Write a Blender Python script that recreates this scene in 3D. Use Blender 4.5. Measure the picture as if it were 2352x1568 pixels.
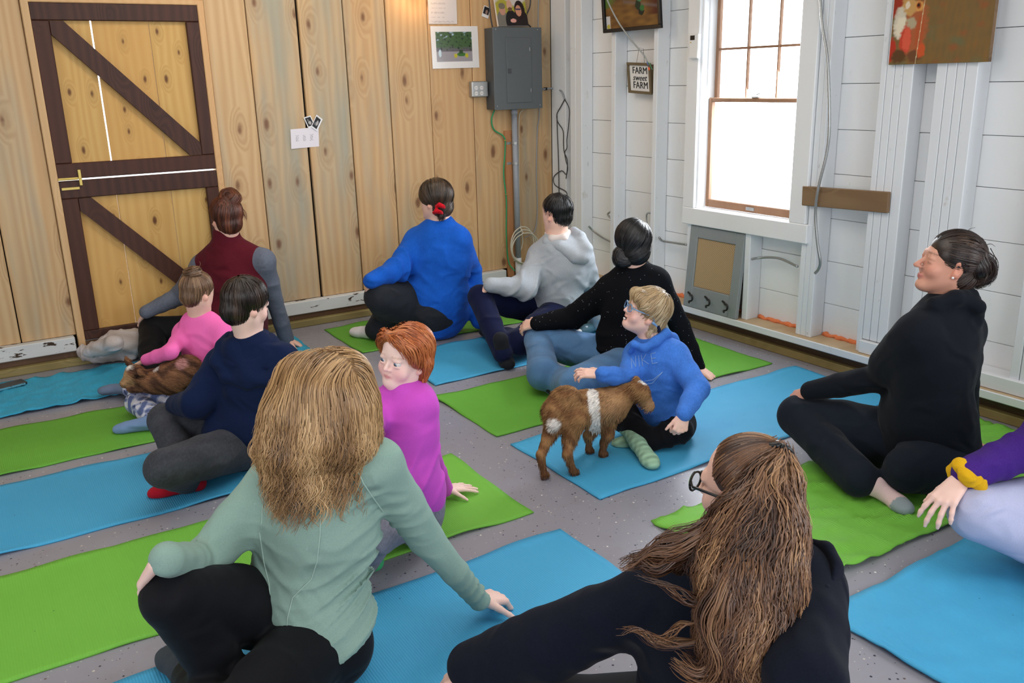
import bpy, math, random
import numpy as np
from mathutils import Vector, Matrix
for o in list(bpy.data.objects): bpy.data.objects.remove(o)
SC = bpy.context.scene; COL = SC.collection
random.seed(7); RNG = np.random.default_rng(7)
# ---------------------------------------------------------------- camera (19 mm lens, 1.49 m up)
F, CX, CY, H = 2020., 1176., 784., 1.49
R = np.array([[0.84450514, -0.1726984, 0.50693819], [-0.53497837, -0.22841287, 0.81340378], [-0.02468232, -0.95812464, -0.28528575]])
cam = bpy.data.objects.new('camera', bpy.data.cameras.new('camera')); COL.objects.link(cam)
cam.data.sensor_width = 36; cam.data.lens = 36 * F / 2352; cam.data.clip_start = 0.05
cam.matrix_world = Matrix(((R[0,0], -R[0,1], -R[0,2], 0), (R[1,0], -R[1,1], -R[1,2], 0), (R[2,0], -R[2,1], -R[2,2], H), (0, 0, 0, 1)))
SC.camera = cam
# ---------------------------------------------------------------- sky, lights, exposure
SC.view_settings.view_transform = 'Standard'; SC.view_settings.look = 'None'
SC.view_settings.exposure = 0.32; SC.view_settings.gamma = 1; SC.view_settings.use_curve_mapping = False
W = bpy.data.worlds.new('sky'); SC.world = W; W.use_nodes = True
W.node_tree.nodes['Background'].inputs[0].default_value = (0.86, 0.93, 1.0, 1)
W.node_tree.nodes['Background'].inputs[1].default_value = 4.5
def area(name, loc, target, sx, sy, power, col):
    l = bpy.data.lights.new(name, 'AREA'); l.shape = 'RECTANGLE'; l.size = sx; l.size_y = sy; l.energy = power; l.color = col
    o = bpy.data.objects.new(name, l); COL.objects.link(o); o.location = loc
    o.rotation_euler = (Vector(target) - Vector(loc)).to_track_quat('-Z', 'Y').to_euler(); return o
area('daylight_barn_opening', (0.4, -2.4, 1.55), (1.6, 3.0, 0.5), 3.2, 2.2, 95, (0.92, 0.96, 1.0))
area('daylight_side_window', (3.55, -0.6, 1.5), (0.5, 2.2, 0.3), 1.0, 1.3, 30, (0.90, 0.95, 1.0))
area('daylight_left_opening', (-3.0, 1.6, 1.5), (3.6, 3.2, 1.0), 2.2, 1.6, 38, (0.95, 0.97, 1.0))  # added fill from the left to brighten the white wall
area('ceiling_lamp_panel', (1.2, 2.3, 2.66), (1.2, 2.3, 0), 2.4, 2.4, 30, (1.0, 0.96, 0.90))  # added soft overhead fill, stands for no actual fixture
area('ceiling_lamp_rear', (1.7, 4.3, 2.66), (1.9, 5.2, 0.8), 1.6, 0.5, 14, (1.0, 0.90, 0.76))  # added warm fill towards the plank wall, no fixture there
area('daylight_window', (3.87, 3.47, 1.33), (1.5, 3.0, 0.2), 0.62, 1.1, 26, (0.92, 0.96, 1.0))
# ---------------------------------------------------------------- places from the survey of the room
def _ray(px, py): return R @ np.array([(px - CX) / F, (py - CY) / F, 1.])
def PF(px, py, z=0.):  r = _ray(px, py); t = (z - H) / r[2]; return np.array([r[0]*t, r[1]*t, z])
def PX(px, py, x):     r = _ray(px, py); t = x / r[0]; return np.array([x, r[1]*t, H + r[2]*t])
def PY(px, py, y):     r = _ray(px, py); t = y / r[1]; return np.array([r[0]*t, y, H + r[2]*t])
def PD(px, py, d):     r = _ray(px, py); return np.array([r[0]*d, r[1]*d, H + r[2]*d])
# ---------------------------------------------------------------- materials
MATS = {}
class NT:
    def __init__(s, name):
        s.m = bpy.data.materials.new(name); s.m.use_nodes = True; s.t = s.m.node_tree; s.b = s.t.nodes['Principled BSDF']; MATS[name] = s.m
    def n(s, t, **k):
        o = s.t.nodes.new(t)
        for a, v in k.items(): setattr(o, a, v)
        return o
    def l(s, a, b): s.t.links.new(a, b)
    def set(s, i, v):
        if hasattr(v, 'links') or isinstance(v, bpy.types.NodeSocket): s.l(v, i)
        else: i.default_value = v
    def coord(s, sc=(1,1,1), rnd=0., space='Object'):
        tc = s.n('ShaderNodeTexCoord'); m = s.n('ShaderNodeMapping'); s.l(tc.outputs[space], m.inputs[0]); m.inputs['Scale'].default_value = sc
        if rnd:
            oi = s.n('ShaderNodeObjectInfo'); mu = s.n('ShaderNodeMath', operation='MULTIPLY'); s.l(oi.outputs['Random'], mu.inputs[0]); mu.inputs[1].default_value = rnd
            cb = s.n('ShaderNodeCombineXYZ'); [s.l(mu.outputs[0], cb.inputs[i]) for i in range(3)]; s.l(cb.outputs[0], m.inputs['Location'])
        return m.outputs[0]
    def noise(s, vec, scale, detail=4, rough=.55, dist=0.):
        n = s.n('ShaderNodeTexNoise'); s.l(vec, n.inputs['Vector']); n.inputs['Scale'].default_value = scale; n.inputs['Detail'].default_value = detail; n.inputs['Roughness'].default_value = rough; n.inputs['Distortion'].default_value = dist
        return n.outputs['Fac']
    def vor(s, vec, scale, feature='F1'):
        n = s.n('ShaderNodeTexVoronoi', feature=feature); s.l(vec, n.inputs['Vector']); n.inputs['Scale'].default_value = scale; return n
    def ramp(s, fac, stops, interp='LINEAR'):
        r = s.n('ShaderNodeValToRGB'); r.color_ramp.interpolation = interp; e = r.color_ramp.elements
        while len(e) < len(stops): e.new(.5)
        for i, (p, c) in enumerate(stops):
            e[i].position = p; e[i].color = (c, c, c, 1) if isinstance(c, (int, float)) else (*c, 1)
        s.l(fac, r.inputs[0]); return r.outputs[0]
    def mix(s, fac, a, b, mode='MIX'):
        m = s.n('ShaderNodeMix', data_type='RGBA', blend_type=mode)
        s.set(m.inputs[0], fac)
        for i, v in ((6, a), (7, b)):
            if isinstance(v, tuple): v = (*v, 1) if len(v) == 3 else v
            s.set(m.inputs[i], v)
        return m.outputs[2]
    def math(s, op, a, b=0., c=0.):
        m = s.n('ShaderNodeMath', operation=op); s.set(m.inputs[0], a); s.set(m.inputs[1], b); s.set(m.inputs[2], c); return m.outputs[0]
    def bump(s, h, strength=.3, dist=.01):
        b = s.n('ShaderNodeBump'); b.inputs['Strength'].default_value = strength; b.inputs['Distance'].default_value = dist; s.l(h, b.inputs['Height']); s.l(b.outputs[0], s.b.inputs['Normal'])
    def fin(s, col, rough=.6, spec=.3, metal=0., sheen=0.):
        if isinstance(col, tuple): col = (*col[:3], 1)
        s.set(s.b.inputs['Base Color'], col); s.set(s.b.inputs['Roughness'], rough)
        s.b.inputs['Specular IOR Level'].default_value = spec; s.b.inputs['Metallic'].default_value = metal
        if sheen: s.b.inputs['Sheen Weight'].default_value = sheen; s.b.inputs['Sheen Roughness'].default_value = .5
        return s.m
def S(r, g, b):   # sRGB 0-255 to linear
    return tuple((v/255/12.92 if v/255 <= .04045 else ((v/255+.055)/1.055)**2.4) for v in (r, g, b))
def plain(name, c, rough=.5, spec=.4, metal=0., var=.12, sc=30., bump=0.):
    if name in MATS: return MATS[name]
    t = NT(name); v = t.coord(); n = t.noise(v, sc)
    col = t.mix(n, tuple(x*(1-var) for x in c), tuple(min(1, x*(1+var)) for x in c))
    if bump: t.bump(n, bump, .002)
    return t.fin(col, rough, spec, metal)
def pine(name, light, mid, knot, grey=0., rnd=37., axis=2, knots=1., ks=1.9):
    t = NT(name); sc = [1, 1, 1]; sc[axis] = .12
    if axis == 0: sc = [.12, 1, 1]
    v = t.coord(tuple(sc), rnd); sck = [1, .0, .0]; 
    vk = t.coord((1, 1, 1), rnd*1.7); se = t.n('ShaderNodeSeparateXYZ'); t.l(vk, se.inputs[0]); cb = t.n('ShaderNodeCombineXYZ'); a, b_ = (('X', 'Z'), ('X', 'Z'), ('Y', 'Z'))[{2: 0, 0: 1, 1: 2}[axis]]
    t.l(t.math('MULTIPLY', se.outputs[a], 2.7 if axis == 2 else 1.5), cb.inputs[0]); t.l(t.math('MULTIPLY', se.outputs[b_], 1.25 if axis == 2 else 3.), cb.inputs[1])
    vo = t.n('ShaderNodeTexVoronoi', voronoi_dimensions='2D'); t.l(cb.outputs[0], vo.inputs['Vector']); vo.inputs['Scale'].default_value = ks; vo.inputs['Randomness'].default_value = .85; vc = t.n('ShaderNodeSeparateColor'); t.l(vo.outputs['Color'], vc.inputs[0])
    wob = t.noise(t.coord((1, 1, 1), rnd), 9., 3); d = t.math('ADD', t.math('ADD', vo.outputs['Distance'], t.math('MULTIPLY', t.math('SUBTRACT', wob, .5), .16)), t.ramp(vc.outputs[0], [(.38, 1.), (.42, 0.)])); d = t.math('ADD', d, t.math('MULTIPLY', vc.outputs[1], .05))
    knotm = t.ramp(d, [(0., 1.), (.055, .9), (.085, .55), (.12, 0.)])
    halo = t.ramp(d, [(0., 1.), (.36, 0.)])
    g = t.n('ShaderNodeTexWave', wave_type='BANDS', bands_direction='X'); 
    t.l(v, g.inputs['Vector']); g.inputs['Scale'].default_value = 6.5; g.inputs['Distortion'].default_value = 11.; g.inputs['Detail'].default_value = 2.5; g.inputs['Detail Scale'].default_value = .8
    ph = t.math('MULTIPLY', halo, 22.); t.l(ph, g.inputs['Phase Offset'])
    fine = t.noise(t.coord({2: (26, 26, .9), 0: (.9, 26, 26), 1: (26, .9, 26)}[axis], rnd), 6., 3)
    col = t.mix(t.math('MULTIPLY', g.outputs['Fac'], .55), light, mid)
    col = t.mix(t.math('MULTIPLY', fine, .35), col, mid)
    big = t.noise(v, 1.6, 2); oi = t.n('ShaderNodeObjectInfo')
    col = t.mix(t.ramp(t.math('ADD', t.math('MULTIPLY', oi.outputs['Random'], .5), t.math('MULTIPLY', big, .5)), [(.3, 0.), (.75, .55)]), col, tuple(x*y for x, y in zip(light, (.93, .74, .58))))
    if grey:
        gm = t.ramp(t.noise(v, 3.4, 4, .6), [(.50, 0.), (.68, grey)]); col = t.mix(gm, col, (.30, .32, .27))
    col = t.mix(t.math('MULTIPLY', halo, .35*knots), col, tuple(x*.62 for x in mid))
    col = t.mix(t.math('MULTIPLY', knotm, .85*knots), col, knot)
    t.bump(fine, .12, .002)
    return t.fin(col, .55, .35)
def dirty_white(name, base=(.78, .80, .84), dirt=(.42, .36, .28), amount=.5, rnd=11., scale=1.):
    t = NT(name); v = t.coord((1, 1, .5), rnd); n1 = t.noise(v, 2.5*scale, 5, .6); n2 = t.noise(v, 26*scale, 3, .7); n3 = t.noise(v, 70*scale, 2)
    col = t.mix(t.math('MULTIPLY', n1, .5), base, tuple(x*.9 for x in base))
    col = t.mix(t.ramp(n2, [(.66, 0.), (.76, amount)]), col, dirt)
    col = t.mix(t.ramp(n3, [(.73, 0.), (.78, amount*.9)]), col, tuple(x*.25 for x in dirt))
    t.bump(t.math('ADD', n1, t.math('MULTIPLY', n2, .3)), .15, .004)
    return t.fin(col, .45, .35)
# ---------------------------------------------------------------- mesh helpers
def obj(name, me, mat=None, parent=None, smooth=False, loc=None):
    if isinstance(me, tuple):
        m = bpy.data.meshes.new(name); m.from_pydata([tuple(map(float, v)) for v in me[0]], [], me[1]); m.update(); me = m
    o = bpy.data.objects.new(name, me); COL.objects.link(o)
    if mat is not None: me.materials.clear(); me.materials.append(mat)
    if parent is not None: o.parent = parent
    if smooth: me.polygons.foreach_set('use_smooth', [True]*len(me.polygons))
    if loc is not None: o.location = loc
    return o
def recenter(o):   # put the origin at the base centre of the mesh
    me = o.data; n = len(me.vertices); a = np.empty(n*3); me.vertices.foreach_get('co', a); a = a.reshape(-1, 3)
    c = (a.min(0)+a.max(0))/2; c[2] = a[:, 2].min(); a -= c; me.vertices.foreach_set('co', a.ravel()); o.location = Vector(c) + o.location; me.update(); return o
def thing(name, label, cat, loc=(0,0,0), group=None):
    o = bpy.data.objects.new(name, None); COL.objects.link(o); o.empty_display_size = .05; o.location = loc; return tag(o, label, cat, group)
def tag(o, label, cat, group=None):
    o['label'] = label; o['category'] = cat
    if group: o['group'] = group
    return o
def adopt(root, *kids):   # parent built-in-place meshes to an Empty standing at the thing's base
    for k in kids: k.parent = root; k.matrix_parent_inverse = Matrix.Translation(-Vector(root.location))
def structure(o): o['kind'] = 'structure'; return o
class MB:
    def __init__(s): s.v = []; s.f = []
    def add(s, v, f): n = len(s.v); s.v += [tuple(map(float, p)) for p in v]; s.f += [tuple(i+n for i in q) for q in f]; return s
    def frame(s, o, ax, ay, az, b=0.004):   # bevelled box from corner-centre o and full edge vectors
        o, ax, ay, az = map(lambda q: np.array(q, float), (o, ax, ay, az)); hs = [np.linalg.norm(a)/2 for a in (ax, ay, az)]; u = [a/np.linalg.norm(a) for a in (ax, ay, az)]
        b = min(b, min(hs)*.45); V = []; F_ = []; idx = {}
        for sx in (-1, 1):
            for sy in (-1, 1):
                for sz in (-1, 1):
                    for k in range(3):
                        e = [sx*(hs[0]-(b if k != 0 else 0)), sy*(hs[1]-(b if k != 1 else 0)), sz*(hs[2]-(b if k != 2 else 0))]
                        idx[(sx, sy, sz, k)] = len(V); V.append(o + u[0]*e[0] + u[1]*e[1] + u[2]*e[2])
                    F_.append([idx[(sx, sy, sz, k)] for k in range(3)])
        for k in range(3):
            i, j = [q for q in range(3) if q != k]
            for sk in (-1, 1):
                q = []
                for (a, c) in ((-1, -1), (1, -1), (1, 1), (-1, 1)):
                    t = [0]*3; t[k] = sk; t[i] = a; t[j] = c; q.append(idx[(*t, k)])
                F_.append(q)
            for a in (-1, 1):       # edges along axis k
                for c in (-1, 1):
                    t0 = [0]*3; t0[k] = -1; t0[i] = a; t0[j] = c; t1 = list(t0); t1[k] = 1
                    F_.append([idx[(*t0, i)], idx[(*t1, i)], idx[(*t1, j)], idx[(*t0, j)]])
        return s.add(V, F_)
    def box(s, lo, hi, b=0.004):
        lo, hi = np.array(lo, float), np.array(hi, float); c = (lo+hi)/2; d = np.abs(hi-lo)
        return s.frame(c, (d[0], 0, 0), (0, d[1], 0), (0, 0, d[2]), b)
    def bar(s, a, b_, w, t, up, bev=.003):  # board from a to b, width w across, thickness t along up
        a, b_, up = np.array(a, float), np.array(b_, float), np.array(up, float); ax = b_-a; n = up/np.linalg.norm(up); side = np.cross(ax, n); side /= np.linalg.norm(side)
        return s.frame((a+b_)/2, ax, side*w, n*t, bev)
    def tube(s, pts, r, seg=8, cap=True):
        P = np.array([np.array(p, float) for p in pts]); n = len(P); rr = r if hasattr(r, '__len__') else [r]*n; V = []; F_ = []
        T = np.gradient(P, axis=0); T /= np.linalg.norm(T, axis=1)[:, None]+1e-9; u = np.cross(T[0], (0, 0, 1) if abs(T[0][2]) < .9 else (1, 0, 0)); u /= np.linalg.norm(u)
        for i in range(n):
            u = u - T[i]*np.dot(u, T[i]); u /= np.linalg.norm(u)+1e-9; w = np.cross(T[i], u)
            for k in range(seg):
                a = 2*math.pi*k/seg; V.append(P[i] + (u*math.cos(a) + w*math.sin(a))*rr[i])
        for i in range(n-1):
            for k in range(seg): F_.append((i*seg+k, i*seg+(k+1) % seg, (i+1)*seg+(k+1) % seg, (i+1)*seg+k))
        if cap: F_ += [tuple(range(seg))[::-1], tuple((n-1)*seg+k for k in range(seg))]
        return s.add(V, F_)
    def lathe(s, o, axis, prof, seg=16):
        axis = np.array(axis, float); axis /= np.linalg.norm(axis); return s.tube([np.array(o)+axis*h for h, r in prof], [r for h, r in prof], seg)
    def build(s, name, mat, parent=None, smooth=False): return obj(name, (s.v, s.f), mat, parent, smooth)
def spline(pts, n=24):   # Catmull-Rom through points
    P = np.array([np.array(p, float) for p in pts]); P = np.vstack([2*P[0]-P[1], P, 2*P[-1]-P[-2]]); out = []
    m = len(P)-3; per = max(2, n//m)
    for i in range(m):
        for k in range(per):
            t = k/per; a, b, c, d = P[i:i+4]
            out.append(.5*((2*b)+(-a+c)*t+(2*a-5*b+4*c-d)*t*t+(-a+3*b-3*c+d)*t**3))
    out.append(P[-2]); return np.array(out)
def colattr(me, cols):
    a = me.color_attributes.new('tint', 'FLOAT_COLOR', 'POINT'); c = np.ones((len(me.vertices), 4), np.float32); c[:, :3] = cols; a.data.foreach_set('color', c.ravel())
def print_mat(name='printed_surface', rough=.5):
    if name in MATS: return MATS[name]
    t = NT(name); a = t.n('ShaderNodeAttribute', attribute_name='tint'); return t.fin(a.outputs['Color'], rough, .3)
def canvas(name, O, U, V, fn, mat, parent, nu=80, nv=60):   # flat printed sheet: fn(u, v) -> rgb, v upward
    u, v = np.meshgrid(np.linspace(0, 1, nu), np.linspace(0, 1, nv)); O, U, V = map(np.array, (O, U, V))
    P = O[None] + u.ravel()[:, None]*U[None] + v.ravel()[:, None]*V[None]
    f = [(j*nu+i, j*nu+i+1, (j+1)*nu+i+1, (j+1)*nu+i) for j in range(nv-1) for i in range(nu-1)]
    o = obj(name, (P, f), mat, parent); colattr(o.data, fn(u.ravel(), v.ravel())); return o
def vnoise(x, y, f, seed=0):
    r = np.zeros_like(x)
    for k in range(6):
        a = (seed*1.7+k*2.399); r += np.sin(x*f*(1+.35*k)*math.cos(a)*6.28 + y*f*(1+.35*k)*math.sin(a)*6.28 + k*1.9 + seed + 1.3*np.sin(y*f*3.1+k) )
    return r/6
# ================================================================ materials of the room
pine('pine_board', S(208,176,134), S(182,142,98), S(104,62,40), grey=.75)
pine('pine_door_board', S(208,172,108), S(186,142,74), S(92,50,24), knots=1.15, ks=3.3)
pine('pine_casing', S(214,180,136), S(196,156,112), S(150,100,66), knots=0)
pine('dark_stained_wood', S(78,46,36), S(38,22,20), S(14,9,8), knots=.4)
pine('aged_board_brown', S(142,116,88), S(112,86,62), S(52,36,26), axis=1)
pine('treated_lumber', S(150,138,92), S(116,104,62), S(90,76,44), axis=0, knots=0)
pine('brown_skirting_board', S(104,78,58), S(78,56,42), S(40,28,22), axis=0, knots=0)
pine('bare_sill_wood', S(206,184,152), S(180,152,116), S(120,90,60), axis=0, knots=0)
pine('cedar_batten', S(186,134,92), S(164,112,72), S(110,70,44), knots=0)
pine('varnished_sash', S(150,118,94), S(122,90,68), S(90,60,38), knots=0)
dirty_white('white_painted_board', S(236,237,239), amount=.12, scale=.5)
dirty_white('white_painted_stud', S(230,233,238), amount=.4, scale=.6)
dirty_white('chipped_white_paint', S(214,216,218), (.10, .07, .05), amount=1.)
t = NT('flaking_white_paint'); v = t.coord((.35, 1, 1), 5.); n = t.noise(v, 26., 4, .7, .4); t.bump(n, .3, .004); t.fin(t.mix(t.ramp(n, [(.60, 0.), (.625, 1.)]), t.mix(t.noise(v, 6.), S(220,222,224), S(196,196,194)), S(66,50,38)), .6, .2)
dirty_white('white_window_casing', S(236,237,239), amount=.06)
M = MATS
t = NT('epoxy_floor'); v = t.coord()
vo = t.vor(v, 62.); chips = t.ramp(vo.outputs['Distance'], [(0., 1.), (.20, 1.), (.24, 0.)])
sp = t.n('ShaderNodeSeparateColor'); t.l(vo.outputs['Color'], sp.inputs[0])
has = t.ramp(sp.outputs[0], [(.80, 0.), (.81, 1.)], 'CONSTANT'); tone = t.ramp(sp.outputs[1], [(0., S(40,42,58)), (.4, S(196,190,180)), (.72, S(96,84,80)), (.86, S(225,220,214))], 'CONSTANT')
vo2 = t.vor(v, 110.); sp2 = t.n('ShaderNodeSeparateColor'); t.l(vo2.outputs['Color'], sp2.inputs[0])
m2 = t.math('MULTIPLY', t.ramp(vo2.outputs['Distance'], [(0., 1.), (.2, 1.), (.25, 0.)]), t.ramp(sp2.outputs[0], [(.87, 0.), (.88, 1.)], 'CONSTANT'))
base = t.mix(t.noise(v, 1.3, 3), S(132,132,142), S(150,148,158)); base = t.mix(t.ramp(t.noise(v, 3.5, 5, .7), [(.55, 0.), (.75, .3)]), base, S(120,108,100))
c = t.mix(t.math('MULTIPLY', chips, has), base, tone); c = t.mix(m2, c, t.ramp(sp2.outputs[1], [(0., S(60,60,78)), (.5, S(186,184,182))], 'CONSTANT'))
t.bump(t.noise(v, 40., 2), .06, .002); t.fin(c, t.ramp(t.noise(v, 2.), [(.3, .28), (.7, .42)]), .45)
plain('conduit_grey', S(150,155,164), .45); plain('panel_grey', S(92,98,102), .38, .5, var=.04); plain('panel_grey_dark', S(70,74,78), .4)
plain('galvanised_steel', S(170,172,172), .35, .5, .7, var=.2); plain('copper_green_wire', S(46,150,98), .5); plain('black_wire', S(62,62,66), .5)
plain('white_cable', S(206,200,184), .5); plain('black_plastic', S(22,22,24), .35); plain('white_plastic', S(232,232,232), .4, var=.02)
plain('brass', S(214,190,110), .3, .5, .8); plain('black_iron', S(34,32,32), .45, .5, .3); plain('orange_foam', S(236,134,88), .9, .1, var=.25, sc=60, bump=.6)
plain('grey_paint_wood', S(140,146,148), .5, var=.08); plain('paper_white', S(226,222,220), .6, .2, var=.02); plain('dark_gap', S(30,26,22), .9, .1)
plain('concrete_outside', S(200,200,196), .9, .1); plain('plain_ceiling', S(205,196,182), .8, .2); plain('plain_wall_paint', S(206,206,206), .8, .2)
# ================================================================ floor, ceiling, far walls
YB, XW = 5.40, 3.70
structure(MB().box((-3.2, -2.6, -.12), (3.86, 5.46, 0), .001).build('floor', M['epoxy_floor']))
structure(MB().box((-3.2, -2.6, 2.72), (3.95, 5.5, 2.80), .001).build('ceiling', M['plain_ceiling']))
structure(MB().box((-3.3, -2.6, 0), (-3.2, 5.5, 2.72), .001).build('wall_left', M['plain_wall_paint']))
structure(MB().box((-3.2, -2.7, 0), (3.9, -2.6, 2.72), .001).build('wall_front', M['plain_wall_paint']))
tag(structure(MB().box((-30, -30, -.45), (60, 60, -.40), .001).build('ground', M['concrete_outside'])), 'pale bright ground outside the window and behind the door gaps', 'ground')
# ================================================================ wall_back: pine planks on sheathing
DX0, DX1, DZ0, DZ1 = .486, 1.335, .125, 1.93
m = MB(); m.box((-3.2, YB+.022, 0), (DX0-.03, YB+.06, 2.72), .001); m.box((DX1+.03, YB+.022, 0), (3.86, YB+.06, 2.72), .001); m.box((DX0-.03, YB+.022, DZ1+.03), (DX1+.03, YB+.06, 2.72), .001)
wb = structure(m.build('wall_back', M['dark_gap']))
def plank(x0, x1, z0, z1, jit=0.):
    o = MB().box((x0, YB-.001-jit, z0), (x1, YB+.0215, z1), .004).build('plank', M['pine_board'], wb); recenter(o)
ed = [-3.2, -2.9, -2.6, -2.3, -2.0, -1.72, -1.43, -1.13, -.84, -.46, -.15, .174, .452]
for i, (a, b) in enumerate(zip(ed[:-1], ed[1:])): plank(a+.003, b-.003, .163, 2.72, [.0, .004, .002][i % 3])
ed = [1.368, 1.607, 1.913, 2.204, 2.486, 2.782, 3.105, 3.43, 3.752]; gp = [.002, .003, .007, .004, .003, .002, .0015, .0015, .001]
for i, (a, b) in enumerate(zip(ed[:-1], ed[1:])): plank(a+gp[i], b-gp[i+1], .163, 2.72, [.003, 0, .004, .001][i % 4])
for a, b in ((.456, .78), (.783, 1.07), (1.073, 1.365)): plank(a, b, DZ1+.032, 2.72)
for a, b in ((-3.2, .435), (1.385, 3.30)):
    structure(recenter(MB().box((a, 5.345, .082), (b, 5.401, .163), .004).build('trim_1' if a < 0 else 'trim_2', M['flaking_white_paint'])))
    structure(recenter(MB().box((a, 5.365, .044), (b, 5.41, .0815), .002).build('trim_3' if a < 0 else 'trim_4', M['brown_skirting_board'])))
structure(recenter(MB().box((-3.2, 5.325, 0), (3.66, 5.41, .0435), .004).build('baseboard_back', M['treated_lumber'])))
# ================================================================ door_1: dark framed dutch door with pine boards
dr = thing('door_1', 'dark-stained framed dutch door with knotty pine boards in the plank wall', 'door', ((DX0+DX1)/2, YB, .12)); structure(dr); del dr['category']
def dpart(name, mb, mat, lab=None):
    o = mb.build(name, M[mat]); recenter(o); adopt(dr, o)
    if lab: o['label'] = lab
    return o
dpart('door_casing', MB().box((DX0-.035, YB-.02, .0), (DX0+.003, YB+.06, DZ1+.03)), 'pine_casing')
dpart('door_casing', MB().box((DX1-.003, YB-.02, .0), (DX1+.033, YB+.06, DZ1+.03)), 'pine_casing')
dpart('door_casing', MB().box((DX0-.035, YB-.019, DZ1+.002), (DX1+.033, YB+.06, DZ1+.03)), 'pine_casing')
bx = [DX0+.004, .774, 1.066, DX1-.004]
for z0, z1 in ((1.03, DZ1-.004), (DZ0, 1.019)):
    for k in range(3):
        g = .0045 if k == 0 and z0 > 1 else .0012
        dpart('door_board', MB().box((bx[k]+(.001 if k == 0 else (.0045 if k == 1 and z0 > 1 else .0012)), YB+.012, z0), (bx[k+1]-g, YB+.032, z1), .002), 'pine_door_board')
FR = lambda lo, hi: MB().box((lo[0], YB-.016, lo[1]), (hi[0], YB+.0115, hi[1]), .004)
dpart('rail', FR((DX0+.002, 1.845), (DX1-.002, DZ1+.003)), 'dark_stained_wood'); dpart('rail', FR((DX0+.002, 1.030), (DX1-.002, 1.113)), 'dark_stained_wood')
dpart('rail', FR((DX0+.002, .925), (DX1-.002, 1.0205)), 'dark_stained_wood'); dpart('rail', FR((DX0+.002, DZ0), (DX1-.002, .178)), 'dark_stained_wood')
for x0, x1 in ((DX0+.002, .572), (1.262, DX1-.002)):
    dpart('stile', FR((x0, 1.114), (x1, 1.844)), 'dark_stained_wood'); dpart('stile', FR((x0, .179), (x1, .924)), 'dark_stained_wood')
for (za, zb) in ((1.842, 1.116), (.922, .196)):
    x0, x1, w = .574, 1.260, .062; V8 = []
    for y in (YB-.0155, YB+.0115): V8 += [(x0, y, za), (x0+w*1.05, y, za), (x1, y, zb+w*1.1), (x1, y, zb), (x1-w*1.05, y, zb), (x0, y, za-w*1.1)]
    m = MB(); m.add(V8, [(0, 1, 2, 3, 4, 5)[::-1], (6, 7, 8, 9, 10, 11)]+[(i, (i+1) % 6, (i+1) % 6+6, i+6) for i in range(6)]); dpart('brace', m, 'dark_stained_wood')
dpart('latch_plate', MB().box((.488, YB-.022, 1.024), (.588, YB-.016, 1.038), .001), 'brass', 'brass latch plate'); dpart('latch_plate', MB().box((.498, YB-.022, .972), (.588, YB-.016, .986), .001), 'brass', 'brass latch plate')
dpart('bolt', MB().box((.59, YB-.026, .992), (.606, YB-.016, 1.078), .002).tube([(.49, YB-.026, 1.031), (.60, YB-.026, 1.031)], .003), 'brass', 'brass sliding bolt')
structure(recenter(MB().box((DX0-.03, 5.39, 0), (DX1+.03, 5.47, .12)).build('trim_5', M['brown_skirting_board'])))
# ================================================================ wall_right: shiplap, studs, sill
XB = 3.80
OY0, OY1, OZ0, OZ1 = 3.13, 3.84, .735, 1.93      # window opening
m = MB(); m.box((XB+.02, -2.6, 0), (XB+.05, OY0, 2.72), .001); m.box((XB+.02, OY1, 0), (XB+.05, 5.5, 2.72), .001); m.box((XB+.02, OY0, 0), (XB+.05, OY1, OZ0), .001); m.box((XB+.02, OY0, OZ1), (XB+.05, OY1, 2.72), .001)
wr = structure(m.build('wall_right', M['dark_gap']))
zs = [.10, .316, .54, .763, .99, 1.21, 1.43, 1.646, 1.858, 2.08, 2.3, 2.52, 2.72]
def rpart(name, lo, hi, mat, b=.003): o = MB().box(lo, hi, b).build(name, M[mat], wr); return recenter(o)
for k, (a, b) in enumerate(zip(zs[:-1], zs[1:])):
    e = .0012; j = .002*(k % 2)
    if a < .5 or a > OZ1: segs = [(-2.6, .9), (.902, 5.42)]
    else: segs = [(-2.6, .9), (.902, OY0-.001), (OY1+.001, 5.42)]
    for y0, y1 in segs: rpart('shiplap_board', (XB-j, y0, a+e), (XB+.0195, y1, b-e), 'white_painted_board', .0015)
rpart('shiplap_board', (XB, OY0, .5412), (XB+.0195, OY1, .734), 'white_painted_board', .0015)
def stud(y0, y1, z0=.14, z1=2.72, x0=XW, mat='white_painted_stud'): return rpart('stud', (x0, y0, z0), (XB-.0035, y1, z1), mat, .003)
rpart('stud', (XW+.052, 5.225, .14), (XB-.004, 5.3985, 2.72), 'white_painted_stud')          # corner board
stud(5.035, 5.098); stud(4.968, 5.033); stud(4.607, 4.648); stud(4.205, 4.243)
stud(2.985, 3.018, .14, 2.72); stud(2.952, 2.984)
stud(2.640, 2.670); stud(2.598, 2.638, .21); stud(2.556, 2.596, .21); stud(2.503, 2.554, .21)
stud(2.345, 2.392, .21); stud(2.30, 2.343, .21); stud(2.26, 2.298, .21); stud(2.205, 2.258, .21)
stud(1.86, 1.90); stud(1.815, 1.857); stud(1.42, 1.46); stud(.98, 1.02); stud(.5, .54)
stud(3.40, 3.44, .14, OZ0-.09); stud(3.872, 3.905, .14, OZ0-.09); stud(3.019, 3.05, .14, OZ0-.09)
for y0, y1 in ((2.10, 2.64), (1.0, 2.09)): rpart('floor_plate', (XW-.02, y0, .142), (XB-.004, y1, .206), 'white_painted_stud')
structure(recenter(MB().box((XW-.045, -2.6, .100), (XB+.02, 5.34, .1395), .004).build('trim_6', M['white_painted_stud'])))
o = structure(recenter(MB().box((XW-.040, -2.6, .1393), (XB, 5.33, .1408), .0005).build('trim_7', M['bare_sill_wood'])))
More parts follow.
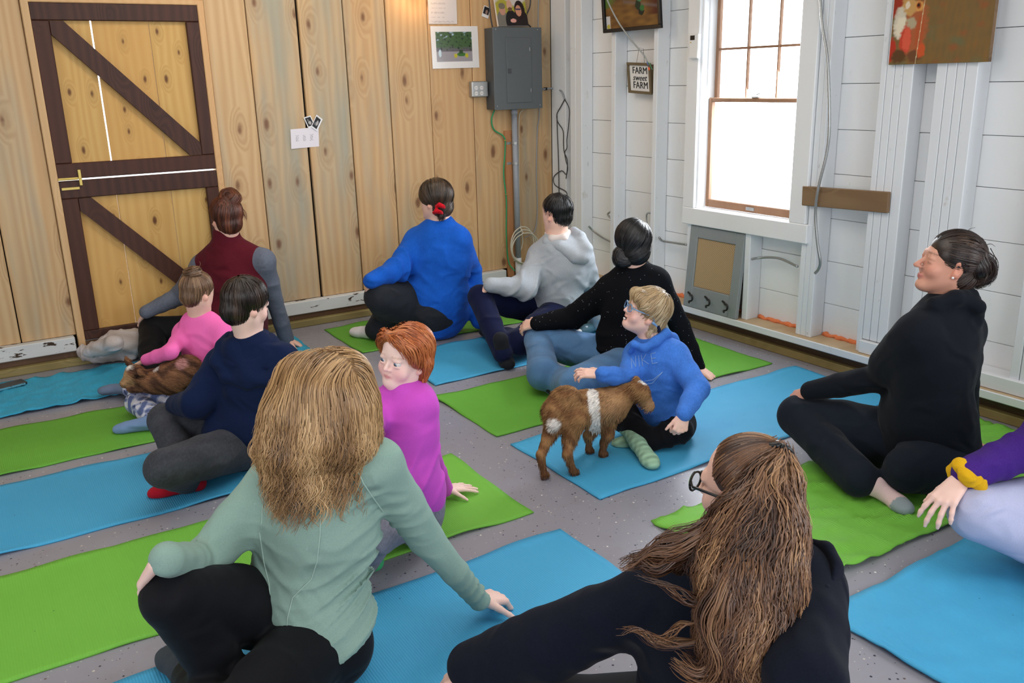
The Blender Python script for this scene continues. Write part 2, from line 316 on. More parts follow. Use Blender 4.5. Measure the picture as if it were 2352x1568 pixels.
structure(recenter(MB().box((XW+.03, -2.6, .0), (XW+.07, 5.33, .099), .002).build('trim_8', M['brown_skirting_board'])))
structure(recenter(MB().box((XW-.005, -2.6, 0), (XW+.06, 5.33, .042), .004).build('baseboard_right', M['treated_lumber'])))
for k, (y0, y1) in enumerate(((3.91, 4.20), (3.455, 3.86), (3.06, 3.39), (2.68, 2.94))):
    pts = [(XB-.008-.004*math.sin(i*1.7), y0+(y1-y0)*i/14, .148+.004*math.sin(i*2.3+k)) for i in range(15)]
    o = MB().tube(pts, [.011+.003*math.sin(i*1.3+k) for i in range(15)], 8).build('foam_sealant', M['orange_foam'], wr, True); o['label'] = 'orange expanding foam bead'; recenter(o)
# ================================================================ window_1 : double hung
w1 = thing('window_1', 'white cased double-hung window with varnished sashes', 'window', (XW, (OY0+OY1)/2, OZ0)); structure(w1); del w1['category']
def wpart(name, mb, mat, lab=None):
    o = mb.build(name, M[mat]); recenter(o); adopt(w1, o)
    if lab: o['label'] = lab
    return o
wpart('casing', MB().box((XW-.018, OY1, OZ0), (XB-.005, 3.935, OZ1+.1)), 'white_window_casing'); wpart('casing', MB().box((XW-.018, 3.022, OZ0), (XB-.005, OY0, OZ1+.1)), 'white_window_casing')
wpart('casing', MB().box((XW-.02, 3.0, OZ1), (XB-.005, 3.955, OZ1+.1)), 'white_window_casing')
wpart('apron', MB().box((XW-.02, 3.005, .635), (XB-.005, 3.935, OZ0), .004), 'white_window_casing')
wpart('stop_bead', MB().box((XW+.0, OY1-.014, OZ0), (XW+.022, OY1, OZ1)), 'white_window_casing'); wpart('stop_bead', MB().box((XW+.05, OY1-.012, OZ0), (XW+.062, OY1, OZ1)), 'white_window_casing')
wpart('jamb_liner', MB().box((XW+.0, OY1-.005, OZ0), (XB+.05, OY1+.001, OZ1), .001), 'white_window_casing'); wpart('jamb_liner', MB().box((XW+.0, OY0-.001, OZ0), (XB+.05, OY0+.004, OZ1), .001), 'white_window_casing')
def sash(x0, x1, z0, z1, st, rb, rt, vm, hm):
    s = thing('x', 'x', 'x', (x0, (OY0+OY1)/2, z0)); s.name = 'window_sash'; del s['label'], s['category']; adopt(w1, s); s.location = Vector(s.location)
    ya, yb = OY0+.006, OY1-.012
    m = MB(); m.box((x0, ya, z0), (x1, ya+st, z1)); m.box((x0, yb-st, z0), (x1, yb, z1)); m.box((x0, ya+st, z0), (x1, yb-st, z0+rb)); m.box((x0, ya+st, z1-rt), (x1, yb-st, z1))
    o = m.build('sash_frame', M['varnished_sash']); recenter(o); adopt(w1, o); xm = (x0+x1)/2
    for k in range(1, vm+1):
        y = ya+st+(yb-ya-2*st)*k/(vm+1); o = MB().box((xm-.010, y-.0045, z0+rb), (xm+.010, y+.0045, z1-rt), .002).build('muntin', M['varnished_sash']); recenter(o); adopt(w1, o)
    for z in hm: o = MB().box((xm-.008, ya+st, z-.006), (xm+.008, yb-st, z+.006), .002).build('muntin', M['varnished_sash']); recenter(o); adopt(w1, o)
    o = MB().box((xm-.0015, ya+st-.004, z0+rb-.004), (xm+.0015, yb-st+.004, z1-rt+.004), .0005).build('pane', M['window_glass']); recenter(o); adopt(w1, o)
    bpy.data.objects.remove(s)
t = NT('window_glass'); g = t.b; g.inputs['Transmission Weight'].default_value = 1; g.inputs['Roughness'].default_value = 0; g.inputs['IOR'].default_value = 1.02; g.inputs['Base Color'].default_value = (.98, .99, 1, 1)
sash(XB+.0, XB+.028, 1.34, OZ1-.004, .022, .02, .03, 2, (1.625,))
sash(XW+.062, XW+.092, OZ0+.004, 1.362, .024, .045, .024, 0, ())
wpart('sash_lock', MB().box((XW+.060, 3.455, 1.362), (XW+.095, 3.505, 1.370), .002).tube([(XW+.078, 3.48, 1.368), (XW+.078, 3.48, 1.382), (XW+.07, 3.45, 1.384)], .005), 'galvanised_steel', 'metal sash lock')
wpart('sash_lift', MB().box((XW+.054, 3.44, .752), (XW+.062, 3.50, .770), .002), 'galvanised_steel', 'metal sash lift')
# ================================================================ services on the back wall
def Y(px, py, off=0.): return PY(px, py, YB-off)
def X(px, py, off=0.): return PX(px, py, XW-off)
PYF = 5.28                                  # panel front plane
a, b = PY(1131, 62, PYF), PY(1246, 248, PYF)
ep = thing('breaker_panel', 'grey electrical breaker panel with a hinged door above the conduit', 'breaker panel', ((a[0]+b[0])/2, YB, b[2]))
def part(root, name, mb, mat, lab=None, smooth=False):
    o = mb.build(name, M[mat] if isinstance(mat, str) else mat, None, smooth); recenter(o); adopt(root, o)
    if lab: o['label'] = lab
    return o
part(ep, 'panel_box', MB().box((a[0]+.003, PYF+.004, b[2]+.003), (b[0]-.003, YB-.006, a[2]-.003), .003), 'panel_grey_dark')
part(ep, 'cover', MB().box((a[0], PYF-.002, b[2]), (b[0], PYF+.004, a[2]), .002), 'panel_grey')
c, d = PY(1161, 86, PYF), PY(1221, 234, PYF)
dd = part(ep, 'panel_door', MB().box((c[0], PYF-.008, d[2]), (d[0], PYF-.0015, c[2]), .003), 'panel_grey'); 
part(ep, 'door_latch', MB().box((c[0]+.006, PYF-.011, (c[2]+d[2])/2-.02), (c[0]+.036, PYF-.0075, (c[2]+d[2])/2+.012), .002), 'panel_grey_dark')
for px, py in ((1215, 113), (1218, 207)): q = PY(px, py, PYF); part(ep, 'hinge', MB().box((q[0]-.002, PYF-.012, q[2]-.012), (q[0]+.002, PYF-.007, q[2]+.012), .001), 'galvanised_steel', 'bright metal hinge pin')
for px, py in ((1138, 67), (1234, 68), (1142, 244), (1240, 241)): q = PY(px, py, PYF); part(ep, 'screw', MB().lathe((q[0], PYF-.001, q[2]), (0, -1, 0), [(0, .004), (.003, .004), (.004, .001)], 8), 'galvanised_steel')
ob = thing('outlet_box', 'square metal four-gang outlet box left of the breaker panel', 'outlet box', tuple(Y(1102, 224)))
a, b = PY(1084, 187, YB-.05), PY(1121, 222, YB-.05)
part(ob, 'box', MB().box((a[0], YB-.05, b[2]), (b[0], YB-.002, a[2]), .006), 'galvanised_steel')
part(ob, 'cover_plate', MB().box((a[0]+.006, YB-.053, b[2]+.004), (b[0]-.002, YB-.049, a[2]-.004), .003), 'galvanised_steel')
for i in (0, 1):
    for j in (0, 1):
        cx = a[0]+.030+.042*i; cz = b[2]+.024+.036*j; o = part(ob, 'receptacle', MB().lathe((cx, YB-.0525, cz), (0, -1, 0), [(0, .014), (.002, .013)], 12), 'paper_white')
        part(ob, 'socket_slot', MB().box((cx-.006, YB-.0556, cz-.004), (cx-.004, YB-.0544, cz+.005), .0003).box((cx+.004, YB-.0556, cz-.004), (cx+.006, YB-.0544, cz+.005), .0003), 'black_plastic')
q = PY(1127, 205, YB-.03); part(ob, 'coupling', MB().tube([(b[0]-.002, YB-.03, q[2]), (b[0]+.045, YB-.03, q[2])], .011, 10), 'black_plastic')
cd = thing('conduit_pipe', 'thick grey plastic conduit from the breaker panel down to the floor', 'pipe', tuple(PY(1190, 640, YB-.05)*np.array([1, 1, 0])))
T_, B_ = PY(1181, 252, YB-.05), PY(1192, 655, YB-.05)
P_ = lambda z: (T_[0]+(B_[0]-T_[0])*(T_[2]-z)/(T_[2]-B_[2]), YB-.05, z)
part(cd, 'pipe', MB().tube([P_(T_[2]+.015), P_(.235)], .0205, 16), 'conduit_grey', None, True); part(cd, 'pipe_sleeve', MB().tube([P_(.24), P_(0.002)], .024, 14), 'chipped_white_paint', 'paint-flecked pipe sleeve', True)
part(cd, 'pipe_sleeve', MB().tube([P_(T_[2]+.005), P_(T_[2]-.03)], .0235, 16), 'conduit_grey', None, True)
for z in (1.06, .92): 
    p = P_(z); part(cd, 'pipe_strap', MB().tube([(p[0]-.001, p[1], z-.009), (p[0], p[1], z+.009)], .0235, 14).box((p[0]-.055, YB-.025, z-.009), (p[0]-.018, YB-.018, z+.009), .001), 'galvanised_steel')
bt = PY(1164, 300, YB-.01); tag(recenter(MB().box((bt[0]-.026, YB-.024, .10), (bt[0]+.030, YB-.003, bt[2]), .002).build('batten', M['cedar_batten'])), 'narrow reddish wood batten behind the grey conduit', 'batten')
gw = [Y(1136, 252, .03), Y(1129, 275, .02), Y(1135, 298, .02), Y(1158, 315, .034), Y(1160, 345, .034), Y(1157, 400, .034), Y(1163, 460, .034), Y(1163, 540, .034), Y(1168, 600, .034), Y(1182, 622, .08)]
gr = thing('ground_wire', 'green insulated ground wire running down beside the conduit', 'wire', tuple(Y(1165, 620)*np.array([1, 1, 0])))
part(gr, 'wire', MB().tube(spline(gw, 60), .0052, 7), 'copper_green_wire', None, True)
for px, py in ((1160, 322), (1163, 446)): q = Y(px, py, .034); part(gr, 'staple', MB().box((q[0]-.008, q[1]-.007, q[2]-.003), (q[0]+.008, q[1]+.006, q[2]+.003), .001), 'brass', 'yellow staple')
loop = []
for k in range(3):
    for i in range(13):
        an = math.radians(100+i*30); loop.append((PY(1200+k*3, 563+k*3, YB-.085)+np.array([math.cos(an)*(.10+.008*k), -.004*k, math.sin(an)*(.135-.012*k)])))
tag(recenter(MB().tube(spline(loop, 160), .0045, 6).tube(spline([Y(1200, 252, .02), Y(1192, 275, .02), Y(1192, 400, .02), Y(1193, 500, .02), Y(1200, 560, .05), Y(1180, 600, .05)], 40), .004, 6).build('cable_coil', M['white_cable'], None, True)), 'coil of white cable hanging around the grey conduit near the floor', 'cable')
tag(recenter(MB().tube(spline([Y(1238, -20, .01), Y(1237, 0, .01), Y(1236, 60, .01), Y(1239, 250, .01), Y(1234, 300, .01), Y(1232, 400, .01), Y(1234, 480, .01), Y(1228, 530, .02), Y(1205, 545, .06)], 60), .0035, 6).build('hanging_cable', M['conduit_grey'], None, True)), 'thin grey cable stapled down the pine plank right of the breaker panel', 'cable')
cw = thing('wire_bundle', 'dark tangled wires leaving the breaker panel into the white corner', 'wires', tuple(PX(1290, 460, XB-.012)))
Z = lambda px, py, o=.056: PX(px, py, XB-o)
part(cw, 'wire', MB().tube(spline([PY(1246, 205, YB-.07), PY(1254, 204, YB-.05), PY(1264, 203, YB-.03), Z(1278, 204, .02), Z(1290, 210), Z(1297, 228)], 24), .0065, 8), 'conduit_grey', None, True)
part(cw, 'cable_clamp', MB().box(PY(1253, 204, YB-.05)-.01, PY(1253, 204, YB-.05)+.01, .002), 'black_plastic')
for pts in ([(1297, 228), (1288, 245), (1279, 262), (1281, 280), (1293, 300), (1294, 330), (1296, 350), (1303, 368), (1301, 400), (1290, 392), (1272, 406), (1275, 425), (1300, 440), (1302, 455)], [(1297, 228), (1306, 245), (1308, 262), (1305, 298), (1302, 320), (1302, 340), (1297, 350), (1300, 370), (1304, 385), (1300, 410)], [(1279, 262), (1280, 300), (1283, 380), (1284, 450), (1284, 480)]):
    part(cw, 'wire', MB().tube(spline([Z(*p) for p in pts], 60), .0034, 6), 'black_wire', None, True)
q = Z(1307, 320, .004); part(cw, 'junction_box', MB().box(q-np.array([.02, .016, .045]), q+np.array([.002, .016, .045]), .003), 'white_plastic')
q = Z(1300, 118, .004); tag(recenter(MB().box(q-np.array([.02, .05, .055]), q+np.array([.002, .05, .055]), .004).build('wall_box', M['white_painted_stud'])), 'white painted electrical box high in the corner', 'electrical box')
# armoured cables on the white wall
def bx_cable(name, pts, label, r=.0065, n=60):
    P = spline(pts, n); m = MB(); m.tube(P, [r*(1+.14*(i % 2)) for i in range(len(P))], 8); o = m.build(name, M['galvanised_steel'], None, True); recenter(o); return tag(o, label, 'cable')
bx_cable('armoured_cable', [X(1880, -40, .03), X(1884, 0, .03), X(1889, 60, .035), X(1901, 140, .04), X(1905, 280, .04), X(1899, 350, .04), X(1880, 430, .05), X(1873, 490, .04), X(1878, 560, .035), X(1884, 600, .03), X(1880, 618, .02), X(1871, 628, -.01)], 'long grey armoured cable hanging down across the brown board', .0068, 240)
bx_cable('armoured_cable', [X(1727, 595, .0), X(1745, 592, -.04), X(1770, 591, -.05), X(1795, 595, -.04), X(1832, 612, .0)], 'short armoured cable arched between studs under the window')
bx_cable('armoured_cable', [X(1514, 545, -.01), X(1522, 553, -.05), X(1545, 557, -.05), X(1577, 562, -.01)], 'short armoured cable between studs left of the grey hook rack')
bx_cable('armoured_cable', [X(1352, 519, -.02), X(1365, 532, -.05), X(1385, 546, -.05), X(1403, 555, -.01)], 'short armoured cable near the corner behind the black hair bun')
bx_cable('armoured_cable', [X(1402, 486, -.0), X(1396, 492, .0), X(1402, 500, .0)], 'stub of armoured cable on the second stud', .006, 16)
bx_cable('armoured_cable', [X(1499, 490, -.01), X(1487, 490, -.05), X(1485, 500, -.06), X(1486, 512, -.06)], 'hooked stub of armoured cable on the third stud', .005, 20)
plain('pale_grey_cord', S(158,160,158), .5)
hw = thing('loose_wire', 'grey cable dangling in front of the tractor picture with bare coloured ends', 'wire', tuple(X(1480, 140, .05)))
part(hw, 'cord', MB().tube(spline([X(1385, -30, .12), X(1397, 5, .12), X(1420, 50, .10), X(1450, 92, .08), X(1478, 125, .05), X(1487, 142, .045)], 50), .0048, 7), 'pale_grey_cord', None, True)
plain('orange_nut', S(230,92,50), .4); plain('blue_insulation', S(60,90,190), .4)
part(hw, 'wire_nut', MB().lathe(X(1490, 155, .05), (0, -.4, -1), [(0, .004), (.006, .006), (.016, .005)], 8), 'orange_nut', 'orange wire nut'); part(hw, 'wire_end', MB().tube([X(1484, 138, .045), X(1493, 148, .04), X(1498, 160, .04)], .002, 5), 'copper_green_wire', 'green bare wire end')
part(hw, 'wire_end', MB().tube([X(1484, 138, .045), X(1489, 150, .047)], .0022, 5), 'blue_insulation', 'blue wire end')
# ================================================================ brown board, thermostat, hook rack
a = X(1846, 428, .0); b = X(2044, 484, .0)
tag(recenter(MB().bar(X(1845, 449, .012), X(2042, 465, .012), .098, .022, (-1, 0, 0)).build('brown_board', M['aged_board_brown'])), 'short weathered brown board nailed across white studs right of the window', 'board')
th = thing('thermostat', 'white wall remote with a small dark screen left of the window', 'thermostat', tuple(X(1591, 132)))
a, b = X(1583, 78, .045), X(1602, 134, .045)
part(th, 'case', MB().box((XW-.045, b[1], b[2]), (XW-.02, a[1], a[2]), .004), 'white_plastic'); c, d = X(1585, 82, .045), X(1592, 92, .045)
part(th, 'screen', MB().box((XW-.047, d[1]-.012, d[2]), (XW-.0445, c[1]-.003, c[2]), .001), 'black_plastic', 'dark screen')
part(th, 'button', MB().lathe((XW-.045, c[1]-.008, d[2]-.012), (-1, 0, 0), [(0, .004), (.003, .003)], 8), 'brass', 'yellow button')
# leaning rack
t = NT('cane_webbing'); v = t.coord((1, 1, 1)); 
wv = t.n('ShaderNodeTexChecker'); t.l(v, wv.inputs['Vector']); wv.inputs['Scale'].default_value = 150.; wv.inputs['Color1'].default_value = (*S(196,170,132), 1); wv.inputs['Color2'].default_value = (*S(150,124,92), 1)
t.bump(wv.outputs['Fac'], .5, .002); t.fin(wv.outputs['Color'], .7, .2)
A0, B0 = np.array([3.665, 3.872, .1415]), np.array([3.665, 3.440, .1415]); up = PX(1600, 520, XW-.004)-A0; up = np.array([.045, .0, .487]); side = B0-A0; nrm = np.cross(side, up); nrm /= np.linalg.norm(nrm); nrm = nrm if nrm[0] < 0 else -nrm
rk = thing('hook_rack', 'grey framed cane panel with three black hooks leaning under the window', 'hook rack', tuple((A0+B0)/2))
q = lambda u, v_, o=0.: A0+side*u+up*v_+nrm*o
def rb(u0, v0, u1, v1, t_=.026): return MB().frame((q(u0, v0)+q(u1, v1))/2, side*(u1-u0), up*(v1-v0), nrm*t_, .003)
part(rk, 'frame', rb(0, 0, .15, 1), 'grey_paint_wood'); part(rk, 'frame', rb(.85, 0, 1, 1), 'grey_paint_wood'); part(rk, 'frame', rb(.1505, .86, .8495, 1), 'grey_paint_wood'); part(rk, 'frame', rb(.1505, 0, .8495, .26), 'grey_paint_wood')
part(rk, 'cane_panel', rb(.151, .261, .849, .859, .008), 'cane_webbing', 'woven cane webbing')
for u in (.17, .50, .83):
    c = [q(u-.09, .175, .013), q(u-.04, .165, .02), q(u, .15, .03), q(u+.06, .165, .045), q(u+.09, .14, .05), q(u+.07, .10, .045), q(u+.03, .085, .05), q(u+.05, .07, .055)]
    part(rk, 'hook', MB().tube(spline(c, 24), [.006]*6+[.0055]*18, 7), 'black_iron', 'black curled hook', True)
# ================================================================ smooth-surface modelling: blended solids -> one continuous mesh
nrm_ = lambda v: np.array(v, float)/(np.linalg.norm(v)+1e-12)
class Body:
    """blended tapered limbs / ellipsoids, meshed with surface nets on sparse blocks"""
    def __init__(s, vox=.006): s.p = []; s.vox = vox; s.fx = []; s.floor = .0075; s.clip = []
    def cone(s, a, b, ra, rb, k=.02, flat=None, f=1., sub=False, tag=0):
        s.p.append(dict(t='c', a=np.array(a, float), b=np.array(b, float), ra=ra, rb=rb, k=k, n=None if flat is None else nrm_(flat), f=f, sub=sub, tag=tag)); return s
    def chain(s, pts, rs, k=.02, flat=None, f=1., tag=0):
        P = np.array(pts, float); ns = None if flat is None else [nrm_(q) for q in (flat if isinstance(flat, list) else [flat]*(len(P)-1))]
        s.p.append(dict(t='h', P=P, rs=list(rs), k=k, ns=ns, n=None if flat is None else ns[0], f=f if hasattr(f, '__len__') else [f]*(len(P)-1), sub=False, tag=tag, ki=min(.012, k))); return s
    def ell(s, c, r, axes=None, k=.02, sub=False, tag=0):
        s.p.append(dict(t='e', a=np.array(c, float), r=np.array(r, float), A=np.eye(3) if axes is None else np.array([nrm_(q) for q in axes]), k=k, sub=sub, tag=tag)); return s
    def _d(s, p, X):
        if p['t'] == 'e':
            q = (X-p['a']) @ p['A'].T; k0 = np.sqrt(((q/p['r'])**2).sum(-1)); k1 = np.sqrt(((q/p['r']**2)**2).sum(-1))+1e-9; return k0*(k0-1)/k1
        if p['t'] == 'h':
            d = None
            for i in range(len(p['P'])-1):
                e = s._d(dict(t='c', a=p['P'][i], b=p['P'][i+1], ra=p['rs'][i], rb=p['rs'][i+1], n=None if p['ns'] is None else p['ns'][i], f=p['f'][i]), X); d = e if d is None else s._smin(d, e, p['ki'])
            return d
        ba = p['b']-p['a']; L = ba@ba+1e-12; pa = X-p['a']; t = np.clip((pa@ba)/L, 0, 1); e = pa - t[..., None]*ba
        if p['n'] is not None:
            c = e@p['n']; e = e + (c*(1/p['f']-1))[..., None]*p['n']
        d = np.sqrt((e*e).sum(-1)); r = p['ra']+(p['rb']-p['ra'])*t
        return (d-r)*(p['f'] if p['n'] is not None and p['f'] < 1 else 1)
    @staticmethod
    def _smin(a, b, k): h = np.maximum(k-np.abs(a-b), 0)/k; return np.minimum(a, b)-h*h*k*.25
    def field(s, X, fx=True):
        d = np.full(X.shape[:-1], 9., np.float64)
        for p in s.p:
            e = s._d(p, X)
            if p['sub']: d = -s._smin(-d, e, p['k'])
            else: d = s._smin(d, e, p['k'])
        if fx:
            for f in s.fx: d = d + f(X)
        return d
    def near(s, X, tag): # distance to prims with a tag
        d = np.full(len(X), 9.)
        for p in s.p:
            if p['tag'] == tag: d = np.minimum(d, s._d(p, X))
        return d
    def mesh(s):
        h = s.vox; B = 10; lo = np.full(3, 9e9); hi = -lo
        for p in s.p:
            if p['sub']: continue
            r = max(p['ra'], p['rb']) if p['t'] == 'c' else max(p['rs'] if p['t'] == 'h' else p['r'])
            for q in ([p['a'], p['b']] if p['t'] == 'c' else (list(p['P']) if p['t'] == 'h' else [p['a']])): lo = np.minimum(lo, q-r); hi = np.maximum(hi, q+r)
        lo -= .03; hi += .03; nb = np.ceil((hi-lo)/(h*B)).astype(int); g = np.stack(np.meshgrid(*[np.arange(n) for n in nb], indexing='ij'), -1).reshape(-1, 3)
        cen = lo+(g+.5)*h*B; half = h*B*.87; dmin = np.full(len(g), 9.); near = []
        for p in s.p:
            e = s._d(p, cen)/ (min(p['r'])/max(p['r']) if p['t'] == 'e' else 1)*(1 if p['t'] != 'e' else (min(p['r'])/max(p['r'])))
            slack = 1.0 if p['t'] != 'e' else 1.25
            if p['t'] in 'ch' and p['n'] is not None: slack = 1.3
            near.append(e < (half+p['k']+.012)*slack)
            if not p['sub']: dmin = np.minimum(dmin, e)
        act = (dmin < half*1.35+.02) & (dmin > -half*1.9-.03); ids = np.nonzero(act)[0]; g = g[ids]; cen = cen[ids]
        off = np.stack(np.meshgrid(*[np.arange(B+1)]*3, indexing='ij'), -1).reshape(-1, 3); base = lo+g*h*B
        D = np.full((len(ids), len(off)), 9.); offm = off*h
        for p, nr in zip(s.p, near):
            j = np.nonzero(nr[ids])[0]
            if not len(j): continue
            X = base[j][:, None]+offm[None]; e = s._d(p, X); cur = D[j]
            D[j] = -s._smin(-cur, e, p['k']) if p['sub'] else s._smin(cur, e, p['k'])
        if s.fx:
            j = np.nonzero(np.abs(D).min(1) < .05)[0]; X = base[j][:, None]+offm[None]; dd = D[j]
            for f in s.fx: dd = dd+f(X)
            D[j] = dd
        if lo[2] < .0085: D = np.maximum(D, s.floor-(base[:, None, 2]+offm[None, :, 2]))
        for n_, c_, o_, r_ in s.clip: D = np.where((np.linalg.norm((cen-o_)*[1, 1, .6], axis=1) < r_)[:, None], np.maximum(D, ((base-c_)@n_)[:, None]+(offm@n_)[None]), D)
        G = D.reshape(-1, B+1, B+1, B+1); ins = G < 0
        c = [ins[:, a:B+a, b:B+b, e:B+e] for a in (0, 1) for b in (0, 1) for e in (0, 1)]; sm = sum(q.astype(np.int8) for q in c); cells = np.argwhere((sm > 0) & (sm < 8))
        bi, ci = cells[:, 0], cells[:, 1:]; dims = nb*B+2
        gc = g[bi]*B+ci; key = (gc[:, 0]*dims[1]+gc[:, 1])*dims[2]+gc[:, 2]
        V = np.zeros((len(cells), 3)); W_ = np.zeros(len(cells)); cor = {}
        for a in (0, 1):
            for b in (0, 1):
                for e in (0, 1): cor[(a, b, e)] = G[bi, ci[:, 0]+a, ci[:, 1]+b, ci[:, 2]+e]
        for ax in range(3):
            for u in (0, 1):
                for w in (0, 1):
                    p0 = [0, 0, 0]; o = [q for q in range(3) if q != ax]; p0[o[0]] = u; p0[o[1]] = w; p1 = list(p0); p1[ax] = 1
                    d0, d1 = cor[tuple(p0)], cor[tuple(p1)]; x = (d0 < 0) != (d1 < 0); t = np.where(x, d0/(d0-d1+1e-12), 0)
                    q = np.zeros((len(cells), 3)); q[:, o[0]] = u; q[:, o[1]] = w; q[:, ax] = t; V += q*x[:, None]; W_ += x
        V = lo+(gc+V/np.maximum(W_, 1)[:, None])*h
        order = np.argsort(key); ks = key[order]; faces = []
        st = [dims[1]*dims[2], dims[2], 1]
        for ax in range(3):
            o = [q for q in range(3) if q != ax]; sl0 = [slice(0, B)]*3; sl1 = list(sl0); sl1[ax] = slice(1, B+1)
            a = ins[(slice(None), *sl0)]; b = ins[(slice(None), *sl1)]; e = np.argwhere(a != b); 
            if not len(e): continue
            fl = a[tuple(e.T)]; gg = g[e[:, 0]]*B+e[:, 1:]; k0 = (gg[:, 0]*dims[1]+gg[:, 1])*dims[2]+gg[:, 2]
            ok = (gg[:, o[0]] > 0) & (gg[:, o[1]] > 0); k0 = k0[ok]; fl = fl[ok]
            kk = np.stack([k0-st[o[0]]-st[o[1]], k0-st[o[1]], k0, k0-st[o[0]]], 1); pos = np.searchsorted(ks, kk); pos = np.minimum(pos, len(ks)-1); good = (ks[pos] == kk).all(1)
            idx = order[pos[good]]; fl = fl[good]
            if ax == 1: fl = ~fl
            idx = np.where(fl[:, None], idx, idx[:, ::-1]); faces.append(idx)
        Fq = np.vstack(faces); return V, Fq
    def build(s, name, mat, parent=None, tint=None, smooth_it=1):
        V, Fq = s.mesh()
        if smooth_it:
            E_ = np.vstack([Fq[:, [0, 1]], Fq[:, [1, 2]], Fq[:, [2, 3]], Fq[:, [3, 0]]]); deg = np.bincount(E_.ravel(), minlength=len(V)).astype(float)
            for _ in range(smooth_it):
                for lam in (.5, -.52):
                    acc = np.stack([np.bincount(E_[:, 0], V[E_[:, 1], q], len(V))+np.bincount(E_[:, 1], V[E_[:, 0], q], len(V)) for q in range(3)], 1)/np.maximum(deg, 1)[:, None]
                    V = V+lam*(acc-V)
        me = bpy.data.meshes.new(name); me.vertices.add(len(V)); me.vertices.foreach_set('co', V.astype(np.float32).ravel()); n = len(Fq)
        me.loops.add(n*4); me.loops.foreach_set('vertex_index', Fq.astype(np.int32).ravel()); me.polygons.add(n); me.polygons.foreach_set('loop_start', np.arange(0, n*4, 4, dtype=np.int32))
        me.polygons.foreach_set('use_smooth', np.ones(n, bool)); me.update(calc_edges=True); me.validate()
        if tint is not None: colattr(me, tint(V))
        me.materials.append(mat); o = bpy.data.objects.new(name, me); COL.objects.link(o)
        if parent is not None: adopt(parent, o)
        STATS[name] = STATS.get(name, 0)+2*n; return o
STATS = {}
def ridge(c, d, freq, amp, rad, seed=0., side=None):
    """cloth folds: waves across direction d around centre c"""
    c = np.array(c, float); d = nrm_(d); s2 = nrm_(np.cross(d, (.3, .5, .8))); rad = np.array([rad]*3 if np.isscalar(rad) else rad); fr = freq*.62
    def f(X):
        q = X-c; w = np.exp(-((q/rad)**2).sum(-1)); u = q@d; v = q@s2
        ph = .8*(u*fr+2.2*np.sin(v*fr*.20+seed)+1.3*np.sin(u*fr*.31+v*fr*.12+seed*2.3)); m = .15+.85*(.5+.5*np.sin(v*fr*.25-u*fr*.13+seed*5.1))
        return -amp*4.6*w*m*(np.exp(-(np.sin(ph)*2.4)**2)-.25)
    return f
def crumple(freq, amp, seed=0.):
    r = np.random.default_rng(int(seed*10)+3); K = r.normal(size=(6, 3)); K /= np.linalg.norm(K, axis=1)[:, None]; fr = freq*(.6+1.1*r.random(6)); ph = r.random(6)*6.28
    def f(X):
        o = 0
        for k in range(6): o = o+np.sin((X@K[k])*fr[k]+ph[k]+.8*np.sin((X@K[(k+1) % 6])*fr[k]*.6))
        return amp*o/3.
    return f
def cut(n, c):   # keep the side opposite to n
    n = nrm_(n); return ('cut', n, np.array(c, float))
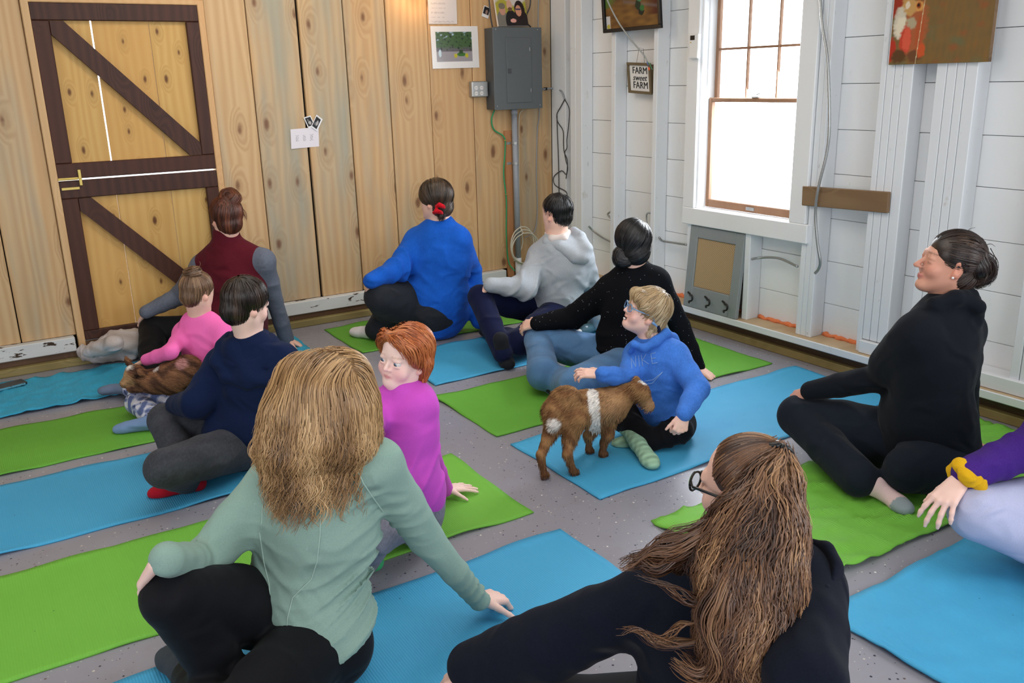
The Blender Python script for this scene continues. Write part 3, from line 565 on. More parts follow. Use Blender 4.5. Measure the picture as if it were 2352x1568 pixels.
# ---------------------------------------------------------------- strands of hair, fur and wool
def project(body, P, lift, it=3):
    for _ in range(it):
        d = body.field(P, False); e = .002; g = np.stack([body.field(P+np.eye(3)[i]*e, False)-d for i in range(3)], 1); g /= np.linalg.norm(g, axis=1)[:, None]+1e-9
        P = P - (d-lift)[:, None]*g
    return P, g
def surf_points(V, Fq, n, rng, keep=None):
    P = V[Fq]; a = np.linalg.norm(np.cross(P[:, 2]-P[:, 0], P[:, 3]-P[:, 1]), axis=1)
    c = P.mean(1)
    if keep is not None: a = a*keep(c)
    i = rng.choice(len(Fq), n, p=a/a.sum()); w = rng.random((n, 2)); q = P[i]; return (q[:, 0]*(1-w[:, :1])+q[:, 1]*w[:, :1])*(1-w[:, 1:])+(q[:, 3]*(1-w[:, :1])+q[:, 2]*w[:, :1])*w[:, 1:]
def strands(roots, stepf, nseg, step, width, rng, body=None, lift=(.001, .005), cols=((.1, .05, .02), (.4, .25, .12)), wave=0., wfreq=40., tip=.25, release=None, grain=18., colfn=None):
    """grow combed strands: stepf(P, t, G) gives the direction; they hug body unless release(P)"""
    n = len(roots); wsc = np.ones(n) if not callable(wave) else wave(roots); wave = 1. if callable(wave) else wave; P = roots.copy(); L = rng.uniform(*lift, n); path = []; nor = []; ph = rng.random(n)*6.28; wa = rng.uniform(.6, 1.4, n)*wsc
    st = step*rng.uniform(.75, 1.2, n) if np.isscalar(step) else step
    side0 = None; G = None
    if body is not None: P, G = project(body, P, L)
    else: G = np.tile([0, 0, 1.], (n, 1))
    for i in range(nseg+1):
        path.append(P.copy()); nor.append(G.copy())
        D = stepf(P, i/nseg, G); D = D/(np.linalg.norm(D, axis=1)[:, None]+1e-9)
        if body is not None:
            T = D-(D*G).sum(1)[:, None]*G; rel = np.zeros(n, bool) if release is None else release(P, i/nseg); T = np.where(rel[:, None], D, T); T /= np.linalg.norm(T, axis=1)[:, None]+1e-9
        else: T = D; rel = np.ones(n, bool)
        Pn = P+T*st[:, None]
        if body is not None:
            Q, Gn = project(body, Pn, L, 1); Pn = np.where(rel[:, None], Pn, Q); G = np.where(rel[:, None], G, Gn)
        P = Pn
    path = np.array(path); nor = np.array(nor); T = np.gradient(path, axis=0); T /= np.linalg.norm(T, axis=2)[..., None]+1e-9
    S_ = np.cross(T, nor); S_ /= np.linalg.norm(S_, axis=2)[..., None]+1e-9
    tt = np.linspace(0, 1, nseg+1)[:, None]
    if wave:
        cl = np.sin(roots@np.array([31., 17., 23.])*1.3)*3.+ph*.35; arc = np.arange(nseg+1)[:, None]*step*wfreq
        path = path+S_*(wave*wa*np.sin(arc+cl)*np.minimum(1, tt*2.2))[..., None]+nor*(wave*.6*wa*np.cos(arc*.9+cl*1.3)*np.minimum(1, tt*2))[..., None]
    wd = width*rng.uniform(.6, 1.3, n)[None]*(1-(1-tip)*tt**2)
    a = path-S_*wd[..., None]; b = path+nor*(wd*.75)[..., None]; c = path+S_*wd[..., None]
    V = np.stack([a, b, c], 2).transpose(1, 0, 2, 3).reshape(-1, 3); m = nseg+1
    k = np.arange(nseg)[None]*3+np.arange(n)[:, None]*m*3; k = k.ravel(); Fq = np.vstack([np.stack([k, k+1, k+4, k+3], 1), np.stack([k+1, k+2, k+5, k+4], 1)])
    if colfn is None:
        u = .5+.5*np.sin(roots@np.array([grain*3.1, -grain*2.3, grain*2.7])+ph*.5); u = np.clip(.6*u+.4*rng.random(n), 0, 1)
        C = np.array(cols[0])[None]*(1-u[:, None])+np.array(cols[1])[None]*u[:, None]
    else: C = colfn(roots, rng)
    C = np.repeat(C[:, None], m*3, 1).reshape(-1, 3); return V, Fq, C
def strand_obj(name, sets, mat, parent, extra=None):
    V = []; Q = []; C = []; n = 0
    for v, f, c in sets: V.append(v); Q.append(f+n); C.append(c); n += len(v)
    V = np.vstack(V); Q = np.vstack(Q); C = np.vstack(C)
    me = bpy.data.meshes.new(name); me.vertices.add(len(V)); me.vertices.foreach_set('co', V.astype(np.float32).ravel()); k = len(Q)
    me.loops.add(k*4); me.loops.foreach_set('vertex_index', Q.astype(np.int32).ravel()); me.polygons.add(k); me.polygons.foreach_set('loop_start', np.arange(0, k*4, 4, dtype=np.int32))
    me.polygons.foreach_set('use_smooth', np.ones(k, bool)); me.update(calc_edges=True); colattr(me, C); me.materials.append(mat)
    o = bpy.data.objects.new(name, me); COL.objects.link(o); adopt(parent, o); STATS[name] = STATS.get(name, 0)+2*k; return o
def body_set(b, tint):   # a blended solid as one of the strand sets
    V, Fq = b.mesh(); return V, Fq, tint(V) if callable(tint) else np.tile(tint, (len(V), 1))
# ---------------------------------------------------------------- tinted materials
def tinted(name, rough=.6, spec=.25, sheen=0., grain=0., gs=300., bump=0., sss=0., crease=0., streak=0.):
    if name in MATS: return MATS[name]
    t = NT(name); a = t.n('ShaderNodeAttribute', attribute_name='tint'); c = a.outputs['Color']; v = t.coord()
    if grain: c = t.mix(1., c, t.ramp(t.noise(v, gs, 2), [(.3, 1-grain), (.7, 1+0*grain)]), 'MULTIPLY')
    if streak: c = t.mix(1., c, t.ramp(t.noise(t.coord((40, 40, 220)), 2.2, 3), [(.35, 1-streak), (.65, 1.)]), 'MULTIPLY')
    if bump: t.bump(t.noise(v, gs, 3), bump, .001)
    if crease:
        n = t.n('ShaderNodeTexNoise', noise_type='RIDGED_MULTIFRACTAL'); t.l(t.coord((1, 1, 1.35)), n.inputs['Vector']); n.inputs['Scale'].default_value = 7.5; n.inputs['Detail'].default_value = 2.; n.inputs['Distortion'].default_value = .9; n.inputs['Roughness'].default_value = .45
        b2 = t.n('ShaderNodeBump'); b2.inputs['Strength'].default_value = crease; b2.inputs['Distance'].default_value = .035; t.l(n.outputs['Fac'], b2.inputs['Height'])
        lk = t.b.inputs['Normal'].links
        if lk: t.l(b2.outputs[0], lk[0].from_node.inputs['Normal'])
        else: t.l(b2.outputs[0], t.b.inputs['Normal'])
    t.fin(c, rough, spec, 0, sheen)
    if sss: t.b.inputs['Subsurface Weight'].default_value = sss; t.b.inputs['Subsurface Radius'].default_value = (.012, .005, .003)
    return t.m
SKIN = tinted('skin', .48, .35, bump=.08, gs=220, sss=.15)
HAIR = tinted('hair_fibre', .36, .45)
CLOTH = tinted('knit_cloth', .88, .10, .05, grain=.16, gs=520, bump=.15, crease=.55)
FLEECE = tinted('fleece_cloth', .95, .05, .04, grain=.2, gs=260, bump=.25, crease=.6)
HEATHER = tinted('heather_cloth', .9, .1, .05, grain=.45, gs=620, bump=.2, crease=.45)
SLICK = tinted('stretch_cloth', .7, .16, .03, grain=.10, gs=700, bump=.08, crease=.3)
DENIM = tinted('denim_cloth', .85, .15, .1, grain=.28, gs=420, bump=.2, crease=.55)
FUR = tinted('animal_fur', .8, .15)
flat_tint = lambda c: (lambda V: np.tile(c, (len(V), 1)))
# ================================================================ seated figures
_h = nrm_((R[0,2], R[1,2], 0))
def PG(px, py, G):  r = _ray(px, py); t = G/(r@_h); return np.array([r[0]*t, r[1]*t, H+r[2]*t])
def PL(A, px, py, L, far=True):   # point seen at (px,py) at distance L from joint A
    r = _ray(px, py); o = np.array([0, 0, H])-A; a = r@r; b = 2*r@o; c = o@o-L*L; q = b*b-4*a*c
    t = (-b+(math.sqrt(q) if far else -math.sqrt(q)))/(2*a) if q > 0 else -b/(2*a); return np.array([0, 0, H])+r*t
UP = np.array([0, 0, 1.])
def PK(A, B, px, py, L1, L2, zmin=.065):   # joint seen at (px,py), between A and B with bone lengths L1, L2
    r = _ray(px, py); o = np.array([0, 0, H]); t = np.linspace(1., 8., 1401)[:, None]; X = o+r*t
    e = (np.linalg.norm(X-A, axis=1)-L1)**2+(np.linalg.norm(X-B, axis=1)-L2)**2+np.maximum(zmin-X[:, 2], 0)*20; return X[e.argmin()]
RIGHTV, UPV, FWD = R[:, 0], -R[:, 1], R[:, 2]
class Head:
    def __init__(s, C, f, u, hh): s.C = np.array(C, float); s.f = nrm_(f); u = np.array(u, float); s.u = nrm_(u-s.f*(u@s.f)); s.l = np.cross(s.u, s.f); s.h = hh
    def p(s, x, y, z): return s.C+s.h*(x*s.l+y*s.f+z*s.u)
    def loc(s, V): q = (V-s.C)/s.h; return np.stack([q@s.l, q@s.f, q@s.u], -1)
    def ell(s, b, c, r, k=.02, sub=False, ax=None, tag=0): b.ell(s.p(*c), np.array(r)*s.h, ax or (s.l, s.f, s.u), k, sub, tag)
def head_solid(b, hd, neck, face=True, nr=.055, mouth=0., child=False, ears=(1, -1), shut=False):
    h = hd.h; k = .10*h
    hd.ell(b, (0, -.06, .13), (.325, .41, .37), k); hd.ell(b, (0, .08, -.12), (.265, .27, .36), k)
    cz = -.345 if child else -.40; b.cone(hd.p(0, .05, -.25), hd.p(0, .23, cz), .17*h, (.10 if child else .085)*h, .12*h)
    for s in (1, -1): b.cone(hd.p(.21*s, -.02, -.22), hd.p(.06*s, .22, cz), .075*h, .07*h, .10*h)
    b.cone(hd.p(0, -.12, -.2), neck, nr*1.0, nr*1.12, .03)
    for s in ears:
        e = nrm_(hd.f*.35-hd.u*0+hd.l*s*1.); ax = (np.cross(hd.u+hd.f*-.2, e), e, hd.u-.2*hd.f)
        b.ell(hd.p(.325*s, -.05, -.03), np.array([.085, .028, .125])*h, (nrm_(hd.f+.5*hd.l*s), nrm_(np.cross(hd.u, hd.f+.5*hd.l*s)), nrm_(hd.u-.22*hd.f)), .012*h/.2)
        b.ell(hd.p(.355*s, -.025, -.03), np.array([.042, .03, .07])*h, (nrm_(hd.f+.5*hd.l*s), nrm_(np.cross(hd.u, hd.f+.5*hd.l*s)), nrm_(hd.u-.22*hd.f)), .006, True)
        b.ell(hd.p(.325*s, -.01, -.13), np.array([.035, .022, .04])*h, (hd.f, hd.l, hd.u), .01)
    if face:
        c = 1.12 if child else 1.
        for s in (1, -1):
            hd.ell(b, (.155*s, .235 if child else .245, -.15), (.115*c if child else .10, .09, .12 if child else .10), .08*h)
            hd.ell(b, (.135*s, .40, .0), (.075, .055, .05), .05*h, True)
            zu, zl, rz = (.020, -.034, .034) if shut else (.043, -.044, .027); hd.ell(b, (.132*s, .312, zu), (.080, .058, rz), .018*h); hd.ell(b, (.132*s, .310, zl), (.074, .054, .025), .018*h)
        b.cone(hd.p(-.14, .325, .095), hd.p(.14, .325, .095), (.03 if child else .040)*h, (.03 if child else .040)*h, .06*h)
        if child: hd.ell(b, (0, .10, .20), (.26, .27, .25), .08*h)
        nb, nz = (.415, -.105) if child else (.455, -.135); mz = .045 if child else 0.; lr = .7 if child else 1.
        b.cone(hd.p(0, .345, .02), hd.p(0, nb, nz), .024*h, (.036 if child else .043)*h, .035*h)
        for s in (1, -1): hd.ell(b, (.040*s, nb-.05, nz-.015), (.032, .038, .026), .02*h)
        for s in (1, -1): hd.ell(b, (.020*s, nb-.02, nz-.048), (.012, .02, .010), .008*h, True)
        if mouth: hd.ell(b, (0, .385, -.285+mz), (.075, .06, .03+.02*mouth), .015*h, True)
        z1, z2 = -.258+mz, -.300+mz-.045*mouth
        b.chain([hd.p(-.08, .325, -.272+mz), hd.p(-.03, .358, z1), hd.p(.03, .358, z1), hd.p(.08, .325, -.272+mz)], np.array([.010, .018*lr, .018*lr, .010])*h, .018*h)
        b.chain([hd.p(-.07, .325, z2+.012), hd.p(0, .352, z2), hd.p(.07, .325, z2+.012)], np.array([.010, .024*lr, .010])*h, .02*h)
        hd.ell(b, (0, .275 if child else .29, cz-.02), (.09, .06, .055), .07*h)
def skin_tint(hd, base, lips, blush=0., brow=None, mouth=0., child=False):
    base, lips = np.array(base), np.array(lips)
    def f(V):
        C = np.tile(base, (len(V), 1)); q = hd.loc(V); x, y, z = q.T
        sm = lambda d, r: np.clip(1-d/r, 0, 1)[:, None]
        if blush:
            for s in (1, -1): d = np.sqrt((x-.17*s)**2+(z+.16)**2+(y-.28)**2); C += sm(d, .2)*blush*(np.array([.02, -.11, -.07])*base*2.2)
            d = np.sqrt(x**2+(z+.14)**2+(y-.45)**2); C += sm(d, .11)*blush*np.array([.01, -.09, -.06])*base*2
        zz = z+.280+.02*mouth-(.045 if child else 0); w = np.clip(1.6-np.sqrt((x/.085)**2+(zz/((.030 if child else .040)+.025*mouth))**2)*1.2, 0, 1)*(y > .29)*.85; w = w[:, None]; C = C*(1-w)+lips*w
        if mouth: w = ((np.abs(x) < .08)*(np.abs(zz) < .022*mouth+.012)*(y > .28)*(y < .352))[:, None]; C = C*(1-w)+np.array([.06, .01, .01])*w
        if brow is not None:
            for s in (1, -1): w = ((np.abs(x*s-.145) < .085)*(np.abs(z-.105+.9*(x*s-.13)**2) < .013)*(y > .2))[:, None]*.55; C = C*(1-w)+np.array(brow)*w
        er = ((np.abs(x) > .30)*(y < .08)*(y > -.16)*(np.abs(z+.03) < .16))[:, None]*.5; C = C*(1-er)+(base*np.array([1.02, .74, .68]))*er
        return np.clip(C, 0, 1)
    return f
def hand(b, w, d, n, side, s=.18, curl=(.25, .35, .25), spread=.25, thumb=.6, k=.006, tcurl=.3, cmul=(1, 1, 1, 1)):
    """palm, four unequal fingers bent at the knuckles, thumb leaving the side of the palm"""
    d = nrm_(d); n = np.array(n, float); n = nrm_(n-d*(n@d)); t = nrm_(np.cross(d, n))*side
    K = [(.165, .50), (.055, .53), (-.055, .50), (-.155, .44)]; ln = (.93, 1.05, .97, .76); tips = []
    for (o, a) in K: b.cone(w+t*o*.45*s, w+d*a*s+t*o*s-n*.02*s, .085*s, .058*s, .03*s+.004)
    b.cone(w+d*.12*s+t*.02*s, w+d*.32*s, .12*s, .13*s, .03*s, n, .5)
    for i, (o, a) in enumerate(K):
        p = w+d*a*s+t*o*s-n*.02*s; dd = nrm_(d+t*o*spread*4); ang = 0
        r = np.array([.052, .046, .042, .034])*s*(1 if i < 3 else .88)
        for j, L in enumerate((.225, .145, .105)):
            ang += curl[j]*cmul[i]; v = dd*math.cos(ang)-n*math.sin(ang); q = p+v*L*ln[i]*s; b.cone(p, q, r[j], r[j+1], k); p = q
        tips.append(p)
    p = w+d*.10*s+t*.10*s; dd = nrm_(d*(1-.35*thumb)+t*thumb-n*.25)
    for j, (L, ra, rb) in enumerate(((.24, .085, .056), (.18, .055, .047), (.13, .047, .038))):
        q = p+dd*L*s; b.cone(p, q, ra*s, rb*s, .02*s if j == 0 else k); p = q; dd = nrm_(dd+d*tcurl*.5-n*tcurl*.4)
    return tips
def foot(b, an, heel, toe, up, s=.24, k=.02, r=1.):
    """heel, arch, ball and toes"""
    d = nrm_(toe-heel); up = nrm_(up-d*(up@d)); b.cone(an, heel+d*.06*s+up*.05*s, .16*s*r, .15*s*r, k*1.2); b.cone(heel+d*.06*s, heel+d*.45*s, .135*s*r, .125*s*r, k)
    b.cone(an-up*.02*s, heel+d*.62*s+up*.02*s, .15*s*r, .12*s*r, k*1.2); b.cone(heel+d*.45*s, heel+d*.78*s-up*.02*s, .125*s*r, .15*s*r, k, up, .68); b.cone(heel+d*.74*s-up*.01*s, heel+d*.88*s-up*.012*s, .17*s*r, .145*s*r, k, up, .72)
LENS = {}
class Fig:
    def __init__(s, name, label, G0, sc=1., group=None):
        s.n = name; s.s = sc; s.G = G0; s.label = label; s.J = {}; s.root = None
    def P(s, px, py, g=0.): return PG(px, py, s.G+g)
    def rootat(s, p): s.root = thing('person', s.label, 'person', (p[0], p[1], 0)); return s.root
    def report(s):
        J = s.J; d = lambda a, b: round(float(np.linalg.norm(J[a]-J[b]))/s.s, 2) if a in J and b in J else None
        LENS[s.n] = {k: d(*k.split('-')) for k in ('pelvis-neck', 'neck-head', 'shA-shB', 'shA-elA', 'elA-wrA', 'shB-elB', 'elB-wrB', 'hpR-knR', 'knR-anR', 'hpL-knL', 'knL-anL')}; LENS[s.n]['zs'] = {k: round(float(v[2]), 2) for k, v in J.items()}
def torso(b, f, wp=.165, ww=.135, wc=.155, ws=.10, dp=.78, k=.05, np_=None, nc=None, sh=.062, top=1., belly=0., tr=.045):
    J, s = f.J, f.s; lat = nrm_(J['shB']-J['shA']); sp = nrm_(J['neck']-J['pelvis']); nc = nrm_(np.cross(lat, sp)) if nc is None else nc; np_ = nc if np_ is None else np_
    uc = J['chest']*.35+J['neck']*.65-sp*.03*s; b.chain([J['pelvis'], J['waist'], J['chest'], uc], [wp*s, ww*s, wc*s, (ws+.03)*s], k, [np_, nc, nc], [dp, dp, dp*.95]); b.p[-1]['ki'] = .03
    b.cone(J['shA'], uc, sh*s, (sh+.022)*s, k); b.cone(J['shB'], uc, sh*s, (sh+.022)*s, k)
    if tr: 
        for a in ('shA', 'shB'): b.cone(J['neck'], J[a]*.75+J['neck']*.25, tr*s, tr*1.05*s, k)
def limb(b, f, names, rs, k=.03): b.chain([f.J[n] for n in names], [r*f.s for r in rs], k)
def core(f, hd, hands=(), feet=(), vox=.005, mat=None, tint=None, face=True, mouth=0., child=False, nr=.052, shut=False):
    """the one continuous skin surface: head, neck, slim trunk and limbs below the clothes, hands, feet"""
    b = Body(vox); J, s = f.J, f.s
    head_solid(b, hd, J['neck'], face, nr*s**.7, mouth, child, (1, -1), shut)
    b.cone(J['neck'], J['chest'], .06*s, .085*s, .03, None); b.cone(J['chest'], J['waist'], .085*s, .08*s, .03); b.cone(J['waist'], J['pelvis'], .08*s, .09*s, .03)
    for a in 'AB':
        if 'sh'+a in J: b.cone(J['neck'], J['sh'+a], .045*s, .04*s, .03); b.chain([J['sh'+a], J['el'+a], J['wr'+a]], [.036*s, .030*s, .023*s], .02)
    for a in 'RL':
        if 'kn'+a in J: b.cone(J['pelvis'], J['hp'+a], .07*s, .06*s, .03); b.chain([J['hp'+a], J['kn'+a], J['an'+a]], [.056*s, .046*s, .032*s], .02)
    for h in hands: h(b)
    for h in feet: h(b)
    return b.build('body', SKIN, f.root, tint)
def flipdir(v, w): return v if v@w > 0 else -v
# ================================================================ the people (joints surveyed from the room, limb lengths kept human)
SK = np.array(S(232, 188, 170)); SKL = np.array(S(238, 200, 188)); SKP = np.array(S(205, 150, 128)); LIP = np.array(S(196, 108, 108)); LIPC = np.array(S(205, 112, 122))
BLACK = np.array(S(24, 26, 32)); HFX = np.array([-1., 0, 0]); HRT = np.array([0., 1, 0])
def hips(f, hf=HFX, w=.085):
    hf = nrm_(hf); rt = np.cross(hf, UP); p = f.J['pelvis']; dz = max(0, .11*f.s-p[2]); p[2] += dz; f.J['waist'][2] = max(f.J['waist'][2], p[2]+.10*f.s); f.J['hpR'] = p+rt*w*f.s+hf*.02; f.J['hpL'] = p-rt*w*f.s+hf*.02
def trousers(f, hf=HFX, wp=.165, rh=.088, rk=.062, ra=.045, vox=.0075, fx=(), mat=None, tint=BLACK, name='trousers', seat=.11, extra=None, k=.04, sub=None):
    b = Body(vox); J, s = f.J, f.s; hf = nrm_(hf); p = J['pelvis']; b.cone(p+UP*.06*s, p-UP*.0*s, wp*.92*s, wp*s, k, hf, .8)
    for a in 'RL': b.chain([J['hp'+a], J['hp'+a]*.45+J['kn'+a]*.55, J['kn'+a], J['kn'+a]*.5+J['an'+a]*.5, J['an'+a]], [rh*s*1.12, rh*s*.98, rk*s, (rk*.9)*s, ra*s], k*.7)
    b.ell(J['hpL']-hf*.04*s-UP*.02*s, np.array([.11, .11, .10])*s, None, k); b.ell(J['hpR']-hf*.04*s-UP*.02*s, np.array([.11, .11, .10])*s, None, k)
    if extra: extra(b)
    b.fx = list(fx); return b.build(name, mat or SLICK, f.root, tint if callable(tint) else flat_tint(tint))
def shirt(f, rA=(.062, .052, .036), rB=(.062, .052, .036), hemz=.10, vox=.0075, fx=(), mat=None, tint=BLACK, name='shirt', extra=None, tk={}, arms='AB', k=.035, hf=HFX, hemr=.175):
    b = Body(vox); J, s = f.J, f.s; torso(b, f, np_=nrm_(hf), **tk)
    b.cone(J['pelvis']+UP*.10*s, J['pelvis']+UP*(hemz-.10)*s, hemr*s*.97, hemr*s, .04, nrm_(hf), .8)
    for a in arms:
        r = rA if a == 'A' else rB; w = J['wr'+a]; e = J['el'+a]; sh = J['sh'+a]
        b.chain([sh, sh*.5+e*.5, e, e*.45+w*.55, w], [r[0]*s, (r[0]*.5+r[1]*.5)*s, r[1]*s, (r[1]*.4+r[2]*.6)*s, r[2]*s], k)
    if extra: extra(b)
    b.fx = list(fx); return b.build(name, mat or CLOTH, f.root, tint if callable(tint) else flat_tint(tint))
def heather(c, a=.12, f=60., dirn=None):
    c = np.array(c)
    def g(V): r = np.random.default_rng(len(V)).random(len(V))*2-1; u = .6*r+.4*np.sin(V@np.array([13., 9, 11.])*2+2*np.sin(V@np.array([-9., 14, 8.])*2)); return np.clip(c[None]*(1+a*u[:, None]), 0, 1)
    return g
def simple(parent, name, b, mat, tint, label=None):
    o = b.build(name, mat, parent, tint if callable(tint) else flat_tint(tint))
    if label: o['label'] = label
    return o
def sock(f, an, heel, toe, up, tint, mat=None, s=.23, r=1.05, shaft=None, toecol=None, vox=.0062):
    b = Body(vox); foot(b, an, heel, toe, up, s, .02, r)
    if shaft is not None: b.cone(an, shaft, .17*s*r, .18*s*r, .02)
    t = tint if callable(tint) else flat_tint(tint)
    if toecol is not None:
        d = nrm_(toe-heel); base = np.array(tint); tt = lambda V: np.where((((V-toe)@d) > -.055)[:, None], np.array(toecol)[None], base[None]); t = tt
    return b.build('sock', mat or CLOTH, f.root, t)
FIG = {}
def hood(f, rim, fill, mat, tint, fx=(), vox=.006, hollow=None):
    b = Body(vox); b.chain([q[0] for q in rim], [q[1] for q in rim], .012)
    for a, c, ra, rb in fill: b.cone(a, c, ra, rb, .03)
    if hollow: b.ell(hollow[0], hollow[1], (RIGHTV, FWD, UPV), .015, True)
    b.fx = list(fx); return b.build('hood', mat, f.root, tint if callable(tint) else flat_tint(tint))
# ---------------------------------------------------------------- woman in the sage green top (foreground)
f = Fig('green', 'woman in a sage green top and black leggings, loose wavy hair, seen from behind', 2.03, 1.0); FIG['green'] = f
P = f.P; J = f.J; J.update(pelvis=P(722, 1505), waist=P(702, 1385, -.0), chest=P(732, 1200, -.01), neck=P(745, 1045, .0), shA=P(628, 1105, .05), shB=P(868, 1068, -.03))
hips(f); J['anR'] = PF(545, 1590, .06); J['anL'] = PF(440, 1556, .055); J['knR'] = PK(J['hpR'], J['anR'], 398, 1368, .42*f.s, .39*f.s); J['knL'] = PK(J['hpL'], J['anL'], 520, 1690, .42*f.s, .39*f.s)
J['wrA'] = PL(J['knR'], 384, 1283, .115*f.s, False); J['elA'] = PK(J['shA'], J['wrA'], 464, 1296, .28*f.s, .24*f.s); J['elB'] = PK(J['shB'], PF(1100, 1378, .075), 975, 1232, .28*f.s, .25*f.s); J['wrB'] = PF(1100, 1378, .075)
f.rootat(J['pelvis']); f.report()
hd = Head(P(742, 925, .015), (-.35, .90, -.12), UP, .225); f.hd = hd
wA, wB = J['wrA'], J['wrB']; dB = nrm_(PF(1150, 1392, .01)-wB)
hA = lambda b: hand(b, wA+np.array([-.02, 0, 0]), PL(wA, 343, 1330, .12)-wA, np.array([-.6, .3, .8]), 1, .17, (.4, .5, .4))
def hB(b):
    hand(b, wB, dB+np.array([0, 0, .35]), (.2, -.1, 1), 1, .175, (.75, .35, -.3), .55, .9, cmul=(1, 1, 1, 1.1))
footL = (J['anL'], PF(448, 1575, .045), PF(366, 1478, .03))
core(f, hd, [hA, hB], [lambda b: b.cone(J['anL'], PF(470, 1600, .07), .032, .042, .02)], .0066, tint=skin_tint(hd, SKL, LIP), face=False)
fx = [ridge(P(840, 1300, -.1), UP*.95-RIGHTV*.35, 150, .004, (.10, .16, .14), 6.), ridge(P(600, 1400, -.08), UP*.5+RIGHTV*.8, 150, .0045, (.07, .16, .12), 7.), ridge(P(770, 1240), UP*.9+RIGHTV*-.1, 120, .0035, (.16, .2, .17), 1.), ridge(P(620, 1330), UP*.6+RIGHTV*.5, 105, .0045, (.09, .2, .12), 2.), ridge(P(800, 1360), UP*.8-RIGHTV*.5, 110, .004, (.12, .2, .1), 3.), ridge(P(690, 1480), RIGHTV*.8+UP*.4, 120, .005, (.07, .2, .07), 4.), ridge(J['elA'], RIGHTV+UP*.3, 130, .003, .07, 5.), ridge(J['wrB'], nrm_(J['elB']-J['wrB']), 160, .0025, (.09, .09, .09), 2.), crumple(16, .003, 2.)]
SAGE = np.array(S(140, 168, 158))
def seamt(c, path, w=.0022, dark=.8, more=()):
    """sewn seam lines as darker albedo"""
    def g(V):
        C = np.tile(c, (len(V), 1))
        for pl in (path,)+tuple(more):
            d = np.full(len(V), 9.)
            for a, b_ in zip(pl[:-1], pl[1:]): ab = b_-a; t = np.clip((V-a)@ab/(ab@ab), 0, 1); d = np.minimum(d, np.linalg.norm(np.cross(V-a-t[:, None]*ab, FWD), axis=1))
            C *= np.where(d < w, dark, 1)[:, None]
        return C
    return g
seam = [P(738, 1085), P(737, 1150), P(735, 1230), P(728, 1290), P(715, 1330), P(672, 1372), P(660, 1420), P(658, 1475)]
seam2 = [P(812, 1060), P(835, 1110), P(862, 1150), P(885, 1178)]; seam3 = [P(592, 1070), P(600, 1150), P(596, 1215)]
a_, b_, c_ = PG(622, 1502, 1.97), PG(840, 1478, 1.90), PG(700, 1556, 1.84); n_ = nrm_(np.cross(b_-a_, c_-a_)); hem_ = (n_ if n_[2] < 0 else -n_, a_, J['pelvis'], .30)
def gx(b):
    b.cone(J['pelvis']+UP*.05, P(762, 1500, -.04), .165, .15, .04, HFX, .85); b.ell(J['hpL']+UP*.02-HFX*.03, (.13, .12, .11), None, .05); b.clip = [hem_]
shirt(f, (.060, .056, .038), (.062, .049, .031), .10, .0062, fx, CLOTH, seamt(SAGE, seam, .0028, 1.16, (seam2, seam3)), extra=gx, tk=dict(ww=.150, wc=.158, wp=.165, ws=.10, sh=.058), hemr=.165)
fxl = [ridge(J['knR'], nrm_(J['hpR']-J['knR']), 120, .002, .10, 1.)]
trousers(f, rh=.10, rk=.072, ra=.050, tint=S(13, 14, 20), name='leggings', fx=fxl, vox=.009)
sock(f, *footL, UP, S(62, 70, 78), HEATHER, .22, 1.0, toecol=S(176, 178, 206))
# embroidered mark on the hem
# ---------------------------------------------------------------- girl with the ponytail (foreground right)
f = Fig('ponytail', 'person nearest the camera in a black hoodie with a long wavy ponytail', 1.56, .95); FIG['ponytail'] = f
P = f.P; J = f.J; J.update(pelvis=P(1640, 1800, .05), waist=P(1640, 1640, .03), chest=P(1650, 1440, .0), neck=P(1725, 1262, -.02), shA=P(1490, 1372, .06), shB=P(1845, 1352, -.08))
hips(f, (-1, .1, 0)); J['anR'] = PF(1350, 1850, .05); J['anL'] = PF(1250, 1900, .05); J['knR'] = PK(J['hpR'], J['anR'], 1120, 1640, .42*f.s, .39*f.s); J['knL'] = PK(J['hpL'], J['anL'], 1380, 2100, .42*f.s, .39*f.s)
J['wrA'] = PL(J['knR'], 1085, 1530, .115*f.s, False); J['elA'] = PK(J['shA'], J['wrA'], 1255, 1478, .28*f.s, .24*f.s); J['elB'] = PL(J['shB'], 1850, 1560, .26, False); J['wrB'] = PL(J['elB'], 1880, 1740, .22)
f.rootat(J['pelvis']); f.report()
hd = Head(P(1712, 1120, .0), (-.24, .97, -.02), UP*1.0, .215); f.hd = hd
wA = J['wrA']; hA = lambda b: hand(b, wA, PL(wA, 1015, 1562, .1)-wA, np.array([-.2, .2, 1]), 1, .165, (.4, .5, .4))
core(f, hd, [hA], (), .0055, tint=skin_tint(hd, SK*.97, LIP), face=True)
fx = [crumple(14, .006, 5.), ridge(J['elA'], nrm_(J['wrA']-J['elA'])+UP*.6, 45, .004, (.13, .13, .13), 2.), ridge(P(1560, 1480), UP*.5+RIGHTV*.7, 45, .008, (.15, .2, .15), 1.), ridge(P(1820, 1450), UP*.4+RIGHTV, 50, .008, (.12, .2, .15), 3.)]
NAVYB = np.array(S(24, 28, 40))
def gx(b):
    b.cone(P(1830, 1330, -.04), P(1760, 1370, -.03), .07, .07, .03)
shirt(f, (.076, .082, .058), (.074, .07, .055), .05, .0085, fx, FLEECE, NAVYB, 'hoodie', gx, dict(ww=.17, wc=.178, wp=.18, ws=.11, sh=.066))
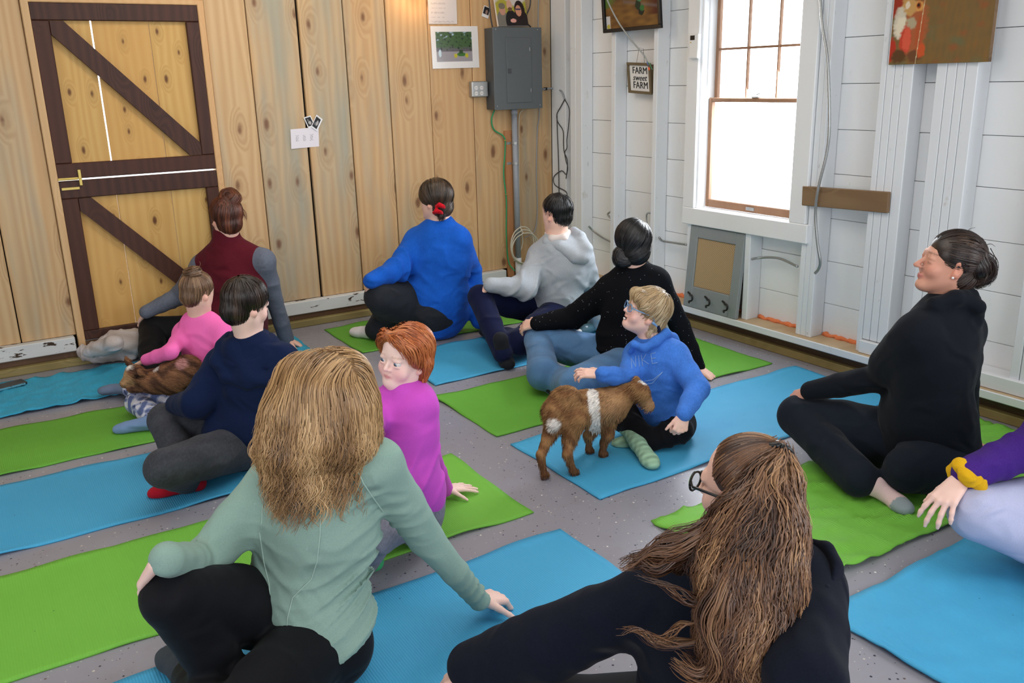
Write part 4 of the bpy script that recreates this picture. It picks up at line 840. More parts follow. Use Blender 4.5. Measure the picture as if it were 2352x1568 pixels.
hood(f, [(P(1800, 1240, .0), .012), (P(1850, 1238, -.02), .014), (P(1896, 1258, -.06), .015), (P(1908, 1300, -.10), .016), (P(1885, 1345, -.16), .016), (P(1860, 1390, -.17), .02), (P(1760, 1400, -.16), .03), (P(1640, 1380, -.12), .03)], [(P(1850, 1330, -.08), P(1780, 1370, -.08), .065, .07), (P(1780, 1370, -.08), P(1650, 1350, -.05), .07, .06), (P(1800, 1270, -.02), P(1870, 1300, -.07), .035, .04)], FLEECE, NAVYB, [crumple(22, .006, 3.)], .006, (P(1858, 1290, -.105), (.034, .07, .036)))
trousers(f, hf=(-1, .1, 0), tint=BLACK, vox=.011, name='leggings')
# ---------------------------------------------------------------- red-haired child
f = Fig('redhead', 'red-haired child in a magenta top looking back over the shoulder', 2.66, .70); FIG['redhead'] = f
P = f.P; J = f.J; J.update(pelvis=P(935, 1150, .04), waist=P(945, 1090), chest=P(935, 985, .0), neck=P(925, 905, .02), shA=P(868, 935, .05), shB=P(968, 930, -.02))
hips(f, (-1, -.05, 0)); J['anR'] = PF(850, 1230, .04); J['anL'] = PF(835, 1285, .045); J['knR'] = PK(J['hpR'], J['anR'], 800, 1110, .42*f.s, .39*f.s); J['knL'] = PK(J['hpL'], J['anL'], 865, 1225, .42*f.s, .39*f.s)
J['wrA'] = PL(J['knR'], 800, 1000, .115*f.s, False); J['elA'] = PK(J['shA'], J['wrA'], 850, 985, .28*f.s, .24*f.s); J['elB'] = PK(J['shB'], PF(1022, 1122, .05), 985, 1035, .28*f.s, .25*f.s); J['wrB'] = PF(1022, 1122, .05)
f.rootat(J['pelvis']); f.report()
hd = Head(P(928, 822, .03), -RIGHTV*.56-FWD*.80-UPV*.16, UPV*.95+RIGHTV*.33, .205); f.hd = hd
wB = J['wrB']; hB = lambda b: hand(b, wB, PF(1078, 1125, .012)-wB+np.array([0, 0, .02]), (0, -.1, 1), 1, .135, (.10, .08, .05), .42, .95, k=.004)
core(f, hd, [hB, lambda b: hand(b, J['wrA'], J['wrA']-J['elA'], UP, 1, .13, (.4, .5, .4), k=.004)], (), .0036, tint=skin_tint(hd, np.array(S(240, 206, 196)), S(214, 132, 136), .9, np.array(S(206, 164, 138)), 0., True), face=True, child=True)
MAG = np.array(S(206, 84, 200))
fx = [ridge(P(905, 960), UP+RIGHTV*.2, 130, .003, (.08, .1, .07), 1.), ridge(P(960, 1080), UP*.5-RIGHTV, 70, .005, (.1, .1, .1), 3.), crumple(20, .002, 3.), ridge(J['shA'], RIGHTV+UP*.5, 110, .003, .07)]
def gx(b):
    b.cone(P(940, 1085), P(962, 1122, .02), .135*.7, .155*.7, .03, HFX, .8); b.cone(P(900, 905, .02), P(966, 905, .02), .036, .036, .03); b.cone(P(925, 893, .0), P(950, 893, .02), .038, .036, .02)
shirt(f, (.062, .058, .052), (.060, .052, .045), .14, .0052, fx, CLOTH, MAG, extra=gx, tk=dict(ww=.150, wc=.150, wp=.15, ws=.10, sh=.060), hemr=.155)
trousers(f, hf=(-1, -.05, 0), rh=.105, rk=.085, ra=.075, tint=heather(S(128, 128, 142), .25, 90), mat=HEATHER, vox=.0075, fx=[ridge(J['knL'], RIGHTV+UP, 90, .004, .1, 2.)], name='leggings', extra=lambda b: b.cone(P(975, 1140, .02), P(960, 1205, -.02), .07, .075, .03))
sock(f, J['anL'], PF(868, 1290, .035), PF(828, 1306, .02), UP, S(60, 160, 104), None, .15, 1.15)
# ---------------------------------------------------------------- boy in the navy hoodie
f = Fig('navy', 'dark-haired boy in a navy hoodie and charcoal sweatpants with red socks', 3.32, .83); FIG['navy'] = f
P = f.P; J = f.J; J.update(pelvis=P(560, 1030, .06), waist=P(575, 975), chest=P(585, 885, -.0), neck=P(575, 782, .0), shA=P(508, 838, .05), shB=P(650, 830, -.03))
hips(f, (-1, -.25, 0)); J['anR'] = PF(430, 1090, .05); J['anL'] = PF(430, 1100, .05); J['knR'] = PK(J['hpR'], J['anR'], 380, 965, .42*f.s, .39*f.s); J['knL'] = PK(J['hpL'], J['anL'], 378, 1075, .42*f.s, .39*f.s)
J['wrA'] = PL(J['knR'], 408, 930, .115*f.s, False); J['elA'] = PK(J['shA'], J['wrA'], 452, 925, .28*f.s, .24*f.s); J['elB'] = PK(J['shB'], PF(730, 1040, .06), 700, 930, .28*f.s, .25*f.s); J['wrB'] = PF(730, 1040, .06)
f.rootat(J['pelvis']); f.report()
hd = Head(P(567, 700, .0), RIGHTV*.66+FWD*.75, UP-RIGHTV*.0, .208); f.hd = hd
hA = lambda b: hand(b, J['wrA'], J['knR']-J['wrA'], UP, 1, .14, (.5, .6, .4))
core(f, hd, [hA], (), .0055, tint=skin_tint(hd, SKL, LIP, .6), face=True, child=True)
NAVY = np.array(S(24, 36, 68))
def gx(b):
    b.cone(P(545, 775, .06), P(605, 775, .05), .03, .03, .03); b.cone(J['waist'], P(540, 1005, .0), .13, .135, .04)
fx = [crumple(15, .005, 7.), ridge(P(470, 900), RIGHTV*.8+UP*.3, 60, .006, (.08, .1, .08), 2.), ridge(P(560, 960), UP+RIGHTV*.4, 55, .006, (.1, .1, .08), 1.), ridge(P(590, 820, -.05), UP*.8+RIGHTV*.4, 55, .007, (.1, .1, .05), 6.)]
shirt(f, (.080, .078, .058), (.078, .070, .055), .12, .0072, fx, FLEECE, NAVY, 'hoodie', gx, dict(ww=.16, wc=.175, wp=.165, ws=.115, sh=.07), hemr=.17, hf=(-1, -.25, 0))
hood(f, [(P(528, 770, .06), .018), (P(512, 795, .0), .022), (P(498, 828, -.04), .026), (P(520, 862, -.08), .026), (P(570, 880, -.11), .026), (P(618, 872, -.11), .024), (P(640, 840, -.08), .022), (P(640, 800, -.03), .02), (P(620, 775, .03), .018)], [(P(545, 810, -.03), P(575, 860, -.07), .05, .05), (P(575, 860, -.07), P(615, 820, -.04), .05, .05), (P(545, 800, -.02), P(610, 800, -.02), .045, .045)], FLEECE, NAVY, [crumple(26, .005, 4.), ridge(P(570, 840, -.1), UP+RIGHTV*.5, 55, .006, .1, 2.)], .006)
trousers(f, hf=(-1, -.25, 0), rh=.105, rk=.085, ra=.072, tint=heather(S(72, 74, 82), .25, 80), mat=HEATHER, vox=.0075, fx=[ridge(P(450, 985), RIGHTV+UP*.5, 70, .007, (.1, .1, .1), 1.), ridge(P(500, 1060), RIGHTV+UP*.4, 60, .005, (.13, .1, .1), 3.)], name='sweatpants')
RED = np.array(S(170, 26, 44))
sock(f, J['anL']+UP*.0, PF(462, 1110, .03), PF(368, 1128, .022), UP, RED, None, .19, 1.05); sock(f, PF(400, 1068, .06), PF(410, 1062, .06), PF(345, 1030, .045), UP, RED, None, .17, 1.05)
# ---------------------------------------------------------------- small girl in pink
f = Fig('pink', 'small girl in bright pink top and camouflage leggings holding the lying goat', 4.02, .70); FIG['pink'] = f
P = f.P; J = f.J; J.update(pelvis=P(478, 890, .05), waist=P(472, 850), chest=P(468, 790, .0), neck=P(457, 732, .0), shA=P(420, 766, .03), shB=P(508, 758, -.02))
hips(f, (-1, -.3, 0)); J['anR'] = PF(300, 895, .05); J['anL'] = PF(360, 965, .05); J['knR'] = PK(J['hpR'], J['anR'], 400, 925, .42*f.s, .39*f.s); J['knL'] = PK(J['hpL'], J['anL'], 318, 925, .42*f.s, .39*f.s)
J['wrA'] = PL(J['knR'], 337, 826, .115*f.s, False); J['elA'] = PK(J['shA'], J['wrA'], 392, 808, .28*f.s, .24*f.s); J['elB'] = PL(J['shB'], 520, 830, .17, False); J['wrB'] = PL(J['elB'], 500, 880, .13)
f.rootat(J['pelvis']); f.report()
hd = Head(P(457, 672, .0), RIGHTV*.55+FWD*.83, UP+RIGHTV*-.05, .19); f.hd = hd
wA = J['wrA']; hA = lambda b: hand(b, wA, PL(wA, 306, 838, .08)-wA, UP, 1, .12, (.2, .3, .2), .2)
core(f, hd, [hA], (), .0062, tint=skin_tint(hd, SK, LIP), face=False)
shirt(f, (.052, .050, .040), (.056, .05, .044), .14, .0055, [ridge(J['elA'], nrm_(J['wrA']-J['elA']), 120, .004, .06, 1.), ridge(P(455, 800), UP+RIGHTV*.6, 90, .004, (.08, .1, .08), 2.)], CLOTH, S(250, 116, 190), extra=lambda b: b.cone(P(440, 738), P(480, 738), .04, .042, .03), tk=dict(ww=.145, wc=.15, wp=.15, ws=.10, sh=.056), hemr=.155, hf=(-1, -.3, 0))
def camo(V):
    n = np.sin(V@np.array([60., 25, 70])+2*np.sin(V@np.array([20., 60, 30])))+np.sin(V@np.array([-45., 50, 60])+2*np.sin(V@np.array([50., -30, 40])))
    C = np.where(n[:, None] > .55, np.array(S(222, 222, 236)), np.where(n[:, None] > -.35, np.array(S(160, 170, 206)), np.array(S(98, 112, 158))))
    st = np.sin(V[:, 0]*85+V[:, 2]*40)*np.sin(V[:, 1]*70-V[:, 2]*60) > .93; C[st] = S(34, 40, 76); return C
trousers(f, hf=(-1, -.3, 0), rh=.10, rk=.078, ra=.056, tint=camo, mat=CLOTH, vox=.0055, fx=[ridge(J['knL'], RIGHTV, 110, .003, .08)], name='leggings')
sock(f, J['anL'], PF(352, 972, .035), PF(278, 983, .025), UP, S(120, 148, 190), None, .17, 1.1); sock(f, J['anR'], PF(306, 888, .04), PF(262, 893, .045), UP, S(104, 120, 146), None, .16, 1.05)
# ---------------------------------------------------------------- woman in the maroon vest
f = Fig('maroon', 'woman with an auburn bun in a maroon fleece vest over grey sleeves', 4.78, 1.02); FIG['maroon'] = f
P = f.P; J = f.J; J.update(pelvis=P(545, 790, .05), waist=P(540, 725), chest=P(540, 645, .0), neck=P(522, 562, .0), shA=P(466, 612, .05), shB=P(605, 600, -.03))
hips(f); J['anR'] = PF(345, 850, .05); J['anL'] = PF(380, 830, .06); J['knR'] = PK(J['hpR'], J['anR'], 352, 757, .42*f.s, .39*f.s); J['knL'] = PK(J['hpL'], J['anL'], 420, 850, .42*f.s, .39*f.s)
J['wrA'] = PL(J['knR'], 336, 716, .115*f.s, False); J['elA'] = PK(J['shA'], J['wrA'], 412, 680, .28*f.s, .24*f.s); J['elB'] = PK(J['shB'], PF(658, 778, .06), 630, 690, .28*f.s, .25*f.s); J['wrB'] = PF(658, 778, .06)
f.rootat(J['pelvis']); f.report()
hd = Head(P(519, 500, .0), (-.1, .99, -.05), UP, .225); f.hd = hd
wA = J['wrA']; hA = lambda b: hand(b, wA, PL(wA, 318, 740, .12)-wA, (-.3, -.2, 1), 1, .17, (.4, .5, .4)); wB = J['wrB']; hB = lambda b: hand(b, wB, PF(688, 790, .02)-wB, UP, 1, .165, (.15, .1, .1), .3, .9)
core(f, hd, [hA, hB], (), .0082, tint=skin_tint(hd, SK, LIP), face=False)
shirt(f, (.062, .055, .040), (.060, .050, .042), .1, .0085, [ridge(J['elA'], nrm_(J['wrA']-J['elA']), 75, .004, .1), crumple(15, .003, 1.)], HEATHER, heather(S(112, 118, 134), .15), extra=None, tk=dict(ww=.15, wc=.155, ws=.09))
b = Body(.0085); torso(b, f, ww=.165, wc=.172, wp=.18, ws=.105, sh=.06, np_=HFX, tr=.05); b.cone(J['neck']-UP*.01, J['neck']+UP*.055, .074, .070, .02); b.cone(J['pelvis']+UP*.1, J['pelvis']+UP*.02, .17, .18, .04, HFX, .8); b.cone(J['waist'], J['pelvis']+UP*.05-.0*HFX, .165, .175, .04); b.fx = [crumple(13, .004, 3.), ridge(P(560, 700), UP+RIGHTV*.4, 40, .006, (.15, .2, .1))]
simple(f.root, 'fleece_vest', b, FLEECE, S(92, 28, 40))
trousers(f, rh=.098, rk=.075, ra=.052, tint=S(14, 14, 18), name='leggings', vox=.0095)
# ---------------------------------------------------------------- woman in the royal blue top
f = Fig('blue', 'woman in a royal blue long-sleeved top with a red hair tie, against the plank wall', 5.16, 1.08); FIG['blue'] = f
P = f.P; J = f.J; J.update(pelvis=P(990, 705, .05), waist=P(1000, 660, .02), chest=P(1010, 590, .0), neck=P(1012, 515, .0), shA=P(958, 555, .06), shB=P(1052, 552, -.04))
hips(f); J['anR'] = PF(900, 740, .06); J['anL'] = PF(862, 757, .07); J['knR'] = PK(J['hpR'], J['anR'], 872, 682, .42*f.s, .39*f.s); J['knL'] = PK(J['hpL'], J['anL'], 925, 672, .42*f.s, .39*f.s)
J['wrA'] = PL(J['knR'], 852, 645, .115*f.s, False); J['elA'] = PK(J['shA'], J['wrA'], 915, 618, .28*f.s, .24*f.s); J['elB'] = PK(J['shB'], PF(1100, 738, .07), 1083, 620, .28*f.s, .25*f.s); J['wrB'] = PF(1100, 738, .07)
f.rootat(J['pelvis']); f.report()
hd = Head(P(997, 460, .0), (-.55, .83, -.05), UP, .225); f.hd = hd
wA = J['wrA']; hA = lambda b: hand(b, wA, PL(wA, 838, 672, .12)-wA, (-.5, -.3, .8), 1, .17, (.3, .4, .3)); 
core(f, hd, [hA, lambda b: hand(b, J['wrB'], PF(1118, 750, .02)-J['wrB'], UP, 1, .165, (.15, .1, .1), .3, .9)], [lambda b: b.cone(J['anL'], J['anL']*.6+J['knL']*.4, .045, .058, .02)], .0082, tint=skin_tint(hd, SK, LIP), face=False)
RB = np.array(S(26, 92, 196))
fx = [ridge(P(980, 620), UP*.9+RIGHTV*.5, 60, .007, (.16, .2, .1), 1.), ridge(P(1010, 660), UP*.8+RIGHTV*.6, 55, .007, (.2, .2, .12), 2.), ridge(J['elA'], nrm_(J['wrA']-J['elA'])*.9+UP*.3, 70, .006, .12, 3.), ridge(P(1075, 600), UP, 60, .005, .08, 2.)]
shirt(f, (.072, .065, .042), (.068, .058, .044), .08, .0085, fx, CLOTH, heather(RB, .12, 50), extra=lambda b: (b.cone(P(1012, 690, .0), P(1025, 712, .04), .17, .14, .05), b.cone(P(1000, 515), P(1022, 513), .05, .05, .02)), tk=dict(ww=.185, wc=.178, wp=.205, ws=.105, sh=.066), hemr=.20)
trousers(f, wp=.19, rh=.125, rk=.082, ra=.058, tint=heather(S(46, 49, 56), .12), mat=HEATHER, name='leggings', vox=.0095)
FIG['blue'].sockdata = (J['anL']-UP*.03, PF(872, 764, .045), PF(790, 757, .04))
b = Body(.005); foot(b, J['anL']*1., PF(876, 768, .045), PF(782, 756, .03), UP, .245, .02, 1.05); simple(f.root, 'sock', b, CLOTH, S(226, 224, 230))
o = simple(f.root, 'cuff_stripe', Body(.003).chain([P(859, 626, -.05), P(861, 636, -.055), P(864, 643, -.055)], [.004, .004, .003], .004), SLICK, S(190, 200, 225), 'white reflective cuff mark')
# ---------------------------------------------------------------- youth in the grey hoodie
f = Fig('greyhood', 'short-haired youth in a pale grey hoodie and navy trousers in the corner', 5.0, .97); FIG['greyhood'] = f
P = f.P; J = f.J; J.update(pelvis=P(1272, 712, .05), waist=P(1282, 672, .02), chest=P(1290, 615, .0), neck=P(1280, 545, .0), shA=P(1237, 588, .04), shB=P(1335, 585, -.03))
hips(f); J['anR'] = PF(1155, 812, .08); J['anL'] = PF(1135, 770, .07); J['knR'] = PK(J['hpR'], J['anR'], 1103, 682, .42*f.s, .39*f.s); J['knL'] = PK(J['hpL'], J['anL'], 1195, 785, .42*f.s, .39*f.s)
J['wrA'] = PL(J['knR'], 1128, 655, .115*f.s, False); J['elA'] = PK(J['shA'], J['wrA'], 1205, 662, .28*f.s, .24*f.s); J['elB'] = PK(J['shB'], PF(1372, 742, .06), 1360, 660, .28*f.s, .25*f.s); J['wrB'] = PF(1372, 742, .06)
f.rootat(J['pelvis']); f.report()
hd = Head(P(1276, 490, .0), (-.35, .93, -.03), UP, .215); f.hd = hd
wA = J['wrA']; hA = lambda b: hand(b, wA, PL(wA, 1086, 678, .13)-wA, (-.4, -.2, .9), 1, .17, (.3, .45, .3))
core(f, hd, [hA], (), .0082, tint=skin_tint(hd, SK, LIP), face=False)
def gx(b):
    b.cone(P(1270, 560, .0), P(1300, 560, .0), .05, .05, .03)
fx = [crumple(13, .005, 9.), ridge(P(1290, 660), UP*.8+RIGHTV*.7, 45, .008, (.14, .2, .1), 2.), ridge(J['elA'], nrm_(J['wrA']-J['elA'])+UP*.4, 55, .006, .12, 3.)]
shirt(f, (.066, .074, .052), (.066, .06, .048), .08, .0085, fx, FLEECE, S(172, 178, 186), 'hoodie', gx, dict(ww=.155, wc=.165, wp=.16, ws=.105, sh=.066), hemr=.17)
hood(f, [(P(1258, 545, .03), .024), (P(1258, 556, -.03), .03), (P(1285, 566, -.08), .032), (P(1322, 590, -.11), .034), (P(1340, 592, -.11), .034), (P(1348, 572, -.09), .03), (P(1334, 545, -.03), .026), (P(1318, 532, .02), .022)], [(P(1290, 560, -.02), P(1328, 580, -.06), .055, .06)], FLEECE, S(176, 182, 190), [crumple(20, .006, 2.)], .008)
b = Body(.007); b.chain([P(1258, 536, .02), P(1270, 548, -.05), P(1295, 546, -.06), P(1305, 534, -.0)], [.02, .024, .024, .02], .01); simple(f.root, 'undershirt_collar', b, CLOTH, S(222, 210, 206), 'pale collar inside the hood')
trousers(f, rh=.095, rk=.072, ra=.055, tint=S(20, 26, 58), mat=CLOTH, vox=.009)
DK = S(36, 38, 44); sock(f, J['anR'], PF(1150, 805, .05), PF(1168, 838, .03), UP, DK, HEATHER, .22, 1.05, J['anR']+UP*.08-RIGHTV*.01); sock(f, PF(1130, 768, .06), PF(1135, 772, .05), PF(1108, 758, .04), UP, DK, HEATHER, .19, 1.)
# ---------------------------------------------------------------- woman in the black sweater and jeans
f = Fig('sweater', 'dark-haired woman in a black speckled sweater and blue jeans', 4.22, 1.0); FIG['sweater'] = f
P = f.P; J = f.J; J.update(pelvis=P(1430, 840, .04), waist=P(1440, 780, .01), chest=P(1458, 705, .0), neck=P(1455, 618, .0), shA=P(1398, 665, .06), shB=P(1508, 648, -.04))
hips(f); J['anR'] = PF(1248, 858, .11); J['anL'] = PF(1290, 880, .06); J['knR'] = PK(J['hpR'], J['anR'], 1238, 782, .42*f.s, .39*f.s); J['knL'] = PK(J['hpL'], J['anL'], 1325, 880, .42*f.s, .39*f.s)
J['wrA'] = PL(J['knR'], 1235, 742, .115*f.s, False); J['elA'] = PK(J['shA'], J['wrA'], 1318, 728, .28*f.s, .24*f.s); J['elB'] = PK(J['shB'], PF(1602, 842, .055), 1562, 748, .28*f.s, .25*f.s); J['wrB'] = PF(1602, 842, .055)
f.rootat(J['pelvis']); f.report()
hd = Head(P(1452, 560, .0), (.30, .95, -.05), UP-RIGHTV*.05, .222); f.hd = hd
wA = J['wrA']; hA = lambda b: hand(b, wA, PL(wA, 1200, 742, .10)-wA-UP*.01, (-.5, -.3, .8), 1, .175, (.45, .55, .4)); wB = J['wrB']; hB = lambda b: hand(b, wB, PF(1632, 862, .02)-wB, UP, 1, .165, (.15, .1, .1), .35, .9)
core(f, hd, [hA, hB], (), .0076, tint=skin_tint(hd, SK, LIP), face=False)
t = NT('speckled_knit'); vo = t.vor(t.coord(), 90.); se = t.n('ShaderNodeSeparateColor'); t.l(vo.outputs['Color'], se.inputs[0])
mk = t.math('MULTIPLY', t.ramp(vo.outputs['Distance'], [(0., 1.), (.10, 1.), (.14, 0.)]), t.ramp(se.outputs[0], [(.72, 0.), (.73, 1.)], 'CONSTANT')); t.bump(t.noise(t.coord(), 500.), .15, .001); t.fin(t.mix(mk, S(17, 18, 22), S(190, 200, 210)), .92, .08)
shirt(f, (.064, .060, .042), (.060, .05, .040), .09, .0078, [crumple(14, .003, 2.), ridge(J['elA'], nrm_(J['wrA']-J['elA']), 70, .004, .1), ridge(P(1410, 790), UP, 60, .004, .1)], M['speckled_knit'], S(17, 18, 22), 'sweater', lambda b: b.cone(P(1440, 620), P(1468, 616), .042, .042, .02), dict(ww=.135, wc=.158, wp=.15, ws=.10, sh=.058), hemr=.155)
JE = np.array(S(84, 122, 164))
def denim(V):
    C = np.tile(JE, (len(V), 1)); w = np.zeros(len(V))
    for a in 'RL': d = np.linalg.norm(V-FIG['sweater'].J['kn'+a], axis=1); w = np.maximum(w, np.exp(-(d/.12)**2))
    C = C*(1+.35*w[:, None]); return np.clip(C*(1+.08*np.sin(V@np.array([40., 30, 25]))[:, None]), 0, 1)
trousers(f, rh=.094, rk=.078, ra=.084, tint=denim, mat=DENIM, name='jeans', vox=.006, k=.035, fx=[ridge(P(1300, 780), RIGHTV+UP*.6, 75, .004, (.1, .1, .08), 1.), ridge(P(1240, 850), RIGHTV*1., 70, .003, (.08, .1, .1), 3.), ridge(P(1390, 830), RIGHTV+UP, 70, .005, (.08, .1, .06), 2.)])
sock(f, J['anR']-UP*.035, PF(1262, 880, .05), PF(1292, 912, .028), UP, DK, HEATHER, .23, .95); sock(f, J['anL']+UP*.03, PF(1320, 870, .05), PF(1288, 872, .04), UP, S(18, 18, 22), HEATHER, .22, 1.)
# ---------------------------------------------------------------- boy in the blue hooded top with glasses
f = Fig('boy', 'blond boy in light blue glasses and a bright blue hooded top, laughing upward', 3.50, .74); FIG['boy'] = f
P = f.P; J = f.J; J.update(pelvis=P(1528, 965, .03), waist=P(1520, 925), chest=P(1508, 860, .0), neck=P(1496, 782, .0), shA=P(1462, 818, .05), shB=P(1552, 818, -.05))
hips(f, -RIGHTV*.8-FWD*.5); J['anR'] = PF(1480, 1000, .07); J['anL'] = PF(1500, 1010, .05); J['knR'] = PF(1432, 962, .095); J['knL'] = PF(1560, 988, .080)
J['elA'] = PL(J['shA'], 1440, 868, .17, False); J['wrA'] = PL(J['elA'], 1385, 860, .15, False); J['elB'] = PL(J['shB'], 1602, 892, .18, False); J['wrB'] = PL(J['elB'], 1572, 948, .17, False)
f.rootat(J['pelvis']); f.report()
hd = Head(P(1482, 716, .0), -RIGHTV*.84+UP*.30-FWD*.12, UP*.95+RIGHTV*.30, .200); f.hd = hd
wA, wB = J['wrA'], J['wrB']; hA = lambda b: hand(b, wA, PL(wA, 1322, 852, .14, False)*.35+PL(wA, 1322, 852, .14)*.65-wA, (-.1, -.3, 1), 1, .14, (.25, .7, .6), .25, .8, k=.004, cmul=(.5, 1, 1, 1)); hB = lambda b: hand(b, wB, PL(wB, 1560, 1000, .08, False)-wB, -FWD+RIGHTV*.2, 1, .14, (1.2, 1.3, .8), .1, .5, k=.004)
core(f, hd, [hA, hB], (), .0040, tint=skin_tint(hd, np.array(S(238, 196, 182)), S(206, 138, 130), .6, np.array(S(190, 160, 126)), 1., True), face=True, mouth=1., child=True)
HB = np.array(S(70, 126, 218))
def gx(b):
    b.cone(P(1470, 810, -.0), P(1530, 806, .0), .05, .05, .03)
fx = [ridge(P(1530, 870), UP+RIGHTV*.5, 90, .003, (.08, .1, .08), 1.), ridge(P(1595, 880), UP+RIGHTV*.8, 80, .004, .07, 2.), ridge(P(1510, 925), UP*.6+RIGHTV, 80, .004, (.08, .1, .05), 4.), ridge(J['elA'], RIGHTV, 90, .004, .06, 2.)]
shirt(f, (.064, .060, .046), (.070, .066, .046), .06, .0055, fx, CLOTH, heather(HB, .16, 70), 'hooded_top', gx, dict(ww=.155, wc=.162, wp=.165, ws=.105, sh=.066), hemr=.165, hf=-RIGHTV*.8-FWD*.6)
hood(f, [(P(1447, 806, -.04), .012), (P(1456, 790, -.07), .014), (P(1480, 800, -.08), .016), (P(1505, 785, -.07), .018), (P(1530, 765, -.03), .018), (P(1545, 775, .04), .02), (P(1515, 778, .09), .02), (P(1470, 785, .07), .014), (P(1449, 796, .02), .012)], [(P(1515, 795, .0), P(1545, 800, .03), .04, .04)], CLOTH, heather(HB, .16, 70), [crumple(30, .003, 2.)], .0045)
trousers(f, hf=-RIGHTV*.8-FWD*.6, rh=.09, rk=.075, ra=.062, tint=S(18, 18, 22), mat=CLOTH, vox=.0055, fx=[ridge(J['knL'], RIGHTV+UP*.3, 90, .003, .1)])
def greensock(V): return np.array(S(150, 186, 158))*(1+.3*np.sin(V[:, 1]*180+V[:, 0]*60)*np.sin(V[:, 2]*150))[:, None]*(1-.0)
sock(f, PF(1440, 978, .075), PF(1462, 1018, .045), PF(1486, 1048, .035), UP, greensock, None, .19, 1.05, PF(1420, 962, .09)); sock(f, PF(1500, 1000, .05), PF(1505, 1005, .04), PF(1468, 1010, .03), UP, greensock, None, .18, 1.)
# ---------------------------------------------------------------- woman in black at the right
f = Fig('black', 'woman with a loose dark bun all in black, eyes closed, by the white wall', 2.98, 1.03); FIG['black'] = f
P = f.P; J = f.J; J.update(pelvis=P(2120, 1030, .04), waist=P(2130, 950, .02), chest=P(2150, 820, .0), neck=P(2175, 700, .02), shA=P(2110, 775, -.06), shB=P(2215, 760, .08))
hips(f); J['anR'] = PF(1972, 1098, .085); J['anL'] = PF(2085, 1088, .09); J['knR'] = PK(J['hpR'], J['anR'], 1835, 955, .42*f.s, .39*f.s); J['knL'] = PF(2085, 1078, .13)
J['wrA'] = PL(J['knR'], 1862, 898, .115*f.s, False); J['elA'] = PK(J['shA'], J['wrA'], 2012, 868, .28*f.s, .24*f.s); J['elB'] = PK(J['shB'], PF(2222, 1012, .05), 2215, 880, .28*f.s, .25*f.s); J['wrB'] = PF(2222, 1012, .05)
f.rootat(J['pelvis']); f.report()
hd = Head(P(2178, 605, .02), (-.76, .60, .26), UP*.96+RIGHTV*.24, .225); f.hd = hd
wA, wB = J['wrA'], J['wrB']; hA = lambda b: hand(b, wA, PL(wA, 1792, 922, .16)-wA, (-.4, -.3, .9), 1, .18, (.35, .5, .4), .2, .5); hB = lambda b: hand(b, wB, PF(2258, 1022, .02)-wB, UP, 1, .165, (.15, .1, .1), .3, .9)
core(f, hd, [hA, hB], (), .0052, tint=skin_tint(hd, SKP, LIP*.8, .4, np.array(S(80, 50, 40))), face=True, nr=.050, shut=True)
def gx(b):
    b.chain([P(2128, 705, -.0), P(2150, 700, -.06), P(2195, 685, -.06), P(2228, 680, -.02), P(2232, 700, .05)], [.017, .024, .026, .024, .02], .015); b.cone(P(2150, 712, .0), P(2215, 700, .02), .05, .052, .02)
    b.chain([P(2215, 690, -.05), P(2246, 705, -.06), P(2240, 735, -.03)], [.02, .022, .026], .02); b.cone(J['shA'], J['elA']*.65+J['shA']*.35, .078, .078, .03); b.cone(J['waist'], P(2180, 1035, -.03), .14, .10, .04)
fx = [ridge(P(2110, 900), UP*.25+RIGHTV, 42, .007, (.14, .2, .16), 2.), crumple(12, .004, 4.), ridge(P(2090, 770), RIGHTV+UP*.3, 60, .005, (.08, .1, .1), 1.)]
shirt(f, (.064, .052, .040), (.062, .052, .04), .05, .0078, fx, CLOTH, S(20, 24, 32), extra=gx, tk=dict(ww=.158, wc=.165, wp=.165, ws=.10, sh=.062), hemr=.17)
trousers(f, rh=.105, rk=.080, ra=.066, tint=S(26, 32, 42), mat=CLOTH, vox=.0088, fx=[ridge(P(2060, 1050), UP+RIGHTV, 60, .005, .12, 2.), ridge(P(1950, 1000), RIGHTV*.7+UP, 35, .005, .15, 3.)])
b = Body(.005); b.cone(J['anR'], PF(2005, 1110, .07), .036, .038, .02); foot(b, PF(2008, 1112, .07), PF(2000, 1110, .045), PF(2095, 1176, .03), UP, .20, .02, 1.0)
PKS = np.array(S(226, 196, 196)); simple(f.root, 'sock', b, CLOTH, lambda V: np.where(((V-PF(2092, 1172, .03))@nrm_(PF(2092, 1172, 0)-PF(2028, 1125, 0)) > -.045)[:, None], np.array(S(146, 158, 164)), PKS))
# ---------------------------------------------------------------- person at the right edge
f = Fig('purple', 'person at the right edge in a purple sleeve, lavender trousers and a yellow wrist scrunchie', 2.0, 1.0); FIG['purple'] = f
P = f.P; J = f.J; K0 = PG(2245, 1178, 2.38); J['pelvis'] = K0+np.array([.38, -.24, -.10]); J['pelvis'][2] = .15; pv = J['pelvis']
J.update(waist=pv+np.array([-.01, 0, .16]), chest=pv+np.array([-.03, .02, .34]), neck=pv+np.array([-.05, .03, .50]), shA=pv+np.array([-.16, -.02, .44]), shB=pv+np.array([.10, .12, .44]))
J['wrA'] = PG(2225, 1088, 2.42); J['elA'] = PL(J['wrA'], 2385, 1020, .26, True); J['shA'] = PL(J['elA'], 2500, 870, .27, True); J['elB'] = J['shB']+np.array([.17, 0, -.24]); J['wrB'] = J['elB']+np.array([.12, .02, -.18])
hips(f, (-1, .2, 0)); J['knR'] = K0; J['anR'] = np.array([K0[0]+.22, K0[1]-.22, .06]); J['knL'] = pv+np.array([-.30, -.28, -.03]); J['anL'] = pv+np.array([-.30, -.05, -.08])
f.rootat(pv); f.report()
hd = Head(J['neck']+np.array([0, .0, .16]), (.5, .86, 0), UP, .222); f.hd = hd; f.hd = hd
